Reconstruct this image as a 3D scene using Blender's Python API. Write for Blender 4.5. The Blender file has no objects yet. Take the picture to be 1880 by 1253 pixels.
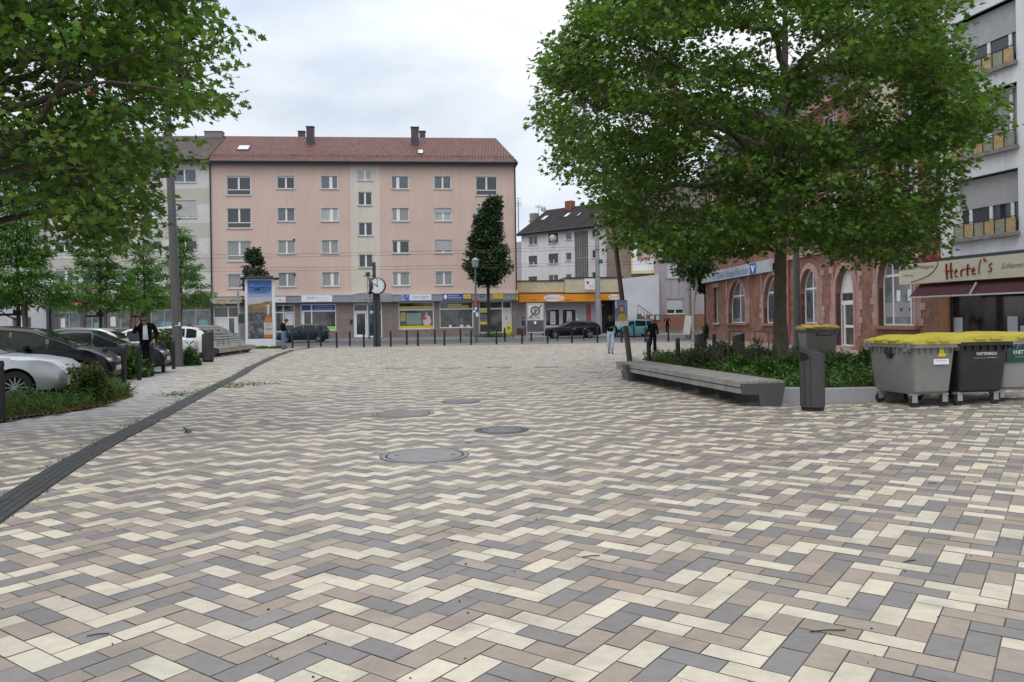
import bpy, bmesh, math, random
import numpy as np
from mathutils import Vector, Matrix
random.seed(7); RNG = np.random.default_rng(7)
SC = bpy.context.scene
COL = SC.collection
R = math.radians
# ---------------------------------------------------------------- camera
FPX, HOR, ROLL, EYE = 1450.0, 588.5, 0.0138, 1.55      # focal length in photo pixels, horizon row, roll, eye height
RC = math.sqrt(1 - ROLL * ROLL)
cam_d = bpy.data.cameras.new('camera'); cam = bpy.data.objects.new('camera', cam_d); COL.objects.link(cam)
cam_d.sensor_width = 36.0; cam_d.lens = 36.0 * FPX / 1880; cam_d.clip_start = 0.1; cam_d.clip_end = 2000
cam_d.shift_y = -(626.5 - HOR) / 1880
cam.matrix_world = Matrix(((RC, ROLL, 0, 0), (0, 0, -1, 0), (-ROLL, RC, 0, EYE), (0, 0, 0, 1)))
SC.camera = cam
# ---------------------------------------------------------------- sky, sun, exposure
SUN_EL, SUN_AZ = R(58), R(200)       # azimuth clockwise from north(+Y)
world = bpy.data.worlds.new("World"); SC.world = world; world.use_nodes = True
nt = world.node_tree; nt.nodes.clear(); N = nt.nodes.new; Lk = nt.links.new
out = N('ShaderNodeOutputWorld'); mix = N('ShaderNodeMixShader')
b1 = N('ShaderNodeBackground'); b2 = N('ShaderNodeBackground')
sky = N('ShaderNodeTexSky'); sky.sky_type = 'NISHITA'; sky.sun_disc = False
sky.sun_elevation = SUN_EL; sky.sun_rotation = SUN_AZ
b1.inputs[1].default_value = 0.13
tc = N('ShaderNodeTexCoord'); mp = N('ShaderNodeMapping'); mp.inputs['Scale'].default_value = (1.3, 1.3, 3.6); mp.inputs['Location'].default_value = (.35, .1, 0.55)
n1 = N('ShaderNodeTexNoise'); n1.inputs['Scale'].default_value = 1.9; n1.inputs['Detail'].default_value = 7; n1.inputs['Roughness'].default_value = .52; n1.inputs['Distortion'].default_value = .25
n2 = N('ShaderNodeTexNoise'); n2.inputs['Scale'].default_value = 3.4; n2.inputs['Detail'].default_value = 5
cr = N('ShaderNodeValToRGB'); cr.color_ramp.elements[0].position = .34; cr.color_ramp.elements[1].position = .58
cr.color_ramp.elements[0].color = (.58, .65, .745, 1); cr.color_ramp.elements[1].color = (.84, .862, .895, 1)
e = cr.color_ramp.elements.new(.46); e.color = (.73, .77, .825, 1)
fr = N('ShaderNodeMapRange'); fr.inputs[1].default_value = .3; fr.inputs[2].default_value = .6; fr.inputs[3].default_value = .78; fr.inputs[4].default_value = .97
Lk(tc.outputs['Generated'], mp.inputs[0]); Lk(mp.outputs[0], n1.inputs[0]); Lk(mp.outputs[0], n2.inputs[0])
sx_ = N('ShaderNodeSeparateXYZ'); zr = N('ShaderNodeMapRange'); zr.inputs[1].default_value = .25; zr.inputs[2].default_value = 1.0; zr.inputs[3].default_value = 1.02; zr.inputs[4].default_value = 1.9   # overcast sky: brighter overhead
Lk(tc.outputs['Generated'], sx_.inputs[0]); Lk(sx_.outputs[2], zr.inputs[0]); Lk(zr.outputs[0], b2.inputs[1])
Lk(n1.outputs[0], cr.inputs[0]); Lk(cr.outputs[0], b2.inputs[0])
Lk(n2.outputs[0], fr.inputs[0]); Lk(fr.outputs[0], mix.inputs[0])
Lk(sky.outputs[0], b1.inputs[0]); Lk(b1.outputs[0], mix.inputs[1]); Lk(b2.outputs[0], mix.inputs[2]); Lk(mix.outputs[0], out.inputs[0])
sun_d = bpy.data.lights.new('sun', 'SUN'); sun_d.energy = 0.8; sun_d.angle = R(25); sun_d.color = (1, .96, .9)
sun = bpy.data.objects.new('sun', sun_d); COL.objects.link(sun)
sdir = Vector((math.sin(SUN_AZ) * math.cos(SUN_EL), math.cos(SUN_AZ) * math.cos(SUN_EL), math.sin(SUN_EL)))
sun.rotation_euler = sdir.to_track_quat('Z', 'Y').to_euler(); sun.location = sdir * 60
SC.view_settings.view_transform = 'Standard'; SC.view_settings.look = 'None'; SC.view_settings.exposure = 0.24; SC.view_settings.gamma = 1
# ---------------------------------------------------------------- pixel helpers (photo pixel -> world)
def un(px, py):
    dx, dy = px - 940, py - HOR
    return dx * RC - dy * ROLL, dx * ROLL + dy * RC
def W(px, py, Y):
    a, b = un(px, py); return Vector((a * Y / FPX, Y, EYE - b * Y / FPX))
def G(px, py, z=0.0):
    a, b = un(px, py); t = (EYE - z) / b
    return Vector((a * t, FPX * t, z))
def XG(px, Y, z=0.0):            # x at a photo column for depth Y, height z
    b = (EYE - z) * FPX / Y
    a = (px - 940 + b * ROLL) / RC      # approx
    return a * Y / FPX
# ---------------------------------------------------------------- materials
MATS = {}
def srgb(r, g, b):
    f = lambda c: (c / 255 / 12.92) if c / 255 <= .04045 else ((c / 255 + .055) / 1.055) ** 2.4
    return (f(r), f(g), f(b))
def mat(name, col, rough=.7, var=.12, scale=3.0, metal=0, spec=.5, bump=0, bscale=60, coat=0, emit=None, dirt=None, attr=None, streak=0):
    if name in MATS: return MATS[name]
    m = bpy.data.materials.new(name); m.use_nodes = True; t = m.node_tree; n = t.nodes; l = t.links
    p = n['Principled BSDF']; p.inputs['Roughness'].default_value = rough; p.inputs['Metallic'].default_value = metal
    p.inputs['Specular IOR Level'].default_value = spec; p.inputs['Coat Weight'].default_value = coat; p.inputs['Coat Roughness'].default_value = .05
    g = n.new('ShaderNodeNewGeometry'); src = g.outputs['Position']
    no = n.new('ShaderNodeTexNoise'); no.inputs['Scale'].default_value = scale; no.inputs['Detail'].default_value = 6; no.inputs['Roughness'].default_value = .65
    l.new(src, no.inputs[0])
    mr = n.new('ShaderNodeMapRange'); mr.inputs[1].default_value = .3; mr.inputs[2].default_value = .7; mr.inputs[3].default_value = 1 - var; mr.inputs[4].default_value = 1 + var
    l.new(no.outputs[0], mr.inputs[0])
    mx = n.new('ShaderNodeMix'); mx.data_type = 'RGBA'; mx.blend_type = 'MULTIPLY'; mx.inputs[0].default_value = 1
    if attr:
        at = n.new('ShaderNodeAttribute'); at.attribute_name = attr; l.new(at.outputs['Color'], mx.inputs[6])
    else: mx.inputs[6].default_value = (*col, 1)
    l.new(mr.outputs[0], mx.inputs[7]); res = mx.outputs[2]
    if dirt:
        d2 = n.new('ShaderNodeTexNoise'); d2.inputs['Scale'].default_value = dirt[2]; d2.inputs['Detail'].default_value = 8; l.new(src, d2.inputs[0])
        r2 = n.new('ShaderNodeMapRange'); r2.inputs[1].default_value = .5; r2.inputs[2].default_value = .75; r2.inputs[3].default_value = 0; r2.inputs[4].default_value = dirt[1]
        l.new(d2.outputs[0], r2.inputs[0])
        m2 = n.new('ShaderNodeMix'); m2.data_type = 'RGBA'; l.new(r2.outputs[0], m2.inputs[0]); l.new(res, m2.inputs[6]); m2.inputs[7].default_value = (*dirt[0], 1); res = m2.outputs[2]
    if streak:      # rain streaks running down the wall
        mpp = n.new('ShaderNodeMapping'); mpp.inputs['Scale'].default_value = (1.6, 1.6, .10); l.new(src, mpp.inputs[0]); s3 = n.new('ShaderNodeTexNoise'); s3.inputs['Scale'].default_value = 1.5; s3.inputs['Detail'].default_value = 7; s3.inputs['Roughness'].default_value = .7; l.new(mpp.outputs[0], s3.inputs[0])
        r3 = n.new('ShaderNodeMapRange'); r3.inputs[1].default_value = .38; r3.inputs[2].default_value = .68; r3.inputs[3].default_value = 1 + streak * .3; r3.inputs[4].default_value = 1 - streak; l.new(s3.outputs[0], r3.inputs[0])
        m3 = n.new('ShaderNodeMix'); m3.data_type = 'RGBA'; m3.blend_type = 'MULTIPLY'; m3.inputs[0].default_value = 1; l.new(res, m3.inputs[6]); l.new(r3.outputs[0], m3.inputs[7]); res = m3.outputs[2]
    l.new(res, p.inputs['Base Color'])
    if bump:
        b = n.new('ShaderNodeTexNoise'); b.inputs['Scale'].default_value = bscale; b.inputs['Detail'].default_value = 4; l.new(src, b.inputs[0])
        bp = n.new('ShaderNodeBump'); bp.inputs['Strength'].default_value = bump; bp.inputs['Distance'].default_value = .02; l.new(b.outputs[0], bp.inputs['Height']); l.new(bp.outputs[0], p.inputs['Normal'])
    MATS[name] = m; return m
def glassy(name, col, rough=.04, var=.3, scale=.6):
    return mat(name, col, rough=rough, var=var, scale=scale, spec=.7)
def leafmat(name, trans=.35, rough=.45):
    if name in MATS: return MATS[name]
    m = bpy.data.materials.new(name); m.use_nodes = True; t = m.node_tree; n = t.nodes; l = t.links
    p = n['Principled BSDF']; p.inputs['Roughness'].default_value = rough; p.inputs['Specular IOR Level'].default_value = .35
    at = n.new('ShaderNodeAttribute'); at.attribute_name = 'col'; l.new(at.outputs['Color'], p.inputs['Base Color'])
    tr = n.new('ShaderNodeBsdfTranslucent'); hs = n.new('ShaderNodeMix'); hs.data_type = 'RGBA'; hs.blend_type = 'MULTIPLY'; hs.inputs[0].default_value = 1
    l.new(at.outputs['Color'], hs.inputs[6]); hs.inputs[7].default_value = (1.25, 1.3, .55, 1); l.new(hs.outputs[2], tr.inputs[0])
    ms = n.new('ShaderNodeMixShader'); ms.inputs[0].default_value = trans; l.new(p.outputs[0], ms.inputs[1]); l.new(tr.outputs[0], ms.inputs[2])
    l.new(ms.outputs[0], n['Material Output'].inputs[0]); MATS[name] = m; return m
def brickmat(name, c1, c2, mortar, bw, bh, ms=.012, axis='x', rough=.85, bump=.6, var=.2, offs=.5, rot=0.0):
    if name in MATS: return MATS[name]
    m = bpy.data.materials.new(name); m.use_nodes = True; t = m.node_tree; n = t.nodes; l = t.links
    p = n['Principled BSDF']; p.inputs['Roughness'].default_value = rough; p.inputs['Specular IOR Level'].default_value = .3
    g = n.new('ShaderNodeNewGeometry'); s = n.new('ShaderNodeSeparateXYZ'); c = n.new('ShaderNodeCombineXYZ'); l.new(g.outputs['Position'], s.inputs[0])
    if axis == 'slope':      # roof: x across, distance up the slope
        l.new(s.outputs[0], c.inputs[0]); ad = n.new('ShaderNodeMath'); ad.operation = 'ADD'; l.new(s.outputs[1], ad.inputs[0]); l.new(s.outputs[2], ad.inputs[1]); l.new(ad.outputs[0], c.inputs[1])
    elif axis == 'y': l.new(s.outputs[1], c.inputs[0]); l.new(s.outputs[2], c.inputs[1])
    elif axis == 'xy':
        ad = n.new('ShaderNodeMath'); ad.operation = 'ADD'; l.new(s.outputs[0], ad.inputs[0]); l.new(s.outputs[1], ad.inputs[1]); l.new(ad.outputs[0], c.inputs[0]); l.new(s.outputs[2], c.inputs[1])
    else: l.new(s.outputs[0], c.inputs[0]); l.new(s.outputs[2], c.inputs[1])
    b = n.new('ShaderNodeTexBrick'); b.inputs['Scale'].default_value = 1; b.inputs['Brick Width'].default_value = bw; b.inputs['Row Height'].default_value = bh; b.inputs['Mortar Size'].default_value = ms
    b.inputs['Mortar Smooth'].default_value = .3; b.offset = offs
    b.inputs['Color1'].default_value = (*c1, 1); b.inputs['Color2'].default_value = (*c2, 1); b.inputs['Mortar'].default_value = (*mortar, 1); l.new(c.outputs[0], b.inputs[0])
    no = n.new('ShaderNodeTexNoise'); no.inputs['Scale'].default_value = 1.1; no.inputs['Detail'].default_value = 8; no.inputs['Roughness'].default_value = .75; l.new(g.outputs['Position'], no.inputs[0])
    mr = n.new('ShaderNodeMapRange'); mr.inputs[1].default_value = .3; mr.inputs[2].default_value = .7; mr.inputs[3].default_value = 1 - var; mr.inputs[4].default_value = 1 + var; l.new(no.outputs[0], mr.inputs[0])
    mx = n.new('ShaderNodeMix'); mx.data_type = 'RGBA'; mx.blend_type = 'MULTIPLY'; mx.inputs[0].default_value = 1; l.new(b.outputs[0], mx.inputs[6]); l.new(mr.outputs[0], mx.inputs[7]); l.new(mx.outputs[2], p.inputs['Base Color'])
    bp = n.new('ShaderNodeBump'); bp.inputs['Strength'].default_value = bump; bp.inputs['Distance'].default_value = .03
    n3 = n.new('ShaderNodeTexNoise'); n3.inputs['Scale'].default_value = 9; n3.inputs['Detail'].default_value = 6; l.new(g.outputs['Position'], n3.inputs[0])
    ma = n.new('ShaderNodeMath'); ma.operation = 'SUBTRACT'; l.new(n3.outputs[0], ma.inputs[0]); l.new(b.outputs['Fac'], ma.inputs[1]); l.new(ma.outputs[0], bp.inputs['Height']); l.new(bp.outputs[0], p.inputs['Normal'])
    MATS[name] = m; return m
def stripemat(name, c1, c2, period, axis=2, width=.15, rough=.6, bump=.5):
    """horizontal or vertical slats: axis of repetition in world space"""
    if name in MATS: return MATS[name]
    m = mat(name, c1, rough=rough); t = m.node_tree; n = t.nodes; l = t.links; p = n['Principled BSDF']
    g = n.new('ShaderNodeNewGeometry'); s = n.new('ShaderNodeSeparateXYZ'); l.new(g.outputs['Position'], s.inputs[0])
    if axis == 3:
        ad = n.new('ShaderNodeMath'); ad.operation = 'ADD'; l.new(s.outputs[0], ad.inputs[0]); l.new(s.outputs[1], ad.inputs[1]); so = ad.outputs[0]
    else: so = s.outputs[axis]
    d = n.new('ShaderNodeMath'); d.operation = 'DIVIDE'; l.new(so, d.inputs[0]); d.inputs[1].default_value = period
    f = n.new('ShaderNodeMath'); f.operation = 'FRACT'; l.new(d.outputs[0], f.inputs[0])
    c = n.new('ShaderNodeMath'); c.operation = 'LESS_THAN'; l.new(f.outputs[0], c.inputs[0]); c.inputs[1].default_value = width
    old = p.inputs['Base Color'].links[0].from_socket
    mx = n.new('ShaderNodeMix'); mx.data_type = 'RGBA'; l.new(c.outputs[0], mx.inputs[0]); l.new(old, mx.inputs[6]); mx.inputs[7].default_value = (*c2, 1); l.new(mx.outputs[2], p.inputs['Base Color'])
    bp = n.new('ShaderNodeBump'); bp.inputs['Strength'].default_value = bump; bp.inputs['Distance'].default_value = .02; l.new(f.outputs[0], bp.inputs['Height']); l.new(bp.outputs[0], p.inputs['Normal'])
    return m
# ---------------------------------------------------------------- mesh helpers
def tag(o, label=None, cat=None, group=None, kind=None):
    if label: o['label'] = label
    if cat: o['category'] = cat
    if group: o['group'] = group
    if kind: o['kind'] = kind
    return o
def setparent(o, parent):
    if parent is not None:
        o.parent = parent
        if parent not in LOCALS: o.matrix_parent_inverse = parent.matrix_basis.inverted()
LOCALS = []
def thing(name, label, cat, loc=(0, 0, 0), yaw=0, group=None, local=False):
    o = bpy.data.objects.new(name, None); COL.objects.link(o); o.empty_display_size = .2
    o.location = loc; o.rotation_euler = (0, 0, yaw)
    if local: LOCALS.append(o)
    return tag(o, label, cat, group)
def kids(o): return [c for c in COL.objects if c.parent == o]
def dup(root, loc=None, yaw=None, label=None, scale=None):
    def cp(o, par):
        c = o.copy(); COL.objects.link(c)
        if par is not None: c.parent = par
        for ch in o.children: cp(ch, c)
        return c
    r = cp(root, None)
    if loc is not None: r.location = loc
    if yaw is not None: r.rotation_euler = (0, 0, yaw)
    if scale is not None: r.scale = (scale, scale, scale)
    if label: r['label'] = label
    return r
class MB:
    def __init__(s): s.v = []; s.f = []; s.m = []; s.M = None
    def add(s, vs, fs, mi=0):
        b = len(s.v)
        for p in vs:
            p = Vector(p); s.v.append(s.M @ p if s.M else p)
        for f in fs: s.f.append([i + b for i in f]); s.m.append(mi)
    def quad(s, a, b, c, d, mi=0): s.add([a, b, c, d], [(0, 1, 2, 3)], mi)
    def box(s, x0, x1, y0, y1, z0, z1, mi=0):
        s.add([(x0, y0, z0), (x1, y0, z0), (x1, y1, z0), (x0, y1, z0), (x0, y0, z1), (x1, y0, z1), (x1, y1, z1), (x0, y1, z1)],
              [(0, 3, 2, 1), (4, 5, 6, 7), (0, 1, 5, 4), (1, 2, 6, 5), (2, 3, 7, 6), (3, 0, 4, 7)], mi)
    def hexa(s, p, mi=0): s.add(p, [(0, 3, 2, 1), (4, 5, 6, 7), (0, 1, 5, 4), (1, 2, 6, 5), (2, 3, 7, 6), (3, 0, 4, 7)], mi)
    def tube(s, pts, rad, n=10, mi=0, cap=True):
        pts = [Vector(p) for p in pts]
        if not hasattr(rad, '__len__'): rad = [rad] * len(pts)
        vs = []; fs = []; ref = None
        for i, p in enumerate(pts):
            d = (pts[min(i + 1, len(pts) - 1)] - pts[max(i - 1, 0)])
            d = d.normalized() if d.length > 1e-9 else Vector((0, 0, 1))
            if ref is None: ref = Vector((0, 0, 1)) if abs(d.z) < .9 else Vector((1, 0, 0))
            a = d.cross(ref)
            if a.length < 1e-6: a = d.cross(Vector((.3, .7, .2)))
            a.normalize(); b = d.cross(a); ref = -b if False else ref
            for k in range(n):
                t = 2 * math.pi * k / n; vs.append(p + (a * math.cos(t) + b * math.sin(t)) * rad[i])
        for i in range(len(pts) - 1):
            for k in range(n):
                k2 = (k + 1) % n; fs.append((i * n + k, (i + 1) * n + k, (i + 1) * n + k2, i * n + k2))
        if cap: fs.append(tuple(range(n))); fs.append(tuple(reversed(range((len(pts) - 1) * n, len(pts) * n))))
        s.add(vs, fs, mi)
    def lathe(s, prof, c=(0, 0, 0), n=24, mi=0, ax=2, cap=True):
        vs = []; fs = []; c = Vector(c)
        for r, z in prof:
            for k in range(n):
                t = 2 * math.pi * k / n
                p = (r * math.cos(t), r * math.sin(t), z)
                if ax == 1: p = (p[0], p[2], p[1])
                if ax == 0: p = (p[2], p[0], p[1])
                vs.append(c + Vector(p))
        for i in range(len(prof) - 1):
            for k in range(n):
                k2 = (k + 1) % n; fs.append((i * n + k, i * n + k2, (i + 1) * n + k2, (i + 1) * n + k))
        if cap: fs.append(tuple(reversed(range(n)))); fs.append(tuple(range((len(prof) - 1) * n, len(prof) * n)))
        s.add(vs, fs, mi)
    def prism(s, poly, ext, mi=0):     # poly: list of 3D points, ext: extrusion vector
        n = len(poly); e = Vector(ext); P = [Vector(p) for p in poly]
        s.add(P + [p + e for p in P], [tuple(reversed(range(n))), tuple(range(n, 2 * n))] + [(i, (i + 1) % n, n + (i + 1) % n, n + i) for i in range(n)], mi)
    def build(s, name, mats, parent=None, smooth=False, bev=0, fix=True, segs=1):
        me = bpy.data.meshes.new(name)
        me.from_pydata([tuple(v) for v in s.v], [], s.f)
        if not isinstance(mats, (list, tuple)): mats = [mats]
        for m in mats: me.materials.append(m)
        if len(mats) > 1: me.polygons.foreach_set('material_index', s.m)
        if fix:
            bm = bmesh.new(); bm.from_mesh(me); bmesh.ops.recalc_face_normals(bm, faces=bm.faces); bm.to_mesh(me); bm.free()
        if smooth:
            me.polygons.foreach_set('use_smooth', [True] * len(me.polygons))
            try: me.set_sharp_from_angle(angle=R(smooth if smooth > 1 else 40))
            except Exception: pass
        o = bpy.data.objects.new(name, me); COL.objects.link(o); setparent(o, parent)
        if bev:
            b = o.modifiers.new('bevel', 'BEVEL'); b.width = bev; b.segments = segs; b.limit_method = 'ANGLE'; b.angle_limit = R(35)
        return o
def npmesh(name, verts, faces_idx, nper, mats, parent=None, cols=None, smooth=False):
    """fast mesh: verts (N,3), faces_idx flat, nper: verts per face array"""
    me = bpy.data.meshes.new(name)
    me.vertices.add(len(verts)); me.vertices.foreach_set('co', np.asarray(verts, np.float32).ravel())
    me.loops.add(len(faces_idx)); me.loops.foreach_set('vertex_index', np.asarray(faces_idx, np.int32))
    st = np.concatenate([[0], np.cumsum(nper)[:-1]]).astype(np.int32)
    me.polygons.add(len(nper)); me.polygons.foreach_set('loop_start', st)
    try: me.polygons.foreach_set('loop_total', np.asarray(nper, np.int32))
    except Exception: pass
    me.update(calc_edges=True)
    if cols is not None:
        a = me.color_attributes.new('col', 'FLOAT_COLOR', 'POINT'); c4 = np.ones((len(verts), 4), np.float32); c4[:, :3] = cols; a.data.foreach_set('color', c4.ravel())
    for m in (mats if isinstance(mats, (list, tuple)) else [mats]): me.materials.append(m)
    if smooth: me.polygons.foreach_set('use_smooth', [True] * len(me.polygons))
    me.validate()
    o = bpy.data.objects.new(name, me); COL.objects.link(o); setparent(o, parent); return o
def text_mesh(s, mat_, parent, origin, ux, uz, height=None, width=None, name='lettering', depth=.004, align='CENTER', shear=0, bold=0, sx=1.0):
    """text whose baseline runs along ux and whose up is uz; origin is the centre of the text block"""
    cu = bpy.data.curves.new(name, 'FONT'); cu.body = s; cu.align_x = 'CENTER'; cu.align_y = 'CENTER'; cu.size = 1; cu.extrude = 0; cu.offset = bold; cu.shear = shear; cu.resolution_u = 3
    ob = bpy.data.objects.new('tmp', cu); COL.objects.link(ob); bpy.context.view_layer.update()
    me = bpy.data.meshes.new_from_object(ob.evaluated_get(bpy.context.evaluated_depsgraph_get()))
    bpy.data.objects.remove(ob); bpy.data.curves.remove(cu)
    co = np.array([v.co[:] for v in me.vertices])
    if len(co) == 0: return None
    mn, mxx = co.min(0), co.max(0); c = (mn + mxx) / 2; sz = mxx - mn
    k = (width / sz[0]) if width else height / max(sz[1], .01)
    ky = k if not (width and height) else height / sz[1]
    ux = Vector(ux).normalized(); uz = Vector(uz).normalized(); nn = ux.cross(uz)
    for v in me.vertices:
        q = Vector(origin) + ux * ((v.co.x - c[0]) * k * sx) + uz * ((v.co.y - c[1]) * ky) + nn * depth
        v.co = q
    me.name = name; me.materials.clear(); me.materials.append(mat_)
    o = bpy.data.objects.new(name, me); COL.objects.link(o); setparent(o, parent); return o
# facade frame: u runs to the right as seen from the square, normal points to the square
class Fr:
    def __init__(s, ox, oy, dx, dy, z0=0.0):
        l = math.hypot(dx, dy); s.d = Vector((dx / l, dy / l, 0)); s.n = Vector((s.d.y, -s.d.x, 0)); s.o = Vector((ox, oy, 0)); s.z0 = z0
    def p(s, u, z, d=0.0): return s.o + s.d * u + s.n * d + Vector((0, 0, z))
    def uz(s, px, py, d=0.0):
        a, b = un(px, py); r = Vector((a, FPX, -b)); q = s.o + s.n * d
        t = q.dot(s.n) / Vector((r.x, r.y, 0)).dot(s.n)
        w = Vector((r.x * t, r.y * t, EYE + r.z * t)); return (w - s.o).dot(s.d), w.z
    def box(s, mb, u0, u1, z0, z1, d0, d1, mi=0):
        mb.hexa([s.p(u0, z0, d0), s.p(u1, z0, d0), s.p(u1, z0, d1), s.p(u0, z0, d1), s.p(u0, z1, d0), s.p(u1, z1, d0), s.p(u1, z1, d1), s.p(u0, z1, d1)], mi)
    def wall(s, mb, u0, u1, z0, z1, holes, reveal=.16, mi=0, rmi=None, arches=()):
        us = sorted({u0, u1} | {h[0] for h in holes} | {h[1] for h in holes}); zs = sorted({z0, z1} | {h[2] for h in holes} | {h[3] for h in holes})
        us = [u for u in us if u0 <= u <= u1]; zs = [z for z in zs if z0 <= z <= z1]
        rmi = mi if rmi is None else rmi
        for a, b in zip(us, us[1:]):
            for c, d in zip(zs, zs[1:]):
                if b - a < 1e-5 or d - c < 1e-5: continue
                m, k = (a + b) / 2, (c + d) / 2
                if any(h[0] < m < h[1] and h[2] < k < h[3] for h in holes): continue
                mb.quad(s.p(a, c), s.p(b, c), s.p(b, d), s.p(a, d), mi)
        for h in holes:
            a, b, c, d = h
            mb.quad(s.p(a, c), s.p(a, d), s.p(a, d, -reveal), s.p(a, c, -reveal), rmi); mb.quad(s.p(b, c), s.p(b, c, -reveal), s.p(b, d, -reveal), s.p(b, d), rmi)
            mb.quad(s.p(a, d), s.p(b, d), s.p(b, d, -reveal), s.p(a, d, -reveal), rmi); mb.quad(s.p(a, c), s.p(a, c, -reveal), s.p(b, c, -reveal), s.p(b, c), rmi)
WHITE = mat('white_plastic', (.72, .73, .74), .4, var=.05)
BLACK = mat('black_metal', (.012, .013, .016), .42, var=.2)
DGREY = mat('dark_grey_metal', (.045, .043, .048), .5, var=.15, bump=.1)
RUB = mat('rubber', (.015, .015, .015), .8)
STEEL = mat('galvanised_steel', (.30, .31, .33), .5, metal=.3, var=.15)
# ================================================================ GROUND
def sheet(name, pts, z, m, kind='structure', n=None):
    mb = MB(); mb.add([(p[0], p[1], z) for p in pts], [tuple(range(len(pts)))]); o = mb.build(name, m); o['kind'] = kind; return o
asph = mat('asphalt', (.085, .085, .09), .85, var=.18, scale=1.2, bump=.5, bscale=90, dirt=((.05, .05, .052), .6, .35))
asph2 = mat('old_asphalt', (.13, .125, .12), .85, var=.2, scale=.9, bump=.5, bscale=60, dirt=((.07, .07, .06), .5, .5))
pave2 = brickmat('slab_paving', (.25, .24, .23), (.20, .195, .19), (.1, .1, .09), .3, .3, .012, axis='x', var=.15)
sheet('ground', [(-700, -60), (700, -60), (700, 900), (-700, 900)], -.03, asph2)
SL = .0935                      # street direction slope dY/dX
def street(x0, x1, ya, yb): return [(x0, ya + SL * x0), (x1, ya + SL * x1), (x1, yb + SL * x1), (x0, yb + SL * x0)]
sheet('road', street(-90, 80, 55.0, 67.6), -.018, asph)
# far pavement with a raised kerb
mb = MB(); q = street(-90, 80, 67.6, 90)
mb.add([(p[0], p[1], z) for z in (-.03, .1) for p in q], [(4, 5, 6, 7), (0, 1, 5, 4), (1, 2, 6, 5), (2, 3, 7, 6), (3, 0, 4, 7)])
pv = mat('pavement_slabs', (.17, .165, .16), .85, var=.2, scale=.8, bump=.3, dirt=((.1, .1, .09), .5, .6)); o = mb.build('far_pavement', pv); o['kind'] = 'structure'
mb = MB(); q = street(-90, 80, 67.45, 67.6); mb.add([(p[0], p[1], z) for z in (-.03, .104) for p in q], [(4, 5, 6, 7), (0, 1, 5, 4), (3, 0, 4, 7), (1, 2, 6, 5)])
o = mb.build('far_kerb', mat('kerb_stone', (.28, .275, .26), .8)); o['kind'] = 'structure'
sheet('near_pavement', street(-60, 60, 50.1, 55.0), -.008, mat('near_pavement_asphalt', (.16, .155, .15), .85, var=.12, scale=1.0, bump=.3))
# tram rails / road lines
mb = MB()
for yy in (59.2, 60.65, 62.6, 64.05):
    q = street(-90, 80, yy, yy + .07); mb.add([(p[0], p[1], -.012) for p in q], [(0, 1, 2, 3)])
o = mb.build('tram_rails', mat('rail_steel', (.12, .12, .125), .35, metal=.6)); o['kind'] = 'structure'
# ---- herringbone square: every brick a face of one sheet
LFT = [G(-120, 800), G(3, 778), G(100, 764), G(195, 748), G(246, 726), G(222, 712), G(262, 690), G(300, 678), G(330, 667), G(366, 657), G(400, 650)]
poly = [(18.5, .6), (18.5, 50.0)] + [(16, 51.5), (-13, 49.0), (-19, 48.4)] + [tuple(p[:2]) for p in reversed(LFT)] + [(-12, .6)]
PX = np.array([p[0] for p in poly]); PY = np.array([p[1] for p in poly])
def inpoly(x, y, PX=PX, PY=PY):
    r = np.zeros(len(x), bool); n = len(PX); j = n - 1
    for i in range(n):
        c = ((PY[i] > y) != (PY[j] > y)) & (x < (PX[j] - PX[i]) * (y - PY[i]) / (PY[j] - PY[i] + 1e-12) + PX[i]); r ^= c; j = i
    return r
sheet('plaza_base', poly, 0, mat('joint_sand', (.12, .108, .085), .95, var=.4, scale=6, dirt=((.05, .065, .02), .8, 1.2)))
AA = R(54.6); av = np.array([math.cos(AA), math.sin(AA)]); bv = np.array([math.sin(AA), -math.cos(AA)]); Wd = .1405
s0 = np.array(G(700 + 893 / 4.947, 1000 + 1003 / 4.947)[:2])
bricks = []
K = np.arange(-420, 421)
for m8 in range(-60, 61):
    # lattice points: k*(-1,1)+m*(0,8) in (a,b)
    a0 = -K; b0 = K + 8 * m8
    for da, db, la, lb in ((0, 0, 1, 2), (0, 2, 1, 2), (-3, -1, 2, 1), (-1, -1, 2, 1)):
        bricks.append(np.stack([a0 + da, b0 + db, np.full_like(K, la), np.full_like(K, lb)], 1))
B = np.concatenate(bricks).astype(float)
cx = (B[:, 0] + B[:, 2] / 2) * Wd; cy = (B[:, 1] + B[:, 3] / 2) * Wd
C = s0 + np.outer(cx, av) + np.outer(cy, bv)
ok = (C[:, 0] > -20) & (C[:, 0] < 19) & (C[:, 1] > .6) & (C[:, 1] < 52)
ok &= (np.abs(C[:, 0]) < C[:, 1] * .95 + 5)
B, C = B[ok], C[ok]; ok = inpoly(C[:, 0], C[:, 1]); B, C = B[ok], C[ok]
nb = len(B); gap = .0035
hs = np.stack([B[:, 2] * Wd / 2 - gap, B[:, 3] * Wd / 2 - gap], 1)
cor = []
for sa, sb in ((-1, -1), (-1, 1), (1, 1), (1, -1)):
    cor.append(C + np.outer(sa * hs[:, 0], av) + np.outer(sb * hs[:, 1], bv))
V = np.zeros((nb, 4, 3)); 
for i, c in enumerate(cor): V[:, i, :2] = c
V[:, :, 2] = .004 + RNG.normal(0, .0007, (nb, 1))
pal = np.array([[.55, .49, .388], [.31, .256, .210], [.205, .189, .182]])
order = {}
ci = RNG.choice(3, nb, p=[.37, .39, .24]); kx = np.round(B[:, 0]).astype(int); ky = np.round(B[:, 1]).astype(int); lz = B[:, 2].astype(int)
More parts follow.
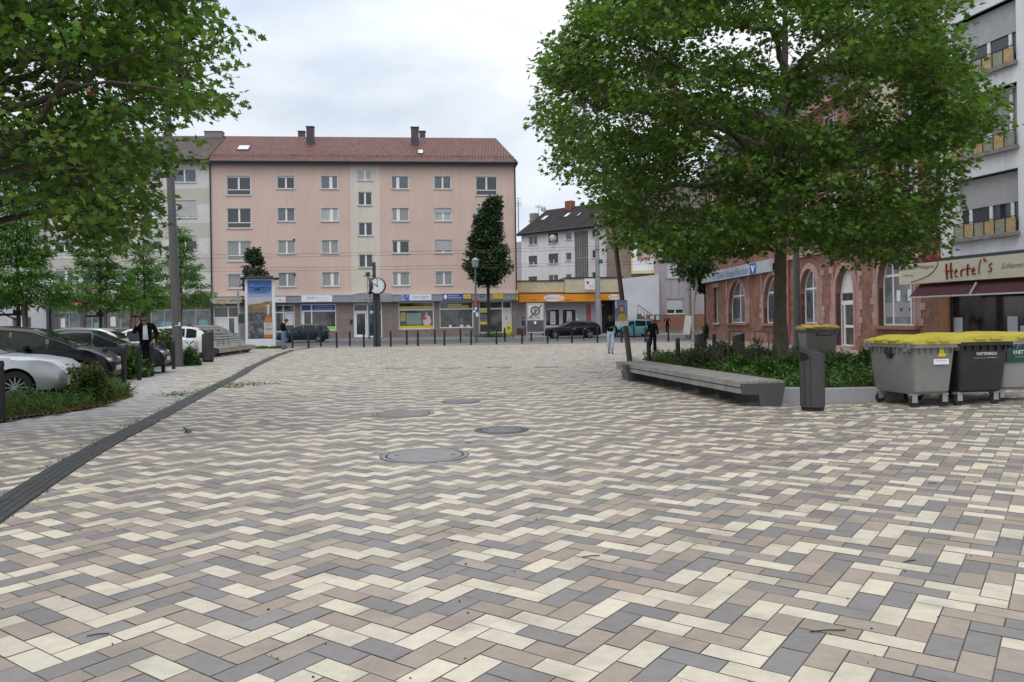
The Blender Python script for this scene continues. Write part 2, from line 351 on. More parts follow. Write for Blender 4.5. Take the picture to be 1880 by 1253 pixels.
for i in np.lexsort((kx, ky)):          # laid so that neighbours side by side seldom share a colour
    nbr = {order.get((kx[i] + dx, ky[i] + dy, lz[i])) for dx, dy in ((1, -1), (-1, 1), (1, 1), (2, -2) if RNG.random() < .35 else (1, -1), (0, -2) if lz[i] == 1 else (-2, 0))}
    if ci[i] in nbr and RNG.random() < .9:
        c_ = [q for q in (0, 1, 1, 0, 2) if q not in nbr]
        if c_: ci[i] = c_[int(RNG.integers(len(c_)))]
    order[(kx[i], ky[i], lz[i])] = ci[i]
cc = pal[ci] * (1 + RNG.normal(0, .055, (nb, 1))) * (1 + RNG.normal(0, .007, (nb, 3)))
# weathered strip along the planting bed and the parked cars
LF = np.array([p[:2] for p in LFT])
dist = np.full(nb, 99.)
for p, q in zip(LF, LF[1:]):
    d = q - p; t = np.clip(((C - p) @ d) / (d @ d), 0, 1); dist = np.minimum(dist, np.linalg.norm(C - (p + t[:, None] * d), axis=1))
w = np.clip(1.5 - dist / 1.1, 0, 1)[:, None]; w *= RNG.uniform(.6, 1, (nb, 1))
cc = cc * (1 - w * .75) + np.array([.36, .355, .35]) * w * .75
plz = npmesh('plaza_paving', V.reshape(-1, 3), np.arange(nb * 4), np.full(nb, 4), mat('paving_bricks', (1, 1, 1), .55, var=.09, scale=14, attr='col', bump=.25, bscale=220, spec=.45, dirt=((.15, .135, .11), .5, 2.3), streak=0), cols=np.repeat(cc, 4, 0))
plz['kind'] = 'structure'
# fine stains: second larger noise already in dirt
# ---- drainage channel of dark setts
chan_px = [(-160, 1045), (0, 937), (66, 893), (133, 850), (200, 812), (262, 781), (330, 745), (385, 716), (440, 689), (462, 675), (485, 664), (503, 655.7), (537, 643.5), (575, 638.5)]
ch = [G(*p) for p in chan_px]
def resample(P, step):
    out = [P[0].copy()]; acc = 0
    for a, b in zip(P, P[1:]):
        L = (b - a).length; t = step - acc
        while t <= L: out.append(a + (b - a) * (t / L)); t += step
        acc = (acc + L) % step if L else acc
    return out
chs = resample(ch, .17)
mb = MB(); mb2 = MB()
hw = .15; rows = 4
pv_ = []
for i in range(len(chs)):
    d = (chs[min(i + 2, len(chs) - 1)] - chs[max(i - 2, 0)]).normalized(); n_ = Vector((-d.y, d.x, 0)); pv_.append((chs[i], n_))
for i in range(len(chs) - 1):
    p, n_ = pv_[i]; q, m_ = pv_[i + 1]
    mb2.quad(p + n_ * (hw + .02) + Vector((0, 0, .006)), p - n_ * (hw + .02) + Vector((0, 0, .006)), q - m_ * (hw + .02) + Vector((0, 0, .006)), q + m_ * (hw + .02) + Vector((0, 0, .006)))
    for r_ in range(rows):
        a = -hw + r_ * 2 * hw / rows + .006; b = -hw + (r_ + 1) * 2 * hw / rows - .006; off = .5 if r_ % 2 else 0
        if i + 2 >= len(pv_): continue
        P0 = p.lerp(q, off); P1 = q.lerp(pv_[i + 2][0], off); P1 = P0.lerp(P1, .95); z = Vector((0, 0, .011 + random.uniform(-.001, .001)))
        mb.quad(P0 + n_ * a + z, P1 + m_ * a + z, P1 + m_ * b + z, P0 + n_ * b + z)
o = mb2.build('drainage_channel_bed', mat('channel_joint', (.032, .034, .024), .95, var=.5, scale=5)); o['kind'] = 'structure'
o = mb.build('drainage_channel', mat('dark_setts', (.04, .041, .046), .6, var=.3, scale=5, bump=.4, bscale=120, dirt=((.07, .07, .05), .4, 2))); o['kind'] = 'structure'
# moss tufts along the channel's left edge
# ---- manhole covers
iron = mat('cast_iron', (.16, .155, .165), .55, var=.15, scale=8, bump=.6, bscale=150)
conc = mat('cover_concrete', (.235, .225, .225), .75, var=.15, scale=6, bump=.3, bscale=100)
dark = mat('seam_black', (.03, .03, .03), .8)
def manhole(px, py, ro, ri, label, lidm, ringm, holes=True):
    c = G(px, py); t = thing('manhole_cover', label, 'manhole cover', (c.x, c.y, 0), group='manhole covers in the paving')
    a = MB(); a.lathe([(ro, .004), (ro, .008), (ro - .012, .008), (ro - .012, .0085)], c, 48, 1, cap=False); a.lathe([(ro - .012, .0085), (ri + .025, .0085)], c, 48, 0, cap=False); a.lathe([(ri + .025, .0085), (ri, .005)], c, 48, 1, cap=False)
    a.build('ring', [ringm, dark], t)
    b = MB(); b.lathe([(ri + .001, .006), (ri - .002, .011)], c, 48, 0)
    if holes:
        for sx in (-1, 1): b.lathe([(.03, .0115), (.03, .012)], c + Vector((sx * ri * .75, 0, 0)), 10, 1)
    b.build('lid', [lidm, dark], t)
manhole(780, 837, .515, .43, 'largest round manhole cover, nearest the camera in the middle of the square', conc, conc)
manhole(740, 760.5, .52, .43, 'round brownish manhole cover just beyond the nearest one, left of centre', mat('brown_lid', (.20, .185, .165), .75, var=.2), conc, False)
manhole(921, 790.5, .385, .28, 'small dark cast iron manhole cover with a thick ring, right of the others', iron, mat('iron_ring', (.07, .068, .065), .6, bump=.5, bscale=100))
manhole(846, 737.8, .385, .33, 'small grey manhole cover, farthest of the four round ones', iron, conc, False)
for i, (px, py, r_) in enumerate([(730, 676.6, .40), (826, 676, .40), (917, 675.2, .40), (1004, 674.6, .40)]):
    manhole(px, py, r_, r_ - .06, '%s from left of four flat ground plates across the middle of the square' % ['first', 'second', 'third', 'fourth'][i], mat('plate_grey', (.23, .225, .225), .6), dark, True)
for i, (px, py) in enumerate([(671, 645), (729, 644.2), (790, 643.3), (848, 642.7)]):
    manhole(px, py, .37, .33, '%s from the left of the small flat ground plates near the road bollards' % ['first', 'second', 'third', 'fourth'][i], mat('plate_grey', (.23, .225, .225), .6), mat('plate_edge', (.12, .12, .12), .8), False)
# ================================================================ BUILDINGS
GL_D = glassy('glass_dark', (.035, .042, .05)); GL_M = glassy('glass_grey', (.10, .12, .14), var=.35)
GL_C = stripemat('glass_net_curtain', (.30, .31, .31), (.19, .20, .20), .17, axis=3, width=.4, rough=.15, bump=.1)
GL_B = stripemat('glass_pale_blind', (.42, .43, .44), (.30, .31, .32), .12, axis=2, width=.25, rough=.3, bump=.2)
SHUT = stripemat('roller_shutter', (.47, .475, .49), (.31, .315, .33), .055, axis=2, width=.22, rough=.6, bump=.5)
SHUTW = stripemat('roller_shutter_white', (.55, .56, .58), (.38, .39, .41), .06, axis=2, width=.2, rough=.5, bump=.5)
SHUTB = stripemat('roller_shutter_brown', (.10, .085, .08), (.05, .045, .04), .06, axis=2, width=.25, rough=.6, bump=.5)
SILL = mat('stone_sill', (.50, .48, .44), .7); DK = mat('dark_trim', (.03, .03, .033), .6)
def window(F, par, u0, u1, z0, z1, style='two', gl=None, shut=0, shm=None, trim=.07, rev=.14, mull=.12, trimm=None, sill=True, name='window'):
    """white framed window: window > pane, sill, roller_shutter"""
    gl = gl or GL_D; mb = MB(); f = .06; d0, d1 = -rev, -rev + .06
    zb = z0
    F.box(mb, u0, u0 + f, z0, z1, d0, d1); F.box(mb, u1 - f, u1, z0, z1, d0, d1); F.box(mb, u0 + f, u1 - f, z0, z0 + f, d0, d1); F.box(mb, u0 + f, u1 - f, z1 - f, z1, d0, d1)
    c = (u0 + u1) / 2
    if style in ('two', 'big'):
        lo = z0 + f
        if style == 'big': lo = z0 + (z1 - z0) * .30; F.box(mb, u0 + f, u1 - f, lo - .07, lo, d0, d1 - .003)
        F.box(mb, c - mull / 2, c + mull / 2, lo, z1 - f, d0, d1 + .003)
    elif style == 'three':
        for k in (.27, .62): F.box(mb, u0 + (u1 - u0) * k - .05, u0 + (u1 - u0) * k + .05, z0 + f, z1 - f, d0, d1 + .003)
    elif style == 'left':
        k = u0 + (u1 - u0) * .36; F.box(mb, k - mull / 2 - .05, k + mull / 2 + .08, z0 + f, z1 - f, d0, d1 + .003)
    elif style == 'right':
        k = u0 + (u1 - u0) * .58; F.box(mb, k - mull / 2 - .05, k + mull / 2 + .08, z0 + f, z1 - f, d0, d1 + .003)
    if trim:
        tm = 1; t = trim
        F.box(mb, u0 - t, u0, z0 - t * .5, z1 + t, 0, .015, 1); F.box(mb, u1, u1 + t, z0 - t * .5, z1 + t, 0, .015, 1); F.box(mb, u0, u1, z1, z1 + t, 0, .015, 1)
    w = mb.build(name, [WHITE, trimm or SILL], par)
    pb = MB(); F.box(pb, u0 + f - .01, u1 - f + .01, z0 + f - .01, z1 - f + .01, -rev + .01, -rev + .03); pb.build('pane', gl, w)
    if sill:
        sb = MB(); F.box(sb, u0 - .08, u1 + .08, z0 - .07, z0 - .005, -.02, .09); sb.build('sill', SILL, w)
    if shut:
        sb = MB(); F.box(sb, u0 + .005, u1 - .005, z1 - (z1 - z0) * shut, z1 - .002, -rev + .065, -rev + .09); sb.build('roller_shutter', shm or SHUT, w)
    return w
def pxrect(F, x0, y0, x1, y1, d=0):
    xm, ym = (x0 + x1) / 2, (y0 + y1) / 2
    return F.uz(x0, ym, d)[0], F.uz(x1, ym, d)[0], F.uz(xm, y1, d)[1], F.uz(xm, y0, d)[1]
def signboard(F, x0, y0, x1, y1, d, m, label, texts=(), thick=.08, group=None, name='shop_sign', extra=None):
    u0, u1, z0, z1 = pxrect(F, x0, y0, x1, y1, d)
    t = thing(name, label, 'sign', F.p((u0 + u1) / 2, z0, d - thick), group=group)
    mb = MB(); F.box(mb, u0, u1, z0, z1, d - thick + .003, d); mb.build('panel', m, t, bev=.01)
    for (s, fx, fz, fw, fh, tm, kw) in texts:   # relative centre, width fraction, height fraction
        text_mesh(s, tm, t, F.p(u0 + (u1 - u0) * fx, z0 + (z1 - z0) * fz, d), F.d, (0, 0, 1), width=(u1 - u0) * fw, height=(z1 - z0) * fh, **kw)
    if extra: extra(F, t, u0, u1, z0, z1, d)
    return t
def block(F, par, u0, u1, z0, z1, dep, mw, holes=(), rev=.14, name='wall', back=True, side=None, rmat=None):
    mb = MB(); F.wall(mb, u0, u1, z0, z1, holes, rev, 0, 1 if rmat else 0)
    P = F.p
    mb.quad(P(u0, z0), P(u0, z1), P(u0, z1, -dep), P(u0, z0, -dep)); mb.quad(P(u1, z0), P(u1, z0, -dep), P(u1, z1, -dep), P(u1, z1))
    mb.quad(P(u0, z0, -dep), P(u0, z1, -dep), P(u1, z1, -dep), P(u1, z0, -dep)); mb.quad(P(u0, z1), P(u1, z1), P(u1, z1, -dep), P(u0, z1, -dep))
    # inner dark box behind openings
    return mb.build(name, [mw, rmat] if rmat else mw, par)
def gable_roof(F, par, u0, u1, ze, zr, dep, m, over=.5, hl=0, hr=0, side=.25, gut=True, wallm=None):
    P = F.p; hd = dep / 2; mb = MB(); t = .18
    zl = ze - .1
    sl = (zr - ze) / hd
    e0 = P(u0 - side, ze - over * sl, over); e1 = P(u1 + side, ze - over * sl, over); r0 = P(u0 - side + hl, zr, -hd); r1 = P(u1 + side - hr, zr, -hd)
    b0 = P(u0 - side, ze - over * sl, -dep - over); b1 = P(u1 + side, ze - over * sl, -dep - over); dz = Vector((0, 0, -t))
    vs = [e0, e1, r1, r0, b0, b1]; vs2 = [v + dz for v in vs]
    mb.add(vs + vs2, [(0, 1, 2, 3), (3, 2, 5, 4), (0, 3, 4), (1, 5, 2), (6, 9, 8, 7), (9, 10, 11, 8), (6, 10, 9), (7, 8, 11), (0, 6, 7, 1), (4, 5, 11, 10), (0, 4, 10, 6), (1, 7, 11, 5)])
    roof = mb.build('roof', m, par)
    if gut:
        g = MB(); g.tube([e0 + F.n * .07 + Vector((0, 0, -.09)), e1 + F.n * .07 + Vector((0, 0, -.09))], .085, 8); F.box(g, u0 - side, u1 + side, ze - over * sl - .34, ze - over * sl - .19, over - .06, over - .01); g.build('gutter', DK, par)
    if wallm:
        g = MB()
        for u in (u0 + .02, u1 - .02): g.add([P(u, ze - .6, -.02), P(u, ze - .6, -dep), P(u, zr - .25, -hd)], [(0, 1, 2)])
        g.build('gable', wallm, par)
    return roof, (lambda u, s: P(u, ze - over * sl + s * (zr - (ze - over * sl)), over - s * (hd + over))), sl
def skylight(rf, fn, F, u0, u1, s0_, s1_, sl):
    mb = MB(); n_ = (F.n * sl + Vector((0, 0, 1))).normalized()
    a, b, c, d = fn(u0, s0_), fn(u1, s0_), fn(u1, s1_), fn(u0, s1_); h = n_ * .10
    mb.hexa([a, b, c, d, a + h, b + h, c + h, d + h], 0)
    k = .12; q = [v.lerp((a + b + c + d) / 4, k) + n_ * .104 for v in (a, b, c, d)]; mb.add(q, [(0, 1, 2, 3)], 1)
    return mb.build('skylight', [mat('skylight_frame', (.09, .07, .065), .6), glassy('skylight_glass', (.55, .6, .66), var=.05)], rf)
def chimney(rf, F, u, d, z0, z1, w, dd, m, cap=True):
    mb = MB(); F.box(mb, u - w / 2, u + w / 2, z0, z1, d - dd / 2, d + dd / 2, 0)
    if cap: F.box(mb, u - w / 2 - .05, u + w / 2 + .05, z1, z1 + .07, d - dd / 2 - .05, d + dd / 2 + .05, 1)
    return mb.build('chimney', [m, DK], rf)
# ---------------------------------------------------------------- pink apartment block
PK = Fr(-14.8, 74, 1, SL)
pink = mat('pink_render', (.58, .435, .375), .9, var=.06, scale=.35, bump=.15, bscale=30, dirt=((.50, .37, .32), .3, .18), streak=.075)
creamw = mat('cream_render', (.60, .545, .475), .9, var=.04, scale=.4, bump=.15, bscale=30, streak=.08)
tile_red = brickmat('red_roof_tiles', (.19, .085, .07), (.145, .062, .053), (.05, .022, .02), .3, .36, .03, axis='slope', var=.3, bump=1.0, offs=0, rough=.6)
tile_brn = brickmat('brown_roof_tiles', (.115, .085, .075), (.09, .065, .058), (.03, .025, .022), .3, .36, .03, axis='slope', var=.25, bump=1.0, offs=0, rough=.7)
shoptile = brickmat('shop_front_tiles', (.235, .19, .175), (.205, .165, .15), (.13, .11, .10), .62, .62, .012, axis='x', var=.1, bump=.2, offs=0, rough=.5)
pinkb = thing('apartment_building', 'long salmon pink four storey apartment block with red tiled roof and shops below', 'building', PK.p(0, 0))
uL, uR = PK.uz(387, 430)[0], PK.uz(946.5, 430)[0]
zE = PK.uz(650, 296)[1]; zF1 = PK.uz(650, 540.5, .5)[1]; zF0 = PK.uz(650, 555, .5)[1]
colpx = {1: (416, 460), 2: (508.7, 540.6), 3: (589, 620), 4: (657, 682.5), 5: (718.7, 750), 6: (797, 828), 7: (873.6, 912.5)}
refy = 340
cols = {k: (PK.uz(a, refy)[0], PK.uz(b, refy)[0]) for k, (a, b) in colpx.items()}
rz = lambda y0, y1, x=600: (PK.uz(x, y1)[1], PK.uz(x, y0)[1])
small = [rz(323.5, 347), rz(382.3, 406.6), rz(441.5, 465.8), rz(500.5, 526)]
big_ = [rz(323.7, 358.7), rz(382.6, 419), rz(442, 478.5), rz(502, 528)]
stair = [rz(312, 331.5, 668), rz(352.7, 377, 668), rz(409, 432.8, 668), rz(467.5, 491, 668)]
holes = []; wl = []
for r_ in range(4):
    for k in (1, 2, 3, 5, 6, 7):
        z0, z1 = (big_ if k in (1, 7) else small)[r_]; u0, u1 = cols[k]; holes.append((u0, u1, z0, z1)); wl.append((k, r_, holes[-1]))
sholes = [(cols[4][0], cols[4][1], *stair[r_]) for r_ in range(4)]
us0, us1 = PK.uz(643.5, 400)[0], PK.uz(697, 400)[0]
# three wall strips: pink, cream stair strip 3 mm proud, pink
mb = MB(); PK.wall(mb, uL, us0, zF1 - .3, zE, [h for h in holes if h[1] < us0]); PK.wall(mb, us1, uR, zF1 - .3, zE, [h for h in holes if h[0] > us1])
P = PK.p
for u in (uL, uR): mb.quad(P(u, .1), P(u, zE), P(u, zE, -11), P(u, .1, -11))
mb.quad(P(uL, .1, -11), P(uR, .1, -11), P(uR, zE, -11), P(uL, zE, -11)); mb.quad(P(uL, zE), P(uR, zE), P(uR, zE, -11), P(uL, zE, -11))
mb.build('wall', pink, pinkb)
mb = MB(); PK.wall(mb, us0, us1, zF1 - .3, zE, sholes); mb.build('stair_wall', creamw, pinkb)
styl = {(1, 3): ('right', GL_C), (3, 1): ('right', GL_B), (3, 2): ('two', GL_C), (3, 3): ('right', GL_C), (5, 0): ('left', GL_M), (5, 1): ('left', GL_C), (5, 2): ('left', GL_D), (5, 3): ('left', GL_C), (6, 1): ('two', GL_B), (6, 2): ('two', GL_C), (6, 3): ('two', GL_C), (2, 2): ('two', GL_C), (2, 3): ('two', GL_C), (1, 2): ('big', GL_C), (3, 0): ('right', GL_M), (7, 1): ('big', GL_C)}
shutf = {(2, 0): .16, (6, 1): .38, (6, 2): .82, (5, 2): .12, (5, 0): .08, (1, 0): .1, (6, 3): .1, (2, 2): .06, (5, 3): .1}
for k, r_, h in wl:
    st, gl = styl.get((k, r_), ('big' if k in (1, 7) and r_ < 3 else 'two', GL_M if (k + r_) % 3 == 0 else GL_D))
    window(PK, pinkb, *h, style=st, gl=gl, shut=shutf.get((k, r_), .05 if k in (2, 3, 5, 6) else 0), shm=SHUT, trim=.1, mull=.16)
for i, h in enumerate(sholes):
    window(PK, pinkb, *h, style='two', gl=GL_B if i == 0 else GL_D, trim=.03, mull=.16)
# ground floor with openings
gf = [(391.5, 563, 441, 617), (504.5, 560, 541, 610), (551.5, 558.7, 617, 607.5), (648.6, 557.5, 701.5, 619.4), (731.5, 555, 796.6, 605), (806.8, 554, 868.8, 602.5), (879.5, 553, 939.5, 611.6)]
gh = [pxrect(PK, *g) for g in gf]; gh = [(a, b, max(c, .115), d) for a, b, c, d in gh]
mb = MB(); PK.wall(mb, uL, uR, .1, zF1 - .3, gh, .25); mb.build('shop_front_wall', shoptile, pinkb)
# fascia band with canopy arch
mb = MB(); PK.box(mb, uL + .02, uR - .02, zF0, zF1 - .1, .003, .5, 0); PK.box(mb, uL - .05, uR + .05, zF1 - .1, zF1, -.003, .56, 1)
ua, ub = PK.uz(648, 548, .5)[0], PK.uz(720, 548, .5)[0]
mb.build('fascia_band', [mat('fascia_grey', (.27, .285, .31), .45, metal=.2, var=.06), mat('fascia_edge', (.5, .5, .51), .5)], pinkb)
mb = MB(); arc = [PK.p(ua + (ub - ua) * t, zF1 - .02 + .16 * math.sin(math.pi * t) ** .5, .5) for t in [i / 16 for i in range(17)]]
mb.prism(arc + [PK.p(ub, zF0 - .02, .5), PK.p(ua, zF0 - .02, .5)], PK.n * .06); mb.build('canopy_panel', MATS['fascia_grey'], pinkb)
YEL = mat('post_yellow', (.72, .50, .02), .5, var=.05); REDM = mat('sign_red', (.45, .03, .03), .5); BLUM = mat('sign_blue', (.03, .06, .30), .5, var=.05); WHT = mat('sign_white', (.74, .76, .80), .5, var=.03); DKT = mat('ink_dark', (.03, .03, .035), .6); GRN = mat('sign_green', (.25, .55, .08), .5); ORG = mat('sign_orange', (.72, .27, .015), .5, var=.05)
def shopwin(F, par, h, name='shop_window', mul=(), trans=None, gl=None, rev=.2, panels=(), fr=.09, frm=None):
    """panels: (fu0,fu1,fz0,fz1,material) stickers on the glass, fractions of the opening"""
    u0, u1, z0, z1 = h; mb = MB(); d0, d1 = -rev, -rev + .09
    F.box(mb, u0, u0 + fr, z0, z1, d0, d1); F.box(mb, u1 - fr, u1, z0, z1, d0, d1); F.box(mb, u0 + fr, u1 - fr, z0, z0 + fr, d0, d1); F.box(mb, u0 + fr, u1 - fr, z1 - fr, z1, d0, d1)
    for k in mul: uu = u0 + (u1 - u0) * k; F.box(mb, uu - fr * .6, uu + fr * .6, z0 + fr, z1 - fr, d0, d1 - .004)
    if trans: zz = z0 + (z1 - z0) * trans; F.box(mb, u0 + fr, u1 - fr, zz - fr * .7, zz + fr * .7, d0, d1 - .008)
    w = mb.build(name, frm or WHITE, par)
    pb = MB(); F.box(pb, u0 + fr - .01, u1 - fr + .01, z0 + fr - .01, z1 - fr + .01, d0 + .02, d0 + .04); pb.build('pane', gl or GL_D, w)
    for i, (a, b, c, d, m) in enumerate(panels):
        q = MB(); F.box(q, u0 + (u1 - u0) * a, u0 + (u1 - u0) * b, z0 + (z1 - z0) * c, z0 + (z1 - z0) * d, d0 + .042, d0 + .05 + i * .002); q.build('sticker', m, w)
    return w
shopglass = mat('shop_glass', (.05, .055, .055), .06, var=.7, scale=1.5, spec=.7, dirt=((.16, .15, .13), .8, .9))
yelS = mat('yellow_sticker', (.62, .50, .03), .4, var=.05)
shopwin(PK, pinkb, gh[0], mul=(.55,), trans=.62, gl=shopglass, panels=[(.05, .52, .08, .60, mat('paper_white', (.62, .63, .65), .6)), (.76, .97, .08, .60, MATS['paper_white'])])
w_ = shopwin(PK, pinkb, gh[1], mul=(.42,), trans=.72, gl=shopglass, panels=[(.48, .93, .25, .68, MATS['paper_white'])])
w_ = shopwin(PK, pinkb, gh[2], mul=(.31,), trans=.74, gl=shopglass, panels=[(.03, .28, .77, .97, BLUM), (.34, .97, .77, .97, BLUM), (.34, .97, .03, .16, GRN), (.035, .10, .03, .7, WHITE)])
u0, u1, z0, z1 = gh[2]
for k, (s, fz) in enumerate((('Zeitarbeit & Vermittlung', .90), ('Personal für Büro', .82))): text_mesh(s, WHT, w_, PK.p(u0 + (u1 - u0) * .65, z0 + (z1 - z0) * fz, -.14), PK.d, (0, 0, 1), width=(u1 - u0) * .5, height=.11)
shopwin(PK, pinkb, gh[3], name='entrance_door', mul=(.5,), trans=.76, gl=GL_D, panels=[(.04, .46, .70, .75, WHITE), (.54, .96, .70, .75, WHITE), (.04, .11, .02, .75, WHITE), (.41, .46, .02, .75, WHITE), (.04, .46, .02, .08, WHITE)], fr=.11)
w_ = shopwin(PK, pinkb, gh[4], trans=.72, gl=shopglass, panels=[(.03, .97, .76, .84, yelS), (.03, .97, .04, .13, yelS), (.05, .2, .3, .62, mat('dull_yellow', (.30, .30, .10), .5)), (.22, .65, .17, .6, mat('dull_teal', (.20, .26, .25), .4))])
# figure poster in the post window
u0, u1, z0, z1 = gh[4]; q = MB(); uu = u0 + (u1 - u0) * .8; zz = z0 + (z1 - z0) * .36
q.prism([PK.p(uu + x, zz + z, -.14) for x, z in [(-.3, -.55), (.25, -.55), (.42, -.2), (.3, .3), (.08, .42), (-.12, .42), (-.32, .2), (-.36, -.2)]], PK.n * .01, 0)
q.prism([PK.p(uu - .02 + .13 * math.cos(t), zz + .56 + .16 * math.sin(t), -.14) for t in [i * math.pi / 6 for i in range(12)]], PK.n * .01, 1)
q.prism([PK.p(uu + x, zz + z, -.13) for x, z in [(-.34, .0), (-.1, -.05), (-.05, .3), (-.3, .2)]], PK.n * .01, 2)
q.build('poster_figure', [mat('poster_cream', (.55, .48, .42), .6), mat('poster_skin', (.42, .26, .2), .6), REDM], w_)
shopwin(PK, pinkb, gh[5], trans=.72, gl=shopglass, panels=[(.25, .88, .77, .85, yelS), (.25, .66, .86, .91, MATS['paper_white']), (.28, .36, .04, .12, MATS['paper_white']), (.6, .7, .04, .12, MATS['paper_white']), (.8, .9, .04, .1, MATS['paper_white']), (.6, .68, .2, .36, mat('display_grey', (.18, .18, .19), .6, var=.5, scale=4))])
w_ = shopwin(PK, pinkb, gh[6], mul=(.28, .72), trans=.76, gl=shopglass, panels=[(.02, .26, .64, .74, yelS), (.02, .26, .27, .36, yelS), (.04, .24, .37, .58, mat('poster_mix', (.14, .14, .2), .6, var=.6, scale=6)), (.735, .97, .02, .74, mat('white_panel', (.60, .61, .62), .6)), (.8, .87, .4, .52, mat('ochre_notice', (.45, .32, .10), .6))])
# downpipes
for x in (387.5, 946.5):
    mb = MB(); u = PK.uz(x, 420)[0]; mb.tube([PK.p(u, zF1 if x > 500 else .1, .1), PK.p(u, zE - .1, .1), PK.p(u, zE + .15, .5)], .065, 8); mb.build('downpipe', DK, pinkb)
zR = PK.uz(650, 252, -5.5)[1]
rf, fn, sl = gable_roof(PK, pinkb, uL, uR, zE + .25, zR, 11, tile_red, over=.6, hl=.5, hr=1.6)
du = lambda x, y, d: PK.uz(x, y, d)[0]
for (x0, x1, y0, y1, d, w, hgt) in ((563.5, 577, 233, 266, -3.6, None, 0), (755, 769, 234, 266, -3.6, None, 0), (548, 560, 241.5, 252, -6.5, None, 0), (770, 781, 241.5, 254, -6.5, None, 0)):
    a, b = du(x0, y1, d), du(x1, y1, d); zt = PK.uz(x0, y0, d)[1]; chimney(rf, PK, (a + b) / 2, d, zt - 3.2, zt - .08, abs(b - a), .6, mat('slate_chimney', (.05, .045, .05), .6, var=.3))
def s_at(x, y):   # slope parameter for a pixel on the roof face
    lo, hi = 0., 1.
    for _ in range(30):
        m = (lo + hi) / 2; p = fn(0, m); dd = (p - PK.o).dot(PK.n); z = PK.uz(x, y, dd)[1]
        if z > p.z: lo = m
        else: hi = m
    p = fn(0, m); return PK.uz(x, y, (p - PK.o).dot(PK.n))[0], m
for (x0, x1, y0, y1) in ((434, 460, 270.5, 276.5), (766.5, 777, 278.5, 283.5)):
    ua_, sa = s_at(x0, y1); ub_, sb = s_at(x1, y0); skylight(rf, fn, PK, ua_, ub_, sa, sb + .04, sl)
mb = MB()
for i in range(40):   # snow guard
    u = uL + (uR - uL) * (i + .5) / 40; p = fn(u, .13); mb.tube([p, p + Vector((0, 0, .25))], .02, 4)
for k in (.12, .2): mb.tube([fn(uL, .13) + Vector((0, 0, k)), fn(uR, .13) + Vector((0, 0, k))], .015, 4)
mb.build('snow_guard', mat('guard', (.09, .05, .045), .6), rf)
for x, y in ((540, 440.5), (541, 505)):
    u, z = PK.uz(x, y); mb = MB(); mb.lathe([(.1, 0), (.1, .06), (.06, .1)], (0, 0, 0), 12, ax=1); 
    for i, v in enumerate(mb.v): mb.v[i] = PK.p(u + v.x, z + v.z, v.y)
    mb.build('vent', DK, pinkb)
u, z = PK.uz(645, 591); mb = MB(); PK.box(mb, u - .12, u + .12, z - .2, z + .2, 0, .08); mb.build('letter_box', DK, pinkb, bev=.01)
# signs on the fascia
S_ = lambda *a, **k: signboard(PK, *a, **k)
S_(391, 547.5, 446, 558, .56, mat('tan_sign', (.42, .36, .27), .5, var=.25, scale=1.5), 'tan sign with curly dark lettering, leftmost on the grey shop fascia', [('Passauer Tagliatelle', .5, .58, .86, .5, DKT, dict(shear=.3))])
S_(503, 545, 524.5, 555.8, .56, WHT, 'white sign with pale red lettering, half hidden behind the advertising column', [('SNOC', .62, .36, .7, .3, mat('pale_red', (.5, .2, .22), .6), dict(shear=.3)), ('U', .5, .74, .2, .3, MATS['pale_red'], {})])
S_(553.4, 542, 610, 554.6, .56, WHT, 'white sign reading JobService in blue and green letters', [('Job', .30, .56, .25, .5, mat('steel_blue', (.10, .16, .30), .6), {}), ('Service', .64, .56, .42, .44, mat('pale_green', (.42, .52, .40), .6), {}), ('personal mit system', .66, .17, .32, .12, mat('grey_ink', (.25, .27, .3), .6), {})])
u0, u1, z0, z1 = pxrect(PK, 660, 542.5, 700, 550, .56)
for s, fz in (('46-54', .82), ('Relaisstraße', -.1)): text_mesh(s, DKT, pinkb, PK.p((u0 + u1) / 2 + .15, z0 + (z1 - z0) * fz, .56), PK.d, (0, 0, 1), height=.2, name='house_number' if fz > .5 else 'street_lettering')
def bluepic(F, t, u0, u1, z0, z1, d):
    q = MB(); F.box(q, u0, u0 + (u1 - u0) * .27, z0, z1, d, d + .006); q.build('picture', mat('sea_picture', (.08, .16, .42), .5, var=.8, scale=3, dirt=((.6, .65, .7), 1, 3)), t)
S_(737, 540.8, 792, 552, .56, WHT, 'white sign with blue script and a small sea picture at its left end', [('Sommer Reisebüro', .64, .6, .6, .5, mat('script_blue', (.16, .24, .5), .6), dict(shear=.35)), ('Urlaub mit Service', .64, .2, .5, .14, MATS['script_blue'], {})], extra=bluepic)
def postpatch(F, t, u0, u1, z0, z1, d):
    q = MB(); F.box(q, u0 + (u1 - u0) * .70, u0 + (u1 - u0) * .97, z0 + (z1 - z0) * .18, z0 + (z1 - z0) * .85, d, d + .006); q.build('yellow_patch', YEL, t)
    text_mesh('LOTTO', REDM, t, F.p(u0 + (u1 - u0) * .835, (z0 + z1) / 2, d + .007), F.d, (0, 0, 1), width=(u1 - u0) * .2)
    q = MB(); c = F.p(u0 + (u1 - u0) * .09, (z0 + z1) / 2, d); q.prism([c + F.d * (.16 * math.cos(a)) + Vector((0, 0, .22 * math.sin(a))) for a in [i * math.pi / 8 for i in range(16)]], F.n * .006); q.build('emblem', WHT, t)
S_(813, 539.5, 866.5, 551, .56, BLUM, 'dark blue sign with white lettering and a yellow patch at its right end', [('Rheinauer', .38, .72, .36, .24, WHT, {}), ('Schreibwaren', .42, .4, .46, .24, WHT, {}), ('Zeitschriften Tabak Lotto', .42, .13, .44, .1, WHT, {})], extra=postpatch)
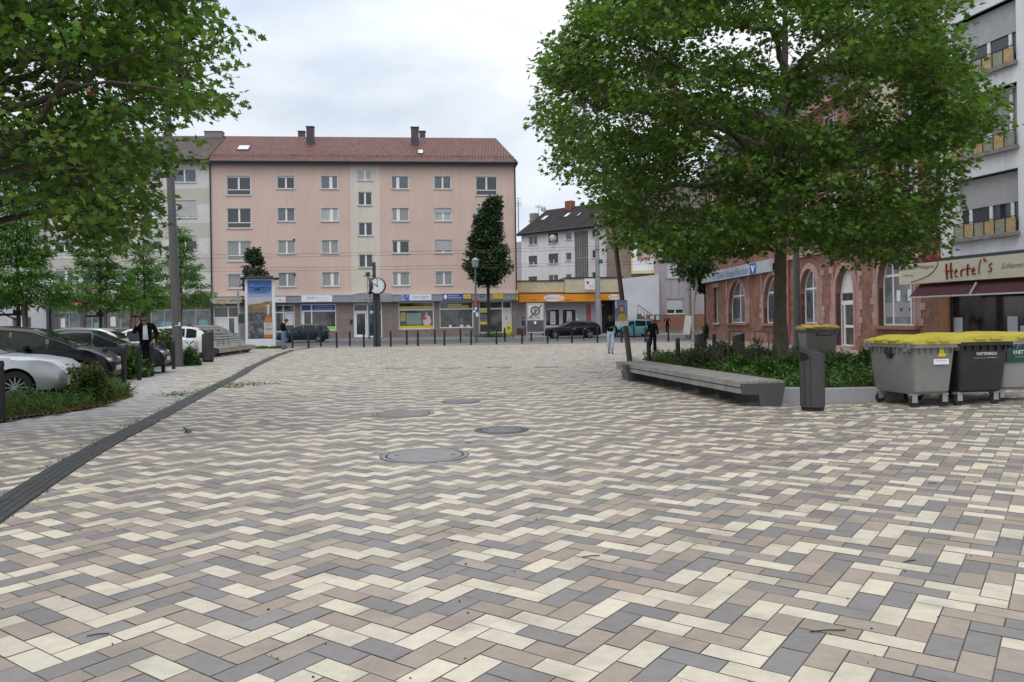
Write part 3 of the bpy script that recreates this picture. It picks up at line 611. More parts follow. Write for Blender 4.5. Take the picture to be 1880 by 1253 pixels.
S_(905, 538.2, 923.5, 548.6, .56, YEL, 'small yellow lotto sign on the grey fascia near its right end', [('LOTTO', .5, .52, .8, .4, REDM, dict(shear=.2))])
S_(881, 541, 888.5, 545.5, .56, DK, 'tiny dark house number plate on the grey fascia', [('50', .5, .5, .6, .6, WHT, {})])
# small yellow projecting post sign
u, z = PK.uz(949, 543, .3); t = thing('projecting_sign', 'small yellow post horn sign jutting out at the right end of the fascia', 'sign', PK.p(u, z - .5, .3)); mb = MB(); PK.box(mb, u - .06, u + .06, z - .48, z + .5, .1, .8); PK.box(mb, u - .02, u + .02, z + .3, z + .34, -.3, .1); mb.build('sign_box', YEL, t, bev=.02)
mb = MB(); c = PK.p(u, z, .8); mb.tube([c + PK.d * (.1 * math.cos(a)) + Vector((0, 0, .1 * math.sin(a))) + PK.n * .01 for a in [i * math.pi / 6 for i in range(12)]], .02, 5); mb.build('emblem', DKT, t)

# ---------------------------------------------------------------- low shop with orange fascia
LS = Fr(0, 78.6, 1, SL)
low = thing('shop_building', 'low flat roofed travel shop with cream parapet and orange fascia', 'building', LS.p(0, 0))
greyr = mat('grey_render', (.33, .34, .38), .85, var=.08); parap = mat('cream_parapet', (.56, .50, .36), .85, var=.08, dirt=((.35, .32, .25), .5, .6))
a0 = LS.uz(948.5, 560)[0]; a1 = LS.uz(1094, 560)[0]; a2 = LS.uz(1142, 560)[0]
zp1 = LS.uz(1000, 517)[1]; zp0 = LS.uz(1000, 537)[1]
hs_ = [pxrect(LS, 1001, 567, 1029, 600), pxrect(LS, 1031.5, 567, 1059, 600)]; 
block(LS, low, a0, a1, .1, zp0, 10, greyr, hs_, .2)
mb = MB(); LS.box(mb, a0, LS.uz(1035, 525)[0], zp0, zp1, -10, .25, 0); LS.box(mb, a0 - .05, LS.uz(1035, 525)[0], zp1, zp1 + .1, -10, .35, 1)
LS.box(mb, LS.uz(1035, 525)[0] + .01, a2, zp0 - .1, zp1 + .22, -10, .9, 0); LS.box(mb, LS.uz(1035, 525)[0], a2, zp1 + .22, zp1 + .34, -10, 1.0, 1); mb.build('parapet', [parap, DK], low)
for h in hs_: shopwin(LS, low, h, gl=GL_D, panels=[(.35, .68, .12, .85, MATS['paper_white']), (.4, .63, .2, .5, mat('notice_grey', (.4, .42, .45), .6))])
mb = MB(); LS.box(mb, a0 + .02, LS.uz(965, 600)[0], .1, .75, 0, .05); mb.build('red_plinth', mat('dull_red', (.25, .05, .05), .7), low)
mb = MB(); u = LS.uz(1082, 580)[0]; LS.box(mb, u - .3, u + .15, .9, 3.0, 0, .06); mb.build('red_poster', mat('red_poster', (.35, .06, .09), .6), low)
# open corner bay
mb = MB(); LS.box(mb, a1, a2, zp0 - .5, zp0 - .11, -10, .6, 0); LS.box(mb, a1 - .01, a2, .09, .14, -10, .3, 1); LS.box(mb, a1, a2, .1, zp0 - .5, -10, -4, 0); mb.build('bay', [greyr, pv], low)
for x in (1103, 1126):
    mb = MB(); u = LS.uz(x, 580)[0]; LS.box(mb, u - .1, u + .1, .1, zp0 - .5, -.2, 0); mb.build('pillar', DK if x > 1110 else greyr, low)
shopwin(LS, low, (LS.uz(1104, 590)[0], LS.uz(1125, 590)[0], .15, zp0 - .9), gl=shopglass, rev=1.2, frm=DGREY, mul=(.5,), panels=[(.1, .5, .85, .9, yelS)])
def oval(F, t, u0, u1, z0, z1, d, fx=.47, fw=.25):
    q = MB(); c = F.p(u0 + (u1 - u0) * fx, (z0 + z1) / 2, d); rw = (u1 - u0) * fw / 2; rh = (z1 - z0) * .44
    q.prism([c + F.d * (rw * math.cos(a)) + Vector((0, 0, rh * math.sin(a))) for a in [i * math.pi / 16 for i in range(32)]], F.n * .01); q.build('oval', WHT, t)
    bl = mat('sky_blue_ink', (.12, .32, .55), .5)
    text_mesh('REISE', bl, t, c - F.d * rw * .42 + F.n * .012, F.d, (0, 0, 1), width=rw * .75, height=rh * .8); text_mesh('LAND', ORG, t, c + F.d * rw * .42 + F.n * .012, F.d, (0, 0, 1), width=rw * .75, height=rh * .9)
signboard(LS, 953, 540.5, 1093, 554.6, 1.0, ORG, 'long orange fascia sign with a white oval, left of the grey mast', [('Urlaub', .18, .3, .07, .2, DKT, {}), ('Reisebüro', .66, .22, .09, .24, DKT, {})], thick=.98, extra=lambda *a: oval(*a, fx=.455, fw=.27))
signboard(LS, 1103, 540, 1142, 551.5, 1.0, ORG, 'short orange fascia sign right of the grey mast', [('Reisen', .12, .2, .14, .2, DKT, {})], thick=.98, extra=lambda *a: oval(*a, fx=.66, fw=.6))
u0, u1, z0, z1 = pxrect(LS, 1073.5, 512, 1092, 532, 1.6)
t = thing('projecting_sign', 'white square sign with a dark red heart shaped mark above the orange fascia', 'sign', LS.p(u0, z0, 1.6)); mb = MB(); LS.box(mb, u0, u1, z0, z1, 1.5, 1.6); mb.build('panel', WHT, t, bev=.01)
mb = MB(); c = LS.p(u0 + .3, (z0 + z1) / 2 + .1, 1.61); mb.prism([c + LS.d * x + Vector((0, 0, z)) for x, z in [(-.16, .16), (-.05, .2), (0, .1), (.07, .2), (.16, .13), (.02, -.2)]], LS.n * .006); mb.build('emblem', REDM, t)
text_mesh('VICA', mat('grey_ink', (.25, .27, .3), .6), t, LS.p(u0 + .62, z0 + .32, 1.605), LS.d, (0, 0, 1), width=.5)
mb = MB(); mb.tube([LS.p(u0 + .2, z1 - .1, .9), LS.p(u0 + .2, z1 - .1, 1.5)], .03, 6); mb.build('bracket', STEEL, t)

# ---------------------------------------------------------------- white block with dark roof, behind the low shop
dv = Vector((1614 / 1450, -1.0))
p959 = W(959, 428, 99); WB = Fr(p959.x, 99, dv.x, dv.y)
whb = thing('apartment_building', 'white apartment block with dark roof and tall glazed stairwell behind the travel shop', 'building', WB.p(0, 0))
whr = mat('white_render', (.68, .68, .70), .9, var=.05, scale=.3, dirt=((.5, .5, .5), .3, .25), streak=.16)
zE2 = WB.uz(959, 428)[1]
def rr(F, x0, y0, x1, y1): return pxrect(F, x0, y0, x1, y1)
cw = {'a': (970.5, 986), 'b': (1007, 1024.5), 'c': (1038.5, 1049), 'd': (1086.5, 1093.5), 'e': (1113.5, 1132)}
ys = {'a': [(433, 450), (470, 487), (508, 528)], 'b': [(428.5, 447), (466, 484.5), (505, 525)], 'c': [(426.5, 441), (464.5, 478.5), (504, 516)], 'd': [(421.5, 436), (460, 474.5), (500, 514)], 'e': [(418.5, 438.5), (457, 477), (499, 518)]}
wh = []
for k in cw:
    for i, (y0, y1) in enumerate(ys[k]): wh.append((k, i, rr(WB, cw[k][0], y0, cw[k][1], y1)))
sth = rr(WB, 1055, 424.5, 1080, 523)
uA = WB.uz(957.5, 470)[0]; uB = WB.uz(1134, 470)[0]
block(WB, whb, uA, uB, .1, zE2, 11, whr, [h for _, _, h in wh] + [sth], .15)
for k, i, h in wh: window(WB, whb, *h, style='two' if k in 'abe' else 'one', gl=GL_D if k != 'c' else GL_M, shut={('b', 0): .85, ('a', 1): .6, ('b', 1): .55, ('a', 2): .8, ('e', 1): .9, ('e', 2): .95}.get((k, i), .0), shm=SHUTB, trim=0, mull=.1)
shopwin(WB, whb, sth, name='stair_window', trans=.5, mul=(.17, .33, .5, .67, .83), gl=mat('stair_glass', (.12, .13, .12), .15, var=.3, scale=.8), fr=.06, frm=mat('grey_frame', (.28, .28, .28), .5))
mb = MB(); WB.box(mb, uA - 2.2, uA + .02, .1, zE2 - 1.0, -2.5, -.5); mb.build('recessed_wall', mat('grey_bay', (.40, .40, .42), .85), whb)
zR2 = WB.uz(1131, 369, -5.5)[1]
rf2, fn2, sl2 = gable_roof(WB, whb, uA, uB, zE2 + .2, zR2, 11, mat('dark_slate_roof', (.032, .028, .028), .9, spec=.15, var=.35, scale=.8, bump=.5, bscale=3), over=.5, side=.3, wallm=whr)
def s_at2(F, fn, x, y):
    lo, hi = 0., 1.
    for _ in range(30):
        m = (lo + hi) / 2; p = fn(0, m); z = F.uz(x, y, (p - F.o).dot(F.n))[1]
        if z > p.z: lo = m
        else: hi = m
    return F.uz(x, y, (fn(0, m) - F.o).dot(F.n))[0], m
for (x0, y0, x1, y1) in ((992, 397, 1009, 405.5), (1034, 391.5, 1050, 400), (1059, 392, 1068, 398), (1109, 387.5, 1116, 392), (971, 402, 978, 408)):
    ua_, sa = s_at2(WB, fn2, x0, y1); ub_, sb = s_at2(WB, fn2, x1, y0); skylight(rf2, fn2, WB, ua_, ub_, sa, sb, sl2)
for x0, x1, y0, y1, m in ((1040.5, 1052.5, 370.5, 386, brickmat('red_chimney', (.28, .09, .06), (.22, .07, .05), (.2, .15, .12), .25, .08, .01, axis='xy')), (976, 986, 393, 403, mat('grey_chimney', (.2, .18, .17), .8))):
    a, b = WB.uz(x0, y1, -5)[0], WB.uz(x1, y1, -5)[0]; zt = WB.uz(x0, y0, -5)[1]; chimney(rf2, WB, (a + b) / 2, -5, zt - 2.5, zt, abs(b - a), .8, m, cap=False)
# satellite dish and aerials
mb = MB(); c = WB.p(WB.uz(1020, 440)[0], WB.uz(1020, 438)[1], .5); mb.lathe([(.01, .1), (.25, .06), (.42, -.03), (.43, -.02)], (0, 0, 0), 18, ax=1, cap=False)
for i, v in enumerate(mb.v): mb.v[i] = c + Vector((v.x, v.y * -1, v.z))
mb.tube([c, c + Vector((0, .6, 0))], .03, 6); o = mb.build('satellite_dish', mat('dish_grey', (.5, .5, .5), .5), None); tag(o, 'pale satellite dish on the white block beside its second window column', 'satellite dish')
for i, (px, py0, py1) in enumerate(((952, 371, 391), (951, 362, 391), (989, 377, 389))):
    mb = MB(); p = W(px, py1, 118); q = W(px, py0, 118); mb.tube([p - Vector((0, 0, 3)), q], .05, 5)
    for k in (.6, .75, .9): r_ = p.lerp(q, k); mb.tube([r_ - Vector((.5, 0, 0)), r_ + Vector((.5, 0, 0))], .03, 4)
    o = mb.build('aerial', STEEL, whb)
mb = MB(); p = W(998, 384, 118)
for k in range(3): mb.lathe([(.05, -.05), (.42, .18)], p + Vector((0, 0, k * .0)), 14, ax=1, cap=True)
mb.tube([p - Vector((0, 0, 3)), p], .05, 5); mb.build('roof_dish', WHITE, whb)

# ---------------------------------------------------------------- brick gable house with billboard, plain lower wall, mauve house
BG = Fr(XG(1132, 80, 3), 80, 1, .0)
bg0, bg1 = BG.uz(1133, 450)[0], BG.uz(1201, 450)[0]
brh = thing('brick_house', 'brick gable end carrying a framed billboard, half hidden by the big tree', 'building', BG.p(0, 0))
ztop = BG.uz(1160, 330)[1]; zbb = BG.uz(1160, 508)[1]
block(BG, brh, bg0, bg1, zbb - 3.6, ztop - 2.0, 9, brickmat('gable_brick', (.34, .24, .20), (.28, .19, .155), (.33, .29, .26), .26, .085, .012, axis='x', var=.25))
mb = MB(); mb.prism([BG.p(bg0, ztop - 2.0, 0), BG.p(bg1, ztop - 2.0, 0), BG.p(bg1, ztop + .3, 0), BG.p(bg0 + 1.6, ztop + 1.2, 0)], BG.n * -9); mb.build('gable', MATS['gable_brick'], brh)
mb = MB(); mb.hexa([BG.p(bg0, .1, 1.8), BG.p(bg1 + .1, .1, 1.8), BG.p(bg1 + .1, .1, -5), BG.p(bg0, .1, -5), BG.p(bg0, BG.uz(1140, 513, 1.8)[1], 1.8), BG.p(bg1 + .1, BG.uz(1200, 504, 1.8)[1], 1.8), BG.p(bg1 + .1, BG.uz(1200, 504, 1.8)[1], -5), BG.p(bg0, BG.uz(1140, 513, 1.8)[1], -5)]); mb.build('yard_wall', mat('white_yard_wall', (.55, .56, .60), .9, var=.08, scale=.5, dirt=((.35, .35, .36), .6, .35)), brh)
u0, u1, z0, z1 = pxrect(BG, 1161, 440, 1200, 497, .6)
t = thing('billboard', 'large framed billboard with yellow edge and a red brown poster on the brick gable', 'billboard', BG.p(u0, z0, .2)); mb = MB(); BG.box(mb, u0, u1, z0, z1, .2, .5, 0); BG.box(mb, u0 - .12, u1 + .12, z0 - .3, z0, .1, .62, 1); BG.box(mb, u0 - .12, u0, z0, z1, .2, .55, 1); BG.box(mb, u1, u1 + .12, z0, z1, .2, .55, 1); mb.build('frame', [WHT, mat('billboard_yellow', (.6, .55, .25), .6)], t)
mb = MB(); BG.box(mb, u0 + .5, u1 - .35, z0 + 1.0, z1 - .2, .5, .51); mb.build('poster', mat('billboard_poster', (.30, .16, .12), .6, var=.8, scale=1.2, dirt=((.6, .55, .5), 1, 1.6)), t)
MV = Fr(XG(1202, 79, 3), 79, 1, -.02); mv0, mv1 = MV.uz(1203, 500)[0], MV.uz(1420, 500)[0]
mvh = thing('town_house', 'mauve grey rendered house with white roller shutters behind the wooden fence', 'building', MV.p(0, 0))
mauve = mat('mauve_render', (.36, .32, .335), .9, streak=.2, var=.08, scale=.5, dirt=((.25, .22, .23), .6, .4)); mh = [pxrect(MV, 1223.5, 482, 1251, 510.5), pxrect(MV, 1224, 549, 1255, 576.5), pxrect(MV, 1223, 420, 1250, 448)]
block(MV, mvh, mv0, mv1, .1, 12.5, 10, mauve, mh, .2)
for h, s in zip(mh, (.97, .72, .3)): window(MV, mvh, *h, style='two', gl=GL_D, shut=s, shm=SHUTW, trim=0, rev=.2)
gable_roof(MV, mvh, mv0, mv1, 12.5, 16, 10, tile_brn, wallm=mauve)

# ---------------------------------------------------------------- cream banded block and grey block on the left
CB = Fr(PK.p(uL, 0).x, PK.p(uL, 0).y, 1, SL * .6)
cbh = thing('apartment_building', 'cream and beige banded apartment block with pharmacy shops, left of the pink block', 'building', CB.p(0, 0))
cbw = stripemat('banded_render', (.56, .545, .52), (.46, .44, .39), 3.16, axis=2, width=.46, rough=.9, bump=0)
c0 = CB.uz(88, 540)[0]; c1 = -.02; zc = CB.uz(350, 292)[1]; zf1 = CB.uz(340, 543, .4)[1]; zf0 = CB.uz(340, 555, .4)[1]
rows_ = [(308, 335), (368, 400), (433, 459), (492, 520)]
wh = []
for (x0, x1) in ((318, 361), (262, 296), (208, 240), (150, 186), (102, 132)):
    for i, (y0, y1) in enumerate(rows_):
        u0, u1 = CB.uz(x0, 420)[0], CB.uz(x1, 420)[0]; z0, z1 = CB.uz(340, y1)[1], CB.uz(340, y0)[1]; wh.append((i, (u0, u1, z0, z1)))
g1 = [pxrect(CB, 333, 560, 385, 600), pxrect(CB, 196, 559, 246, 604), pxrect(CB, 258, 558, 320, 606), pxrect(CB, 106, 563, 146, 606), pxrect(CB, 152, 563, 184, 606)]
block(CB, cbh, c0, c1, zf1 - .2, zc, 11, cbw, [h for _, h in wh], .14)
mb = MB(); CB.wall(mb, c0, c1, .1, zf1 - .2, g1, .25); mb.build('shop_front_wall', mat('shop_wall_dark', (.10, .09, .09), .6, var=.2), cbh)
for i, h in wh: window(CB, cbh, *h, style='right' if i % 2 else 'two', gl=(GL_M, GL_C, GL_D, GL_M)[i], shut=.93 if (i == 1 and h[0] > -6) else (.15 if i != 2 else .4), shm=SHUT, trim=.1)
mb = MB(); CB.box(mb, c0, c1, zf0, zf1, .003, .4); mb.build('fascia_band', mat('fascia_navy', (.035, .04, .055), .5), cbh)
for i, h in enumerate(g1): shopwin(CB, cbh, h, mul=(.5,) if i != 2 else (.3, .7), trans=.75, gl=mat('pharmacy_glass', (.10, .115, .12), .1, var=.6, scale=1.5, dirt=((.28, .27, .24), .8, 1.2)), frm=mat('grey_frame', (.28, .28, .28), .5), panels=[(.1, .3, .1, .5, MATS['paper_white'])] if i % 2 else [(.6, .9, .05, .3, mat('teal_sticker', (.16, .3, .34), .5))])
mb = MB(); CB.box(mb, CB.uz(88, 580)[0], CB.uz(93, 580)[0], .1, zf0, 0, .3); CB.box(mb, CB.uz(240, 580)[0], CB.uz(248, 580)[0], .1, zf0, 0, .1, 1); mb.build('pillar', [MATS['fascia_navy'], mat('brown_pillar', (.16, .06, .05), .7)], cbh)
rfc, fnc, slc = gable_roof(CB, cbh, c0, c1 - .3, zc + .25, CB.uz(350, 250, -5.5)[1], 11, tile_brn, over=.6, wallm=cbw)
chimney(rfc, CB, (CB.uz(376, 248, -5.5)[0] + CB.uz(411, 248, -5.5)[0]) / 2, -5.5, CB.uz(390, 256, -5.5)[1], CB.uz(390, 244, -5.5)[1], 1.7, .8, mat('grey_chimney', (.2, .18, .17), .8))
RED2 = mat('red_letters', (.62, .02, .02), .4, var=.05)
t = thing('shop_sign', 'red pharmacy lettering on the dark fascia behind the young trees', 'sign', CB.p(CB.uz(215, 555)[0], zf0, .42)); text_mesh('APOTHEKE', RED2, t, CB.p(CB.uz(214, 553, .42)[0], CB.uz(214, 553, .42)[1], .42), CB.d, (0, 0, 1), height=.42, width=3.0, depth=.05)
mb = MB(); a, b, c, d = pxrect(CB, 183, 547, 246, 559, .41); CB.box(mb, a, b, c, d, .4, .41); mb.build('backing', MATS['fascia_navy'], t)
for i, (x0, y0, x1, y1) in enumerate(((104.5, 549, 113, 564), (133, 546.5, 148.5, 564.5))):
    u0, u1, z0, z1 = pxrect(CB, x0, y0, x1, y1, .6); um = (u0 + u1) / 2
    t = thing('pharmacy_sign', ['narrow red pharmacy emblem on the dark fascia, left one of the pair', 'wide red pharmacy emblem on the dark fascia, right one of the pair'][i], 'sign', CB.p(um, z0, .5), group='red pharmacy emblems')
    mb = MB(); w_, h_ = u1 - u0, z1 - z0
    for sx in (-1, 1): mb.prism([CB.p(um + sx * w_ * .08, z1, .5), CB.p(um + sx * w_ * .5, z1 - h_ * .25, .5), CB.p(um + sx * w_ * .5, z0, .5), CB.p(um + sx * w_ * .12, z0 + h_ * .1, .5)], CB.n * .12)
    CB.box(mb, um - w_ * .4, um + w_ * .4, z0 + h_ * .35, z0 + h_ * .55, .45, .6); mb.build('emblem', RED2, t)
    q = MB(); CB.box(q, um - .06, um + .06, z0 + h_ * .3, z0 + h_ * .75, .62, .63); q.build('mark', WHT, t)
GB = Fr(CB.p(c0, 0).x, CB.p(c0, 0).y, 1, SL * .3)
gbh = thing('apartment_building', 'plain grey rendered block at the far left behind the young trees', 'building', GB.p(0, 0))
g0, g1_ = GB.uz(-260, 500)[0], -.02; zg = GB.uz(40, 290)[1]; wh = []
for (x0, x1) in ((20, 56), (-60, -20), (-150, -110)):
    for (y0, y1) in ((582, 603), (508, 538), (438, 468), (372, 400), (312, 340)): wh.append((GB.uz(x0, 500)[0], GB.uz(x1, 500)[0], GB.uz(40, y1)[1], GB.uz(40, y0)[1]))
greyb = mat('grey_block_render', (.44, .44, .455), .9, streak=.15, var=.06, scale=.4, bump=.1)
block(GB, gbh, g0, g1_, .1, zg, 11, greyb, wh, .14)
for i, h in enumerate(wh): window(GB, gbh, *h, style='two', gl=(GL_D, GL_M, GL_C)[i % 3], trim=.0, shut=.2 if i % 2 else 0)
gable_roof(GB, gbh, g0, g1_, zg + .25, GB.uz(20, 237, -5.5)[1], 11, tile_brn, over=.6, wallm=greyb)
mb = MB(); u = GB.uz(83, 500)[0]; mb.tube([GB.p(u, 3, .1), GB.p(u, zg, .1)], .06, 6); mb.build('downpipe', STEEL, gbh)
# ================================================================ SANDSTONE BANK BUILDING (facade runs away from the camera on the right)
RB = Fr(16.55 - .0276 * 60.6, 60.6, .0276, -1.0)
Yat = lambda px: 16.55 / ((px - 940) / FPX + .0276)
bank = thing('bank_building', 'red sandstone bank building with tall arched windows behind the big plane tree', 'building', RB.p(0, 0))
stone = brickmat('sandstone_blocks', (.27, .135, .095), (.19, .095, .07), (.25, .16, .13), .62, .30, .016, axis='y', var=.38, bump=1.2)
dress = mat('dressed_sandstone', (.36, .225, .20), .85, var=.22, scale=1.6, bump=.3, bscale=25, dirt=((.42, .30, .27), .7, 1.1))
smooths = brickmat('smooth_sandstone', (.285, .155, .12), (.245, .13, .10), (.17, .10, .08), 1.0, .42, .008, axis='y', var=.2, bump=.3)
ylw = mat('pale_yellow_render', (.58, .50, .36), .9, var=.06)
rU = RB.uz(1727, 500)[0]
def ru(px): return RB.uz(px, 560)[0]
def rz_(px, py): return RB.uz(px, py)[1]
# openings: (u0,u1,z0,zspring,ztop)
ar = []
for (x0, x1, ys_, yt) in ((1338.5, 1371, 593.6, 512.5), (1403, 1441, 594, 504), (1471.5, 1503, 594.5, 497.3), (1614, 1681, 595.5, 478)):
    u0, u1 = ru(x0), ru(x1); zb = rz_((x0 + x1) / 2, ys_); zt = rz_((x0 + x1) / 2, yt); ar.append((u0, u1, zb, zt))
zb_ = sum(a[2] for a in ar[:3]) / 3; zt_ = sum(a[3] for a in ar[:3]) / 3
ar = [(a[0], a[1], zb_, zt_) for a in ar[:3]] + [(ar[3][0], ar[3][1], zb_ - .05, zt_ + .35)]
du0, du1 = ru(1536), ru(1570); dzt = rz_(1553, 493)
door = (du0, du1, .02, dzt)
narrow = (ru(1311), ru(1319.5), zb_, rz_(1315, 528))
ZT = 4.9        # top of the ground floor zone
allh = [(a, b, c, d) for a, b, c, d in ar] + [door, narrow]
up = []
for k in range(9):
    uc = 1.8 + k * 3.45
    if uc > rU - 1.2: break
    for z0, z1 in ((6.0, 8.1), (9.3, 11.2)): up.append((uc - .6, uc + .6, z0, z1))
mb = MB(); RB.wall(mb, 0, rU, 0, .9, [h for h in allh], .3); RB.wall(mb, 0, rU, .9, ZT, allh, .3); mb.build('wall', stone, bank)
mb = MB(); RB.wall(mb, 0, rU, ZT, 12.1, up, .2); P = RB.p
for u in (0, rU): mb.quad(P(u, 0), P(u, 12.1), P(u, 12.1, -12), P(u, 0, -12))
mb.quad(P(0, 0, -12), P(rU, 0, -12), P(rU, 12.1, -12), P(0, 12.1, -12)); mb.build('upper_wall', stone, bank)
mb = MB(); RB.box(mb, -.05, rU, ZT - .25, ZT + .05, .002, .14); RB.box(mb, -.05, rU, 11.8, 12.2, .002, .3); RB.box(mb, -.02, rU, 8.6, 8.8, .002, .1)
# plinth of smooth stone, quoins
mb.build('cornice', dress, bank)
mb = MB()
segs = sorted([(0, door[0]), (door[1], rU)])
for a, b in segs: RB.box(mb, a - .0, b, 0, .55, .002, .07)
mb.build('plinth', smooths, bank)
def arch_pts(u0, u1, zs, zt, n=14):
    c = (u0 + u1) / 2; r = (u1 - u0) / 2; h = zt - zs
    return [(c - r * math.cos(math.pi * i / n), zs + h * math.sin(math.pi * i / n)) for i in range(n + 1)]
for (u0, u1, z0, zt) in ar + [door]:
    mb = MB(); tr = MB()
    r = (u1 - u0) / 2; zs = max(zt - r * 1.15, z0 + .5); ap = arch_pts(u0, u1, zs, zt)
    # spandrels
    half = len(ap) // 2
    L = [(u0, zt)] + [p for p in ap[:half + 1]]; Rr = [(u1, zt)] + [p for p in ap[half:]][::-1]
    for poly_ in (L, Rr):
        for i in range(1, len(poly_) - 1): mb.add([P(*poly_[0], 0), P(*poly_[i], 0), P(*poly_[i + 1], 0)], [(0, 1, 2)])
    for a, b in zip(ap, ap[1:]): mb.quad(P(*a, 0), P(*b, 0), P(*b, -.3), P(*a, -.3))
    for w_, d_ in ((.30, .05), (.16, .10)):
        ap2 = arch_pts(u0 - w_, u1 + w_, zs, zt + w_); 
        ring_o = [(u0 - w_, z0)] + ap2 + [(u1 + w_, z0)]; ring_i = [(u0, z0)] + ap + [(u1, z0)]
        for i in range(len(ring_o) - 1):
            a, b, c, d = ring_i[i], ring_i[i + 1], ring_o[i + 1], ring_o[i]
            tr.add([P(*a, .002), P(*b, .002), P(*c, .002), P(*d, .002), P(*a, d_), P(*b, d_), P(*c, d_), P(*d, d_)], [(0, 3, 2, 1), (4, 5, 6, 7), (0, 1, 5, 4), (1, 2, 6, 5), (2, 3, 7, 6), (3, 0, 4, 7)])
    mb.build('arch_infill', smooths, bank); tr.build('arch_moulding', dress, bank)
# irregular dressed stone quoins beside each opening
rq = random.Random(3)
for (u0, u1, z0, zt) in ar + [door]:
    for s_ in (-1, 1):
        mb = MB()
        base = (u0 - .31) if s_ < 0 else (u1 + .31); z = z0 if z0 > .3 else .6
        while z < zt + .1:
            w_ = rq.choice((.12, .28, .42, .22)); h_ = .30
            a, b = (base - w_, base) if s_ < 0 else (base, base + w_)
            RB.box(mb, max(a, .05), b, z + .008, min(z + h_, ZT - .3) - .008, .002, .035); z += h_
        mb.build('quoins', dress, bank)
bankglass = mat('bank_glass', (.15, .165, .175), .06, var=.35, scale=.8, spec=.7, dirt=((.34, .37, .40), .7, .7))
def arch_window(u0, u1, z0, zt, bars=(.5,), tz=None, name='window', lower=None, gl=None, head=None):
    r = (u1 - u0) / 2; zs = max(zt - r * 1.15, z0 + .5); d = -.26; m = MB(); f = .07
    outer = [(u0, z0)] + arch_pts(u0, u1, zs, zt) + [(u1, z0)]
    inner = [(u0 + f, z0 + f)] + arch_pts(u0 + f, u1 - f, zs, zt - f) + [(u1 - f, z0 + f)]
    n = len(outer)
    for i in range(n):
        j = (i + 1) % n; a, b, c, e_ = outer[i], outer[j], inner[j], inner[i]
        m.add([P(*a, d), P(*b, d), P(*c, d), P(*e_, d), P(*a, d + .07), P(*b, d + .07), P(*c, d + .07), P(*e_, d + .07)], [(0, 3, 2, 1), (4, 5, 6, 7), (0, 1, 5, 4), (1, 2, 6, 5), (2, 3, 7, 6), (3, 0, 4, 7)])
    tz = tz or z0 + (zt - z0) * .64
    for k in bars:
        uu = u0 + (u1 - u0) * k; h = zs + (zt - zs) * math.sqrt(max(0, 1 - ((uu - (u0 + u1) / 2) / r) ** 2)) - .05; RB.box(m, uu - .045, uu + .045, z0 + f, h, d, d + .066)
    RB.box(m, u0 + f, u1 - f, tz - .05, tz + .05, d, d + .06)
    w = m.build(name, WHITE, bank)
    q = MB(); q.add([P(a, b, d + .03) for a, b in outer], [tuple(range(n))]); q.build('pane', gl or bankglass, w)
    return w, tz, zs, d
for i, a in enumerate(ar):
    w, tz, zs, d = arch_window(*a, bars=(.5,) if i < 3 else (.28, .76))
    q = MB(); RB.box(q, a[0] - .3, a[1] + .3, a[2] - .14, a[2] - .005, -.05, .2); q.build('sill', smooths, w)
    if i < 3:
        q = MB(); RB.box(q, a[0] + .15, a[0] + (a[1] - a[0]) * (.4 if i else .45), a[2] + .3, tz - .2, d + .032, d + .038); q.build('banner', mat('dim_blue_banner', (.06, .075, .10), .2, var=.5), w)
    else:
        q = MB(); RB.box(q, a[0] + .1, a[1] - .1, a[2] + .35, a[2] + .95, d + .032, d + .038); q.build('frosted_band', mat('frosted_band', (.30, .30, .31), .4, var=.1), w)
        q = MB(); 
        for k in (.36, .66): RB.box(q, a[0] + (a[1] - a[0]) * k, a[0] + (a[1] - a[0]) * (k + .1), a[2] + 1.0, a[2] + 1.45, d + .032, d + .04)
        q.build('notice', WHT, w)
        q = MB()
        for k, c in ((.45, 0), (.68, 0)): RB.box(q, a[0] + (a[1] - a[0]) * k, a[0] + (a[1] - a[0]) * (k + .07), a[2] + .58, a[2] + .72, d + .039, d + .042)
        q.build('emblem', BLUM, w)
# door: white panel in the arch head, transom light, glazed door
u0, u1, z0, zt = door; r = (u1 - u0) / 2; zs = zt - r * 1.15; d = -.28
zhead = rz_(1553, 538); ztran = rz_(1553, 552)
m = MB(); m.add([P(a, b, d + .05) for a, b in [(u0, zhead)] + arch_pts(u0, u1, zs, zt) + [(u1, zhead)]], [tuple(range(17))]); m.build('door_head', WHITE, bank)
m = MB(); f = .1
RB.box(m, u0, u0 + f, z0, zhead, d, d + .08); RB.box(m, u1 - f, u1, z0, zhead, d, d + .08); RB.box(m, u0 + f, u1 - f, ztran - .2, ztran, d, d + .08); RB.box(m, u0 + f, u1 - f, z0, z0 + .18, d, d + .08)
RB.box(m, u0 + (u1 - u0) * .16, u0 + (u1 - u0) * .23, z0 + .18, ztran - .2, d, d + .09); zz = z0 + (ztran - z0) * .46; RB.box(m, u0 + (u1 - u0) * .23, u1 - f, zz - .06, zz + .06, d, d + .085)
dr = m.build('door', WHITE, bank); q = MB(); RB.box(q, u0 + f, u1 - f, z0 + .1, zhead, d + .02, d + .04); q.build('pane', mat('door_glass', (.06, .06, .055), .08, var=.6, scale=1.3, spec=.7, dirt=((.2, .18, .13), .6, 1)), dr)
q = MB(); q.tube([P(u0 + .32, z0 + 1.0, d + .14), P(u0 + .32, z0 + 1.35, d + .14)], .018, 6); q.build('handle', STEEL, dr)
q = MB(); RB.box(q, u0 - .3, u1 + .3, 0.004, .14, -.28, .35); q.build('doorstep', dress, bank)
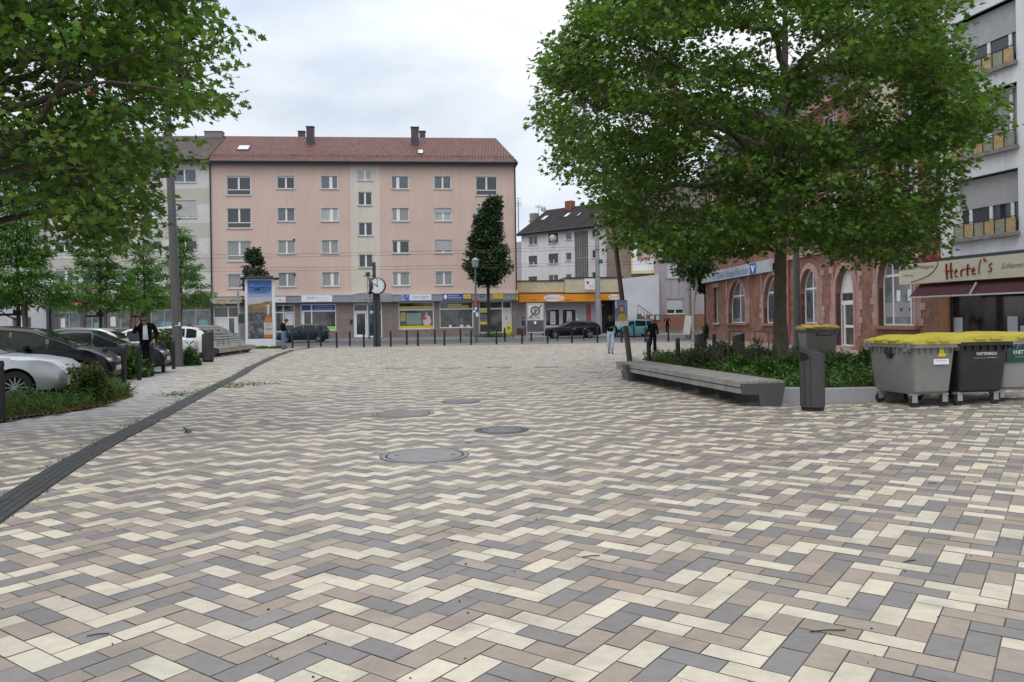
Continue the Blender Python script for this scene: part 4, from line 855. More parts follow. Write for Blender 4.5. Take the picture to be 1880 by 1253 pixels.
window(RB, bank, *narrow, style='one', gl=bankglass, trim=0, rev=.26); q = MB(); RB.box(q, narrow[0] - .15, narrow[1] + .15, narrow[3], narrow[3] + .3, .002, .06); RB.box(q, narrow[0] - .2, narrow[1] + .2, narrow[2] - .15, narrow[2] - .08, .002, .1); q.build('lintel', dress, bank)
for i, h in enumerate(up): window(RB, bank, *h, style='two', gl=GL_M if i % 3 else GL_C, trim=.16, rev=.2, trimm=dress if i % 4 else ylw)
# slate mansard, gable
slate = brickmat('slate_tiles', (.085, .075, .085), (.06, .055, .062), (.03, .028, .03), .3, .2, .02, axis='y', var=.3, bump=.8)
m = MB(); m.hexa([P(-.3, 12.2, .35), P(rU, 12.2, .35), P(rU, 12.2, -12), P(-.3, 12.2, -12), P(-.3, 15.2, -1.3), P(rU, 15.2, -1.3), P(rU, 15.2, -11), P(-.3, 15.2, -11)]); rf = m.build('roof', slate, bank)
m = MB(); m.prism([P(0, 15.2, -1.3), P(0, 15.2, -11), P(0, 17, -6)], RB.d * rU); m.build('roof_ridge', slate, bank)
gu = ru(1655); m = MB(); m.prism([P(gu - 2.4, 12.2, .02), P(gu + 2.4, 12.2, .02), P(gu + 1.6, 14.3, .02), P(gu, 16.2, .02), P(gu - 1.6, 14.3, .02)], RB.n * -4); g = m.build('dormer', ylw, bank)
window(RB, bank, gu - .5, gu + .5, 12.8, 14.4, style='two', gl=GL_M, trim=.12, rev=-.02, name='dormer_window')
m = MB(); RB.box(m, ru(1590), ru(1727) - .3, 8.0, 11.75, .003, .02); 
# pale rendered panels between the upper windows
def panelcut(mm, a, b, z0, z1):
    hs2 = [h for h in up if h[0] < b and h[1] > a]; RB.wall(mm, a, b, z0, z1, [(h[0] - .17, h[1] + .17, h[2] - .2, h[3] + .2) for h in hs2], -.001)
m = MB(); 
FR2 = Fr(RB.o.x + RB.n.x * .02, RB.o.y + RB.n.y * .02, RB.d.x, RB.d.y)
hs2 = [(h[0] - .17, h[1] + .17, h[2] - .2, h[3] + .2) for h in up if h[0] > ru(1590) - 1]
FR2.wall(m, ru(1590), ru(1722), 8.85, 11.7, hs2, .02); m.build('render_panel', ylw, bank)
q = MB(); u = ru(1451); q.tube([P(u, .05, .1), P(u, 12, .1)], .06, 8); q.build('downpipe', mat('copper_red_pipe', (.26, .09, .07), .5), bank)
q = MB(); q.tube([P(rU - .15, 4.2, .12), P(rU - .15, 12.2, .12)], .07, 8); q.build('downpipe', STEEL, bank)
# bank sign
def vr(F, t, u0, u1, z0, z1, d):
    q = MB(); a = ru(1387); b = ru(1398.5); c_ = (z0 + z1) / 2; F.box(q, a, b, c_ - .33, c_ + .33, d, d + .01); q.build('emblem', mat('bank_blue', (.03, .10, .42), .5), t)
    w = b - a; q = MB()
    for s_ in (-1, 1): q.prism([F.p((a + b) / 2 + s_ * w * .34, c_ + .2, d + .012), F.p((a + b) / 2 + s_ * w * .12, c_ + .2, d + .012), F.p((a + b) / 2, c_ - .0, d + .012), F.p((a + b) / 2, c_ - .25, d + .012)], F.n * .004)
    F.box(q, (a + b) / 2 - w * .06, (a + b) / 2 + w * .06, c_ - .25, c_ + .0, d + .011, d + .014); q.build('emblem_mark', WHT, t)
    text_mesh('VR Bank Rhein-Neckar', mat('bank_ink', (.10, .20, .45), .5), t, F.p((ru(1316) + ru(1384)) / 2, c_, d + .004), F.d, (0, 0, 1), width=ru(1384) - ru(1316), height=.5)
z1 = RB.uz(1292, 503.5, .25)[1]; z0 = RB.uz(1294, 520, .25)[1]
t = thing('shop_sign', 'long grey bank sign with blue lettering above the sandstone arches', 'sign', RB.p(0, z0, .2)); ub_ = ru(1424) ; q = MB(); RB.box(q, .0, ub_, z0, z1, .145, .32); q.build('panel', mat('bank_sign_grey', (.40, .42, .46), .45), t); vr(RB, t, 0, ub_, z0, z1, .322)

# ---------------------------------------------------------------- WHITE BLOCK WITH BUTCHER'S SHOP
HX, HY = RB.p(rU, 0).x, RB.p(rU, 0).y
HB = Fr(HX, HY, .248, -1.0)
hb = thing('apartment_building', 'white apartment block with striped balcony panels and butcher shop at the right edge', 'building', HB.p(0, 0))
hw_ = mat('cool_white_render', (.74, .745, .78), .9, streak=.14, var=.05, scale=1.2, bump=.35, bscale=9, dirt=((.50, .51, .54), .35, .5))
hv = lambda px, d=0: HB.uz(px, 400, d)[0]
w0, w1 = hv(1754), hv(1870); zz = []
for (xb, yb, xt, yt) in ((1756, 440, 1757, 335), (1758, 294, 1812, 171), (1794, 138, 1751, 47)):
    zz.append((HB.uz(xb, yb)[1], HB.uz(xt, yt)[1]))
zz.append((zz[2][0] + 2.85, zz[2][1] + 2.85)); hU = 14.0
wh = [(w0, w1, a, b) for a, b in zz]
for k in (4.4, 8.8): wh += [(w0 + k, w1 + k, a, b) for a, b in zz]
zS = HB.uz(1800, 468)[1]
block(HB, hb, 0.02, hU, zS, 16.5, 12, hw_, wh, .3)
stp = stripemat('panel_rail', (.40, .38, .25), (.40, .38, .25), 1)
pgreen = mat('panel_greenish', (.27, .27, .20), .6, var=.25, scale=6, dirt=((.16, .17, .13), .5, 4)); pyel = mat('panel_ochre', (.42, .30, .13), .6, var=.25, scale=6, dirt=((.3, .16, .06), .7, 5))
for i, h in enumerate(wh):
    flo = i % 4; w = window(HB, hb, *h, style='one', gl=GL_C if flo == 1 else GL_D, trim=0, rev=.3, shut=(.50, .0, .50, .2)[flo], shm=SHUT, sill=False)
    u0, u1, z0, z1 = h; q = MB()
    for k in (.17, .50, .83): HB.box(q, u0 + (u1 - u0) * k - .06, u0 + (u1 - u0) * k + .06, z0, z1, -.3, -.225)
    q.build('mullion', WHITE, w)
    q = MB(); HB.box(q, u0 - .12, u1 + .06, z0 - .13, z0 - .005, -.25, .16); q.build('sill', mat('weathered_sill', (.22, .21, .20), .9, var=.3, scale=4), w)
    q = MB(); HB.box(q, u0 - .02, u1, z0 + .50, z0 + .53, .06, .09)
    for k in range(7): uu = u0 + .02 + (u1 - u0 - .04) * k / 6; HB.box(q, uu - .012, uu + .012, z0 - .004, z0 + .5, .065, .085)
    q.build('railing', DK, w)
    for k in range(6):
        uu = u0 + .02 + (u1 - u0 - .04) * k / 6; q = MB(); HB.box(q, uu + .03, uu + (u1 - u0) / 6 - .03, z0 + .03, z0 + .47, .055, .075); q.build('balcony_panel', pyel if (k + flo) % 2 else pgreen, w)
    q = MB(); HB.box(q, u0 - .04, u1, z1, z1 + .04, -.25, .02); q.build('lintel', DK, w)
q = MB(); HB.box(q, 0.02, hU, 16.5, 16.8, -12, .5); q.build('roof', mat('flat_roof_edge', (.2, .2, .21), .8), hb)
# shop front below
shz = HB.uz(1800, 478)[1]
q = MB(); HB.box(q, .1, hU, shz - .05, zS + .02, .0, .12); q.build('fascia_strip', mat('fascia_darkblue', (.05, .055, .075), .5), hb)
sh = (hv(1738), hU - .3, .5, 2.55); q = MB(); HB.wall(q, .02, hU, 0, zS, [sh], .3); q.build('shop_front_wall', mat('shop_brown', (.05, .04, .038), .6, var=.2), hb)
q = MB(); HB.box(q, .03, .42, 0, 3.0, .002, .1); q.build('pillar', mat('terracotta_pillar', (.30, .13, .07), .7, var=.15), hb)
shopwin(HB, hb, sh, mul=(.26, .5, .75), gl=mat('butcher_glass', (.022, .02, .02), .06, var=.8, scale=2, spec=.6, dirt=((.10, .05, .035), .6, 1.6)), frm=DGREY, fr=.06)
for px0, px1, py0, py1, m_ in ((1749, 1765, 583.5, 614, 0), (1847.5, 1866, 581, 613, 0), (1871.5, 1884, 598.5, 616, 0)):
    a, b, c, d = pxrect(HB, px0, py0, px1, py1, -.1); q = MB(); HB.box(q, a, b, c, d, -.155, -.145); q.build('notice', mat('notice_bluewhite', (.45, .50, .56), .6), hb)
# sign box and awning
so = 1.15; za = HB.uz(1700, 520, so)[1]; zb2 = HB.uz(1760, 476.5, so)[1]; sa_, sb_ = hv(1649, so), hv(1649, so) + 9.5
t = thing('shop_sign', "long cream shop sign with dark red handwritten lettering above the maroon awning", 'sign', HB.p(sa_, za, so))
q = MB(); HB.box(q, sa_, sb_, za, zb2, .9, so); q.build('panel', mat('cream_sign', (.60, .57, .44), .45, var=.05), t)
maroon = mat('maroon_paint', (.22, .012, .012), .5); sil = mat('dark_grey_ink', (.07, .065, .06), .6)
def signtext(s, x0, x1, yc0, yc1, m_, **k):
    a, c1_ = HB.uz(x0, yc0, so); b, c2_ = HB.uz(x1, yc1, so); return text_mesh(s, m_, t, HB.p((a + b) / 2, (c1_ + c2_) / 2, so), HB.d, (0, 0, 1), width=b - a, **k)
# handwritten name drawn as brush strokes: (px, py) polylines in the sign plane
def stroke(pts, w, m_):
    mbx = MB(); P3 = [HB.p(*HB.uz(x, y, so + .01), so + .012) for x, y in pts]
    mbx.tube(P3, w, 5); o_ = mbx.build('lettering', m_, t); return o_
Z = lambda pts: [(1700 + x / 5.694, 380 + y / 5.694) for x, y in pts]
for pts, w in (([(215, 595), (212, 660), (222, 760)], .035), ([(262, 585), (258, 650), (268, 750)], .035), ([(205, 680), (240, 668), (280, 664)], .03),
               ([(300, 690), (330, 672), (320, 652), (302, 680), (305, 730), (335, 728)], .024), ([(368, 660), (366, 700), (372, 730)], .028), ([(368, 680), (385, 655), (405, 650)], .024),
               ([(440, 600), (432, 660), (438, 720)], .034), ([(418, 655), (470, 640)], .024), ([(482, 680), (512, 660), (502, 636), (482, 664), (486, 705), (520, 698)], .024),
               ([(572, 552), (556, 620), (552, 690), (566, 700)], .020), ([(604, 540), (628, 572)], .034), ([(690, 588), (662, 608), (668, 632), (688, 648), (680, 672), (650, 678)], .024)):
    stroke(Z(pts), w, maroon)
signtext('Schlemmereck', 1838, 1912, 490, 482, sil, shear=.35)
signtext('Spezialitäten-Metzgerei', 1646, 1715, 496, 489.5, sil)
signtext('Catering', 1657, 1676, 507, 506, sil)
arc_ = [(1722, 480), (1721, 487), (1715, 497), (1705, 506), (1690, 513), (1672, 518.5)]
stroke(arc_, .012, maroon)
# awning
t2 = thing('awning', 'half rolled maroon awning under the cream shop sign', 'awning', HB.p(sa_, za, so)); z_a = HB.uz(1700, 545, so + .25)[1]
q = MB(); u_s = hv(1679, so); q.hexa([HB.p(u_s, za - .02, .6), HB.p(sb_, za - .02, .6), HB.p(sb_, za - .02, .95), HB.p(u_s, za - .02, .95), HB.p(u_s, za - .08, .6), HB.p(sb_, za - .08, .6), HB.p(sb_, za - .08, .95), HB.p(u_s, za - .08, .95)])
q.quad(HB.p(u_s, za - .03, .96), HB.p(sb_, za - .03, .96), HB.p(sb_, z_a + .02, so + .28), HB.p(u_s, z_a + .02, so + .28)); q.quad(HB.p(u_s, za - .04, .94), HB.p(sb_, za - .04, .94), HB.p(sb_, z_a + .01, so + .26), HB.p(u_s, z_a + .01, so + .26)); q.build('fabric', mat('maroon_cloth', (.05, .007, .010), .8, var=.1), t2)
q = MB(); HB.box(q, u_s, sb_, z_a - .03, z_a + .02, so + .24, so + .31); q.build('front_bar', mat('bar_white', (.55, .53, .52), .5), t2)
q = MB(); uu = hv(1792, so); q.tube([HB.p(uu, za - .1, so + .02), HB.p(uu, z_a, so + .3)], .035, 6); q.build('arm', STEEL, t2)
# wall lamp
q = MB(); uu = hv(1877, .6); q.tube([HB.p(uu, 2.0 + .1, .3), HB.p(uu + .3, 2.1, .3)], .03, 8); tag(q.build('ceiling_lamp', mat('lamp_white', (.7, .68, .5), .5)), 'small pale lamp under the maroon awning at the right edge', 'lamp')
# painted figure of sausages on top of the sign
t = thing('roof_figure', 'red and yellow sausage shaped figure lying on top of the cream shop sign', 'figure', HB.p(sa_, zb2, 1.0))
def blob(name, x0, x1, yc, r, m_, mb=None):
    a = HB.uz(x0, yc, 1.0)[0]; b = HB.uz(x1, yc - 1, 1.0)[0]; z = zb2 + r
    q = MB(); n = 8; pts = [HB.p(a + (b - a) * i / n, z + .02 * math.sin(i * 1.7), 1.02) for i in range(n + 1)]; rad = [r * math.sin(math.pi * (i + .7) / (n + 1.4)) ** .45 * (1 + .12 * math.sin(i * 2.1)) for i in range(n + 1)]
    q.tube(pts, rad, 14); q.build(name, m_, t, smooth=80)
blob('sausage', 1683, 1725, 475, .19, mat('chili_red', (.42, .02, .05), .25, var=.35, scale=7, coat=.5, dirt=((.6, .3, .35), .5, 9)))
blob('pepper', 1661, 1682, 482, .17, mat('lime_yellow', (.45, .48, .06), .3, var=.3, scale=6, coat=.4)); blob('band', 1680.5, 1687, 478, .19, WHITE)
# ================================================================ STREET FURNITURE
# ---- bollards: one model with post, cap and groove, copied
def make_bollard(h, r, name='bollard'):
    t = thing(name, 'x', 'bollard')
    m = MB(); m.lathe([(r * 1.02, -.02), (r * 1.0, h * .86), (r * .82, h * .865), (r * .82, h * .885)], n=14, cap=False); m.build('post', BLACK, t, smooth=30)
    m = MB(); m.lathe([(r * .82, h * .885), (r * 1.0, h * .89), (r * .98, h * .97), (r * .8, h * .995), (r * .3, h)], n=14); m.build('cap', BLACK, t, smooth=30)
    return t
bol = make_bollard(1.0, .062); first = True
def place_b(px, py, label, group, s=1.0):
    global first
    p = G(px, py)
    if first: o = bol; o.location = p; o['label'] = label; first = False
    else: o = dup(bol, p, 0, label)
    o['group'] = group; o.scale = (s, s, s); o.rotation_euler = (random.uniform(-.012, .012), random.uniform(-.012, .012), random.uniform(0, 6)); return o
ordn = ['first', 'second', 'third', 'fourth', 'fifth', 'sixth', 'seventh', 'eighth', 'ninth', 'tenth', 'eleventh', 'twelfth', 'thirteenth', 'fourteenth', 'fifteenth', 'sixteenth', 'seventeenth']
front = [(537, 640), (566.6, 640), (618.3, 639), (668, 638), (717.5, 637.3), (767.3, 636), (816, 634.7), (865, 633.5), (911.6, 632.6), (958.6, 631.5), (1005.6, 630.6), (1050, 630), (1097, 629.6), (1141, 629.4), (1185, 628.8), (1227, 627.4)]
for i, (x, y) in enumerate(front): place_b(x, y, 'black bollard, %s from the left in the front row along the road' % ordn[i], 'front row of bollards along the road')
back = [(589, 636.5), (642.4, 635.5), (746.8, 633.2), (798.5, 631), (845.5, 629), (926.9, 627.4), (975.6, 626.2), (1023.7, 624.8), (1071.7, 623.6), (1164, 621.4)]
for i, (x, y) in enumerate(back): place_b(x, y, 'black bollard, %s from the left in the back row nearest the road' % ordn[i], 'back row of bollards nearest the road')
left = [(3, 773, 'large black bollard cut by the left edge of the picture', 1.0), (195, 708, 'black bollard rising behind the shrub in front of the dark car', 1.0), (228.3, 707.6, 'black bollard just right of the green shrub', 1.0), (255.8, 698.8, 'black bollard directly in front of the man in the suit', 1.0), (279.3, 691.2, "black bollard beside the suited man's right hip", 1.0), (300, 684, 'black bollard between the suited man and the leaning lamp post', 1.0), (318.8, 678.4, 'black bollard touching the foot of the leaning lamp post', 1.0)]
for x, y, l, s in left: place_b(x, y, l, 'bollards beside the parked cars', s)
place_b(1192, 685, 'black bollard behind the long bench in front of the walking woman', 'bollards behind the long bench', 1.0); place_b(1245, 687, 'black bollard behind the middle of the long bench', 'bollards behind the long bench')
place_b(1312, 668, 'dark bollard among the bushy plants between the two round bins', 'bollards behind the long bench')
# ---- litter bins
def litter_bin(loc, yaw, label, s=1.0):
    t = thing('litter_bin', label, 'litter bin', loc, yaw, 'dark litter bins', local=True); t.scale = (s, s, s)
    m = MB(); n = 28; r = .195; hgt = lambda x, y: 1.05 - .06 * (-y / r) * 0 + .0
    # body with slanted top (high at -x side = opening side)
    vs = []; fs = []
    for k in range(n):
        a = 2 * math.pi * k / n; x, y = r * math.cos(a), r * math.sin(a)
        vs += [(x, y, .07), (x, y, .985 - .055 * (x / r))]
    for k in range(n): j = (k + 1) % n; fs.append((2 * k, 2 * j, 2 * j + 1, 2 * k + 1))
    # dished rim
    b = len(vs)
    for k in range(n):
        a = 2 * math.pi * k / n; x, y = (r - .02) * math.cos(a), (r - .02) * math.sin(a); vs.append((x, y, .985 - .055 * (x / r) - .004))
    for k in range(n): j = (k + 1) % n; fs.append((2 * k + 1, 2 * j + 1, b + j, b + k))
    fs.append(tuple(b + k for k in range(n))); fs.append(tuple(2 * k for k in reversed(range(n))))
    m.add(vs, fs); body = m.build('body', DGREY, t, smooth=30)
    m = MB(); m.lathe([(r - .02, -.01), (r - .02, .071)], n=28); m.build('foot', RUB, t)
    # opening hood: dark lens-shaped mouth at upper side
    m = MB(); n2 = 14
    for i in range(n2):
        a0 = R(225) + R(80) * (i / n2 - .5); a1 = R(225) + R(80) * ((i + 1) / n2 - .5)
        h0 = max(0, math.sin(math.pi * i / n2)) ** .5; h1 = max(0, math.sin(math.pi * (i + 1) / n2)) ** .5; rr_ = r + .004
        m.quad((rr_ * math.cos(a0), rr_ * math.sin(a0), .875 - .055 * h0), (rr_ * math.cos(a1), rr_ * math.sin(a1), .875 - .055 * h1), (rr_ * math.cos(a1), rr_ * math.sin(a1), .875 + .085 * h1), (rr_ * math.cos(a0), rr_ * math.sin(a0), .875 + .085 * h0))
    m.build('opening', mat('bin_black', (.004, .004, .004), .9), t)
    m = MB(); m.box(-.003, .003, -r - .004, -r + .01, .1, .9); m.box(-.1, -.094, -r * .87 - .004, -r * .87 + .012, .1, .8); m.build('door_seam', mat('bin_black', (.004, .004, .004), .9), t)
    return t
p = G(1492, 754); litter_bin((p.x, p.y, 0), R(-28), 'dark grey round litter bin with slanted top in front of the planting bed')
p = G(1292.5, 672); litter_bin((p.x, p.y + .4, 0), R(100), 'dark round litter bin seen from behind, left one in the plants')
p = G(1363, 670); litter_bin((p.x, p.y + .4, 0), R(170), 'dark round litter bin seen from behind, right one near the tree trunk')
p = G(382, 665); litter_bin((p.x, p.y, 0), R(185), 'dark litter bin beside the end of the curved wooden bench on the left', 1.22)
# ---- long bench on the right (gently bent, cantilevered steel ends)
wood = mat('weathered_wood', (.25, .235, .22), .8, var=.22, scale=2.5, bump=.5, bscale=40, dirt=((.14, .13, .125), .6, 3)); gap_dark = mat('gap_shade', (.03, .028, .026), .9); plate = mat('bench_steel', (.07, .068, .072), .5, var=.15)
t = thing('bench', 'long low backless bench of weathered grey planks in front of the planting bed', 'bench', G(1300, 715), group=None)
A_ = [Vector((3.92, 13.55, 0)), Vector((3.52, 15.9, 0)), Vector((3.10, 18.2, 0)), Vector((2.72, 20.6, 0))]; Wd_ = Vector((.80, .16, 0)); hz = .44
def bez(u):   # front edge of the bench
    return A_[0] * (1 - u) ** 3 + A_[1] * 3 * u * (1 - u) ** 2 + A_[2] * 3 * u * u * (1 - u) + A_[3] * u ** 3
NP = 14
for k in range(7):   # top slats running lengthwise
    m = MB(); f0, f1 = k / 7 + .008, (k + 1) / 7 - .008
    sec = [0, .27, .53, .78, 1.0] if k % 2 == 0 else [0, .2, .45, .7, 1.0]
    for s0_, s1_ in zip(sec, sec[1:]):
        n = 4
        for i in range(n):
            u0, u1 = s0_ + (s1_ - s0_) * i / n + (.0008 if i == 0 else 0), s0_ + (s1_ - s0_) * (i + 1) / n - (.0008 if i == n - 1 else 0)
            a, b = bez(u0), bez(u1); wa = .80 * (1 - .18 * u0); 
            q_ = [a + Wd_ * f0, a + Wd_ * f1, b + Wd_ * f1, b + Wd_ * f0]; m.hexa([v + Vector((0, 0, hz - .04)) for v in q_] + [v + Vector((0, 0, hz)) for v in q_])
    m.build('seat_slat', wood, t)
for r_, (za_, zb_2) in enumerate(((.345, .437), (.235, .325))):    # two front planks
    m = MB(); sec = [0, .235, .43, .62, .81, 1.0]
    for s0_, s1_ in zip(sec, sec[1:]):
        for i in range(3):
            a, b = bez(s0_ + (s1_ - s0_) * i / 3 + (.0014 if i == 0 else 0)), bez(s0_ + (s1_ - s0_) * (i + 1) / 3 - (.0014 if i == 2 else 0)); o1 = Vector((-.035 + .012 * r_, 0, 0)); o2 = Vector((-.004 + .012 * r_, 0, 0))
            m.hexa([a + o1 + Vector((0, 0, za_)), a + o2 + Vector((0, 0, za_)), b + o2 + Vector((0, 0, za_)), b + o1 + Vector((0, 0, za_)), a + o1 + Vector((0, 0, zb_2)), a + o2 + Vector((0, 0, zb_2)), b + o2 + Vector((0, 0, zb_2)), b + o1 + Vector((0, 0, zb_2))])
    m.build('front_plank', wood, t)
m = MB()
for i in range(12):
    a, b = bez(.004 + .99 * i / 12), bez(.004 + .99 * (i + 1) / 12); o1 = Vector((.012, 0, 0)); o2 = Vector((.03, 0, 0)); m.hexa([a + o1 + Vector((0, 0, .24)), a + o2 + Vector((0, 0, .24)), b + o2 + Vector((0, 0, .24)), b + o1 + Vector((0, 0, .24)), a + o1 + Vector((0, 0, .40)), a + o2 + Vector((0, 0, .40)), b + o2 + Vector((0, 0, .40)), b + o1 + Vector((0, 0, .40))])
m.build('gap_shade_board', gap_dark, t)  # added near-black board: paints the shade in the gap between the front planks
def end_panel(u, name='end_panel', th=.03, d0=0.0):
    a = bez(u) - Vector((0, d0, 0)); prof = [(.0, hz - .045), (1.0, hz - .045), (.98, .30), (.90, .0), (.42, .0), (.38, .22), (.0, .22)]
    m = MB(); m.prism([a + Wd_ * x + Vector((0, 0, z)) for x, z in prof], Vector((.0, -th, 0))); m.build(name, plate, t)
end_panel(0, d0=.01)
for u in (.09, .2, .33, .47, .61, .76, .93):
    a = bez(u); m = MB(); prof = [(.05, hz - .05), (.95, hz - .05), (.8, .0), (.35, .0)]; m.prism([a + Wd_ * x + Vector((0, 0, z)) for x, z in prof], Vector((0, .07, 0))); m.build('leg', plate, t)
a = bez(.985); m = MB(); prof = [(.03, .42), (.95, .42), (.9, 0), (.15, 0)]; m.prism([a + Wd_ * x + Vector((0, 0, z)) for x, z in prof], Vector((0, -1.1, 0))); m.build('end_block', plate, t)
# ---- curved lounger bench on the left
t = thing('lounger_bench', 'long wooden lounger bench with high curved slatted back beside the litter bin', 'bench', G(420, 655))
b0, b1 = G(402, 656.5), G(468, 646.5); dirb = (b1 - b0); Lb = dirb.length; dirb.normalize(); nb_ = Vector((dirb.y, -dirb.x, 0))   # towards the square
def prof_b(s):    # cross-section points (outward distance, height) at length fraction s
    hb_ = 1.52 - .42 * max(0, (s - .55) / .45) ** 1.6; lean = .95
    return [(-.05, .40), (-.35, .43), (-.62, .52), (-.82, .72), (-.98, 1.0), (-1.12, hb_ - .12), (-1.25, hb_)] if True else None
NS = 16
for j in range(13):
    m = MB()
    for i in range(NS):
        s0_, s1_ = i / NS, (i + 1) / NS
        def pt(s, f):
            pr = prof_b(s); x = f * (len(pr) - 1); k = min(int(x), len(pr) - 2); w = x - k; a, b = pr[k], pr[k + 1]
            return b0 + dirb * (Lb * s) + nb_ * (a[0] * (1 - w) + b[0] * w) + Vector((0, 0, a[1] * (1 - w) + b[1] * w))
        f0, f1 = j / 13 + .012, (j + 1) / 13 - .014; th = Vector((0, 0, -.03)) - nb_ * .02
        q_ = [pt(s0_, f0), pt(s1_, f0), pt(s1_, f1), pt(s0_, f1)]; m.hexa([v + th for v in q_] + q_)
    m.build('slat', mat('pale_wood', (.27, .262, .25), .8, var=.2, scale=3, bump=.3, dirt=((.2, .19, .18), .5, 2)), t)
m = MB()
for i in range(NS):
    s0_, s1_ = i / NS, (i + 1) / NS; f = lambda s: b0 + dirb * (Lb * s) + nb_ * 0; q_ = [f(s0_), f(s1_), f(s1_) + nb_ * .03, f(s0_) + nb_ * .03]
    m.hexa([v + Vector((0, 0, .2)) for v in q_] + [v + Vector((0, 0, .385)) for v in q_])
m.build('front_plank', mat('warm_wood', (.30, .25, .20), .8, var=.2, scale=3), t)
for k, s in enumerate((0, .2, .4, .6, .8, 1.0)):
    m = MB(); pr = prof_b(s); base = b0 + dirb * (Lb * s); pts = [base + nb_ * (x - .02) + Vector((0, 0, z - .04)) for x, z in pr] + [base + nb_ * -1.3 + Vector((0, 0, pr[-1][1] - .1)), base + nb_ * -1.05 + Vector((0, 0, 0)), base + nb_ * -.35, base + nb_ * -.1 + Vector((0, 0, .2))]
    m.prism(pts, dirb * (.06 if s < 1 else -.06)); m.build('end_panel' if s in (0, 1.0) else 'leg', DGREY, t)
m = MB(); pr = prof_b(0); base = b0 - dirb * .03; pts = [base + nb_ * (x + .02) + Vector((0, 0, z + .03)) for x, z in pr] + [base + nb_ * -1.42 + Vector((0, 0, pr[-1][1] + .06)), base + nb_ * -1.30 + Vector((0, 0, .5)), base + nb_ * -1.1, base + nb_ * -.3, base + nb_ * -.02 + Vector((0, 0, .22))]
m.prism(pts, dirb * -.05); m.build('side_plate', DGREY, t)
m = MB()
for k in range(4):
    s = .12 + k * .13; p0_ = b0 + dirb * (Lb * s) + nb_ * -.5 + Vector((0, 0, .48)); q0 = p0_ + Vector((0, 0, .28)) - nb_ * .02; m.tube([p0_, q0, q0 - nb_ * .3 + Vector((0, 0, .02))], .012, 5)
m.build('armrest', BLACK, t)
# ---- leaning lamp post on the left
t = thing('lamp_post', 'thick grey leaning lamp post beside the bollards on the left', 'lamp post', G(328, 673))
p0 = G(328, 673.5); p1 = W(312, 305, p0.y - .2); p2 = p0.lerp(p1, 1.28)
m = MB(); m.tube([p0, p0.lerp(p1, .5), p1, p2], [.175, .155, .135, .12], 16); m.build('post', mat('post_grey', (.10, .095, .10), .5, var=.12), t, smooth=40)
m = MB(); m.lathe([(.23, 0), (.23, .012), (.18, .02)], p0, 20); m.build('base_plate', DGREY, t)
m = MB(); m.tube([p2, p2 + Vector((.9, -.3, .15))], .05, 8); m.box(p2.x + .7, p2.x + 1.5, p2.y - .5, p2.y - .2, p2.z + .1, p2.z + .2); m.build('lamp_head', DGREY, t)
q = p0.lerp(p1, .205); m = MB(); m.box(q.x - .0, q.x + .22, q.y - .17, q.y - .15, q.z - .012, q.z + .012); m.box(q.x + .14, q.x + .2, q.y - .19, q.y - .16, q.z, q.z + .12); m.build('bracket', WHITE, t)
# ---- dark lamp post beside the tree
p0 = G(1459, 686); p0 = Vector((XG(1463, 30, 1.5), 30, 0)); t = thing('lamp_post', 'slim dark grey lamp post between the tree trunk and the arched window', 'lamp post', p0)
m = MB(); m.tube([p0, p0 + Vector((0, 0, 6.5))], [.15, .10], 14); m.build('post', MATS['post_grey'], t, smooth=40); m = MB(); m.tube([p0 + Vector((0, 0, 6.5)), p0 + Vector((-.7, 0, 6.8))], .05, 8); m.lathe([(.25, 6.7), (.28, 6.78), (.1, 6.85)], p0 + Vector((-.8, 0, 0)), 16); m.build('lamp_head', DGREY, t); m = MB(); m.lathe([(.2, 0), (.2, .4), (.15, .5)], p0, 14); m.build('base', DGREY, t)
# ---- street clock
t = thing('street_clock', 'double faced street clock on a split dark column showing ten o clock', 'clock', G(692.5, 636.5)); p0 = G(692.5, 636.5); y0 = p0.y
m = MB(); ztop_ = W(688, 482, y0).z
for sx in (-1, 1): m.box(p0.x + sx * .13 - .085, p0.x + sx * .13 + .085, y0 - .12, y0 + .12, 0, 4.1 if sx > 0 else ztop_ - .0)
m.box(p0.x - .045, p0.x + .045, y0 - .04, y0 + .04, 0, 4.2); m.add([(p0.x - .22, y0 - .11, 4.1), (p0.x + .0, y0 - .11, 4.1), (p0.x - .1, y0 - .11, ztop_), (p0.x - .22, y0 - .11, ztop_), (p0.x - .22, y0 + .11, 4.1), (p0.x + .0, y0 + .11, 4.1), (p0.x - .1, y0 + .11, ztop_), (p0.x - .22, y0 + .11, ztop_)], [(0, 3, 2, 1), (4, 5, 6, 7), (0, 1, 5, 4), (1, 2, 6, 5), (2, 3, 7, 6), (3, 0, 4, 7)])
m.build('column', mat('column_dark', (.035, .032, .035), .5), t)
cface = mat('clock_white', (.62, .64, .68), .35, var=.03)
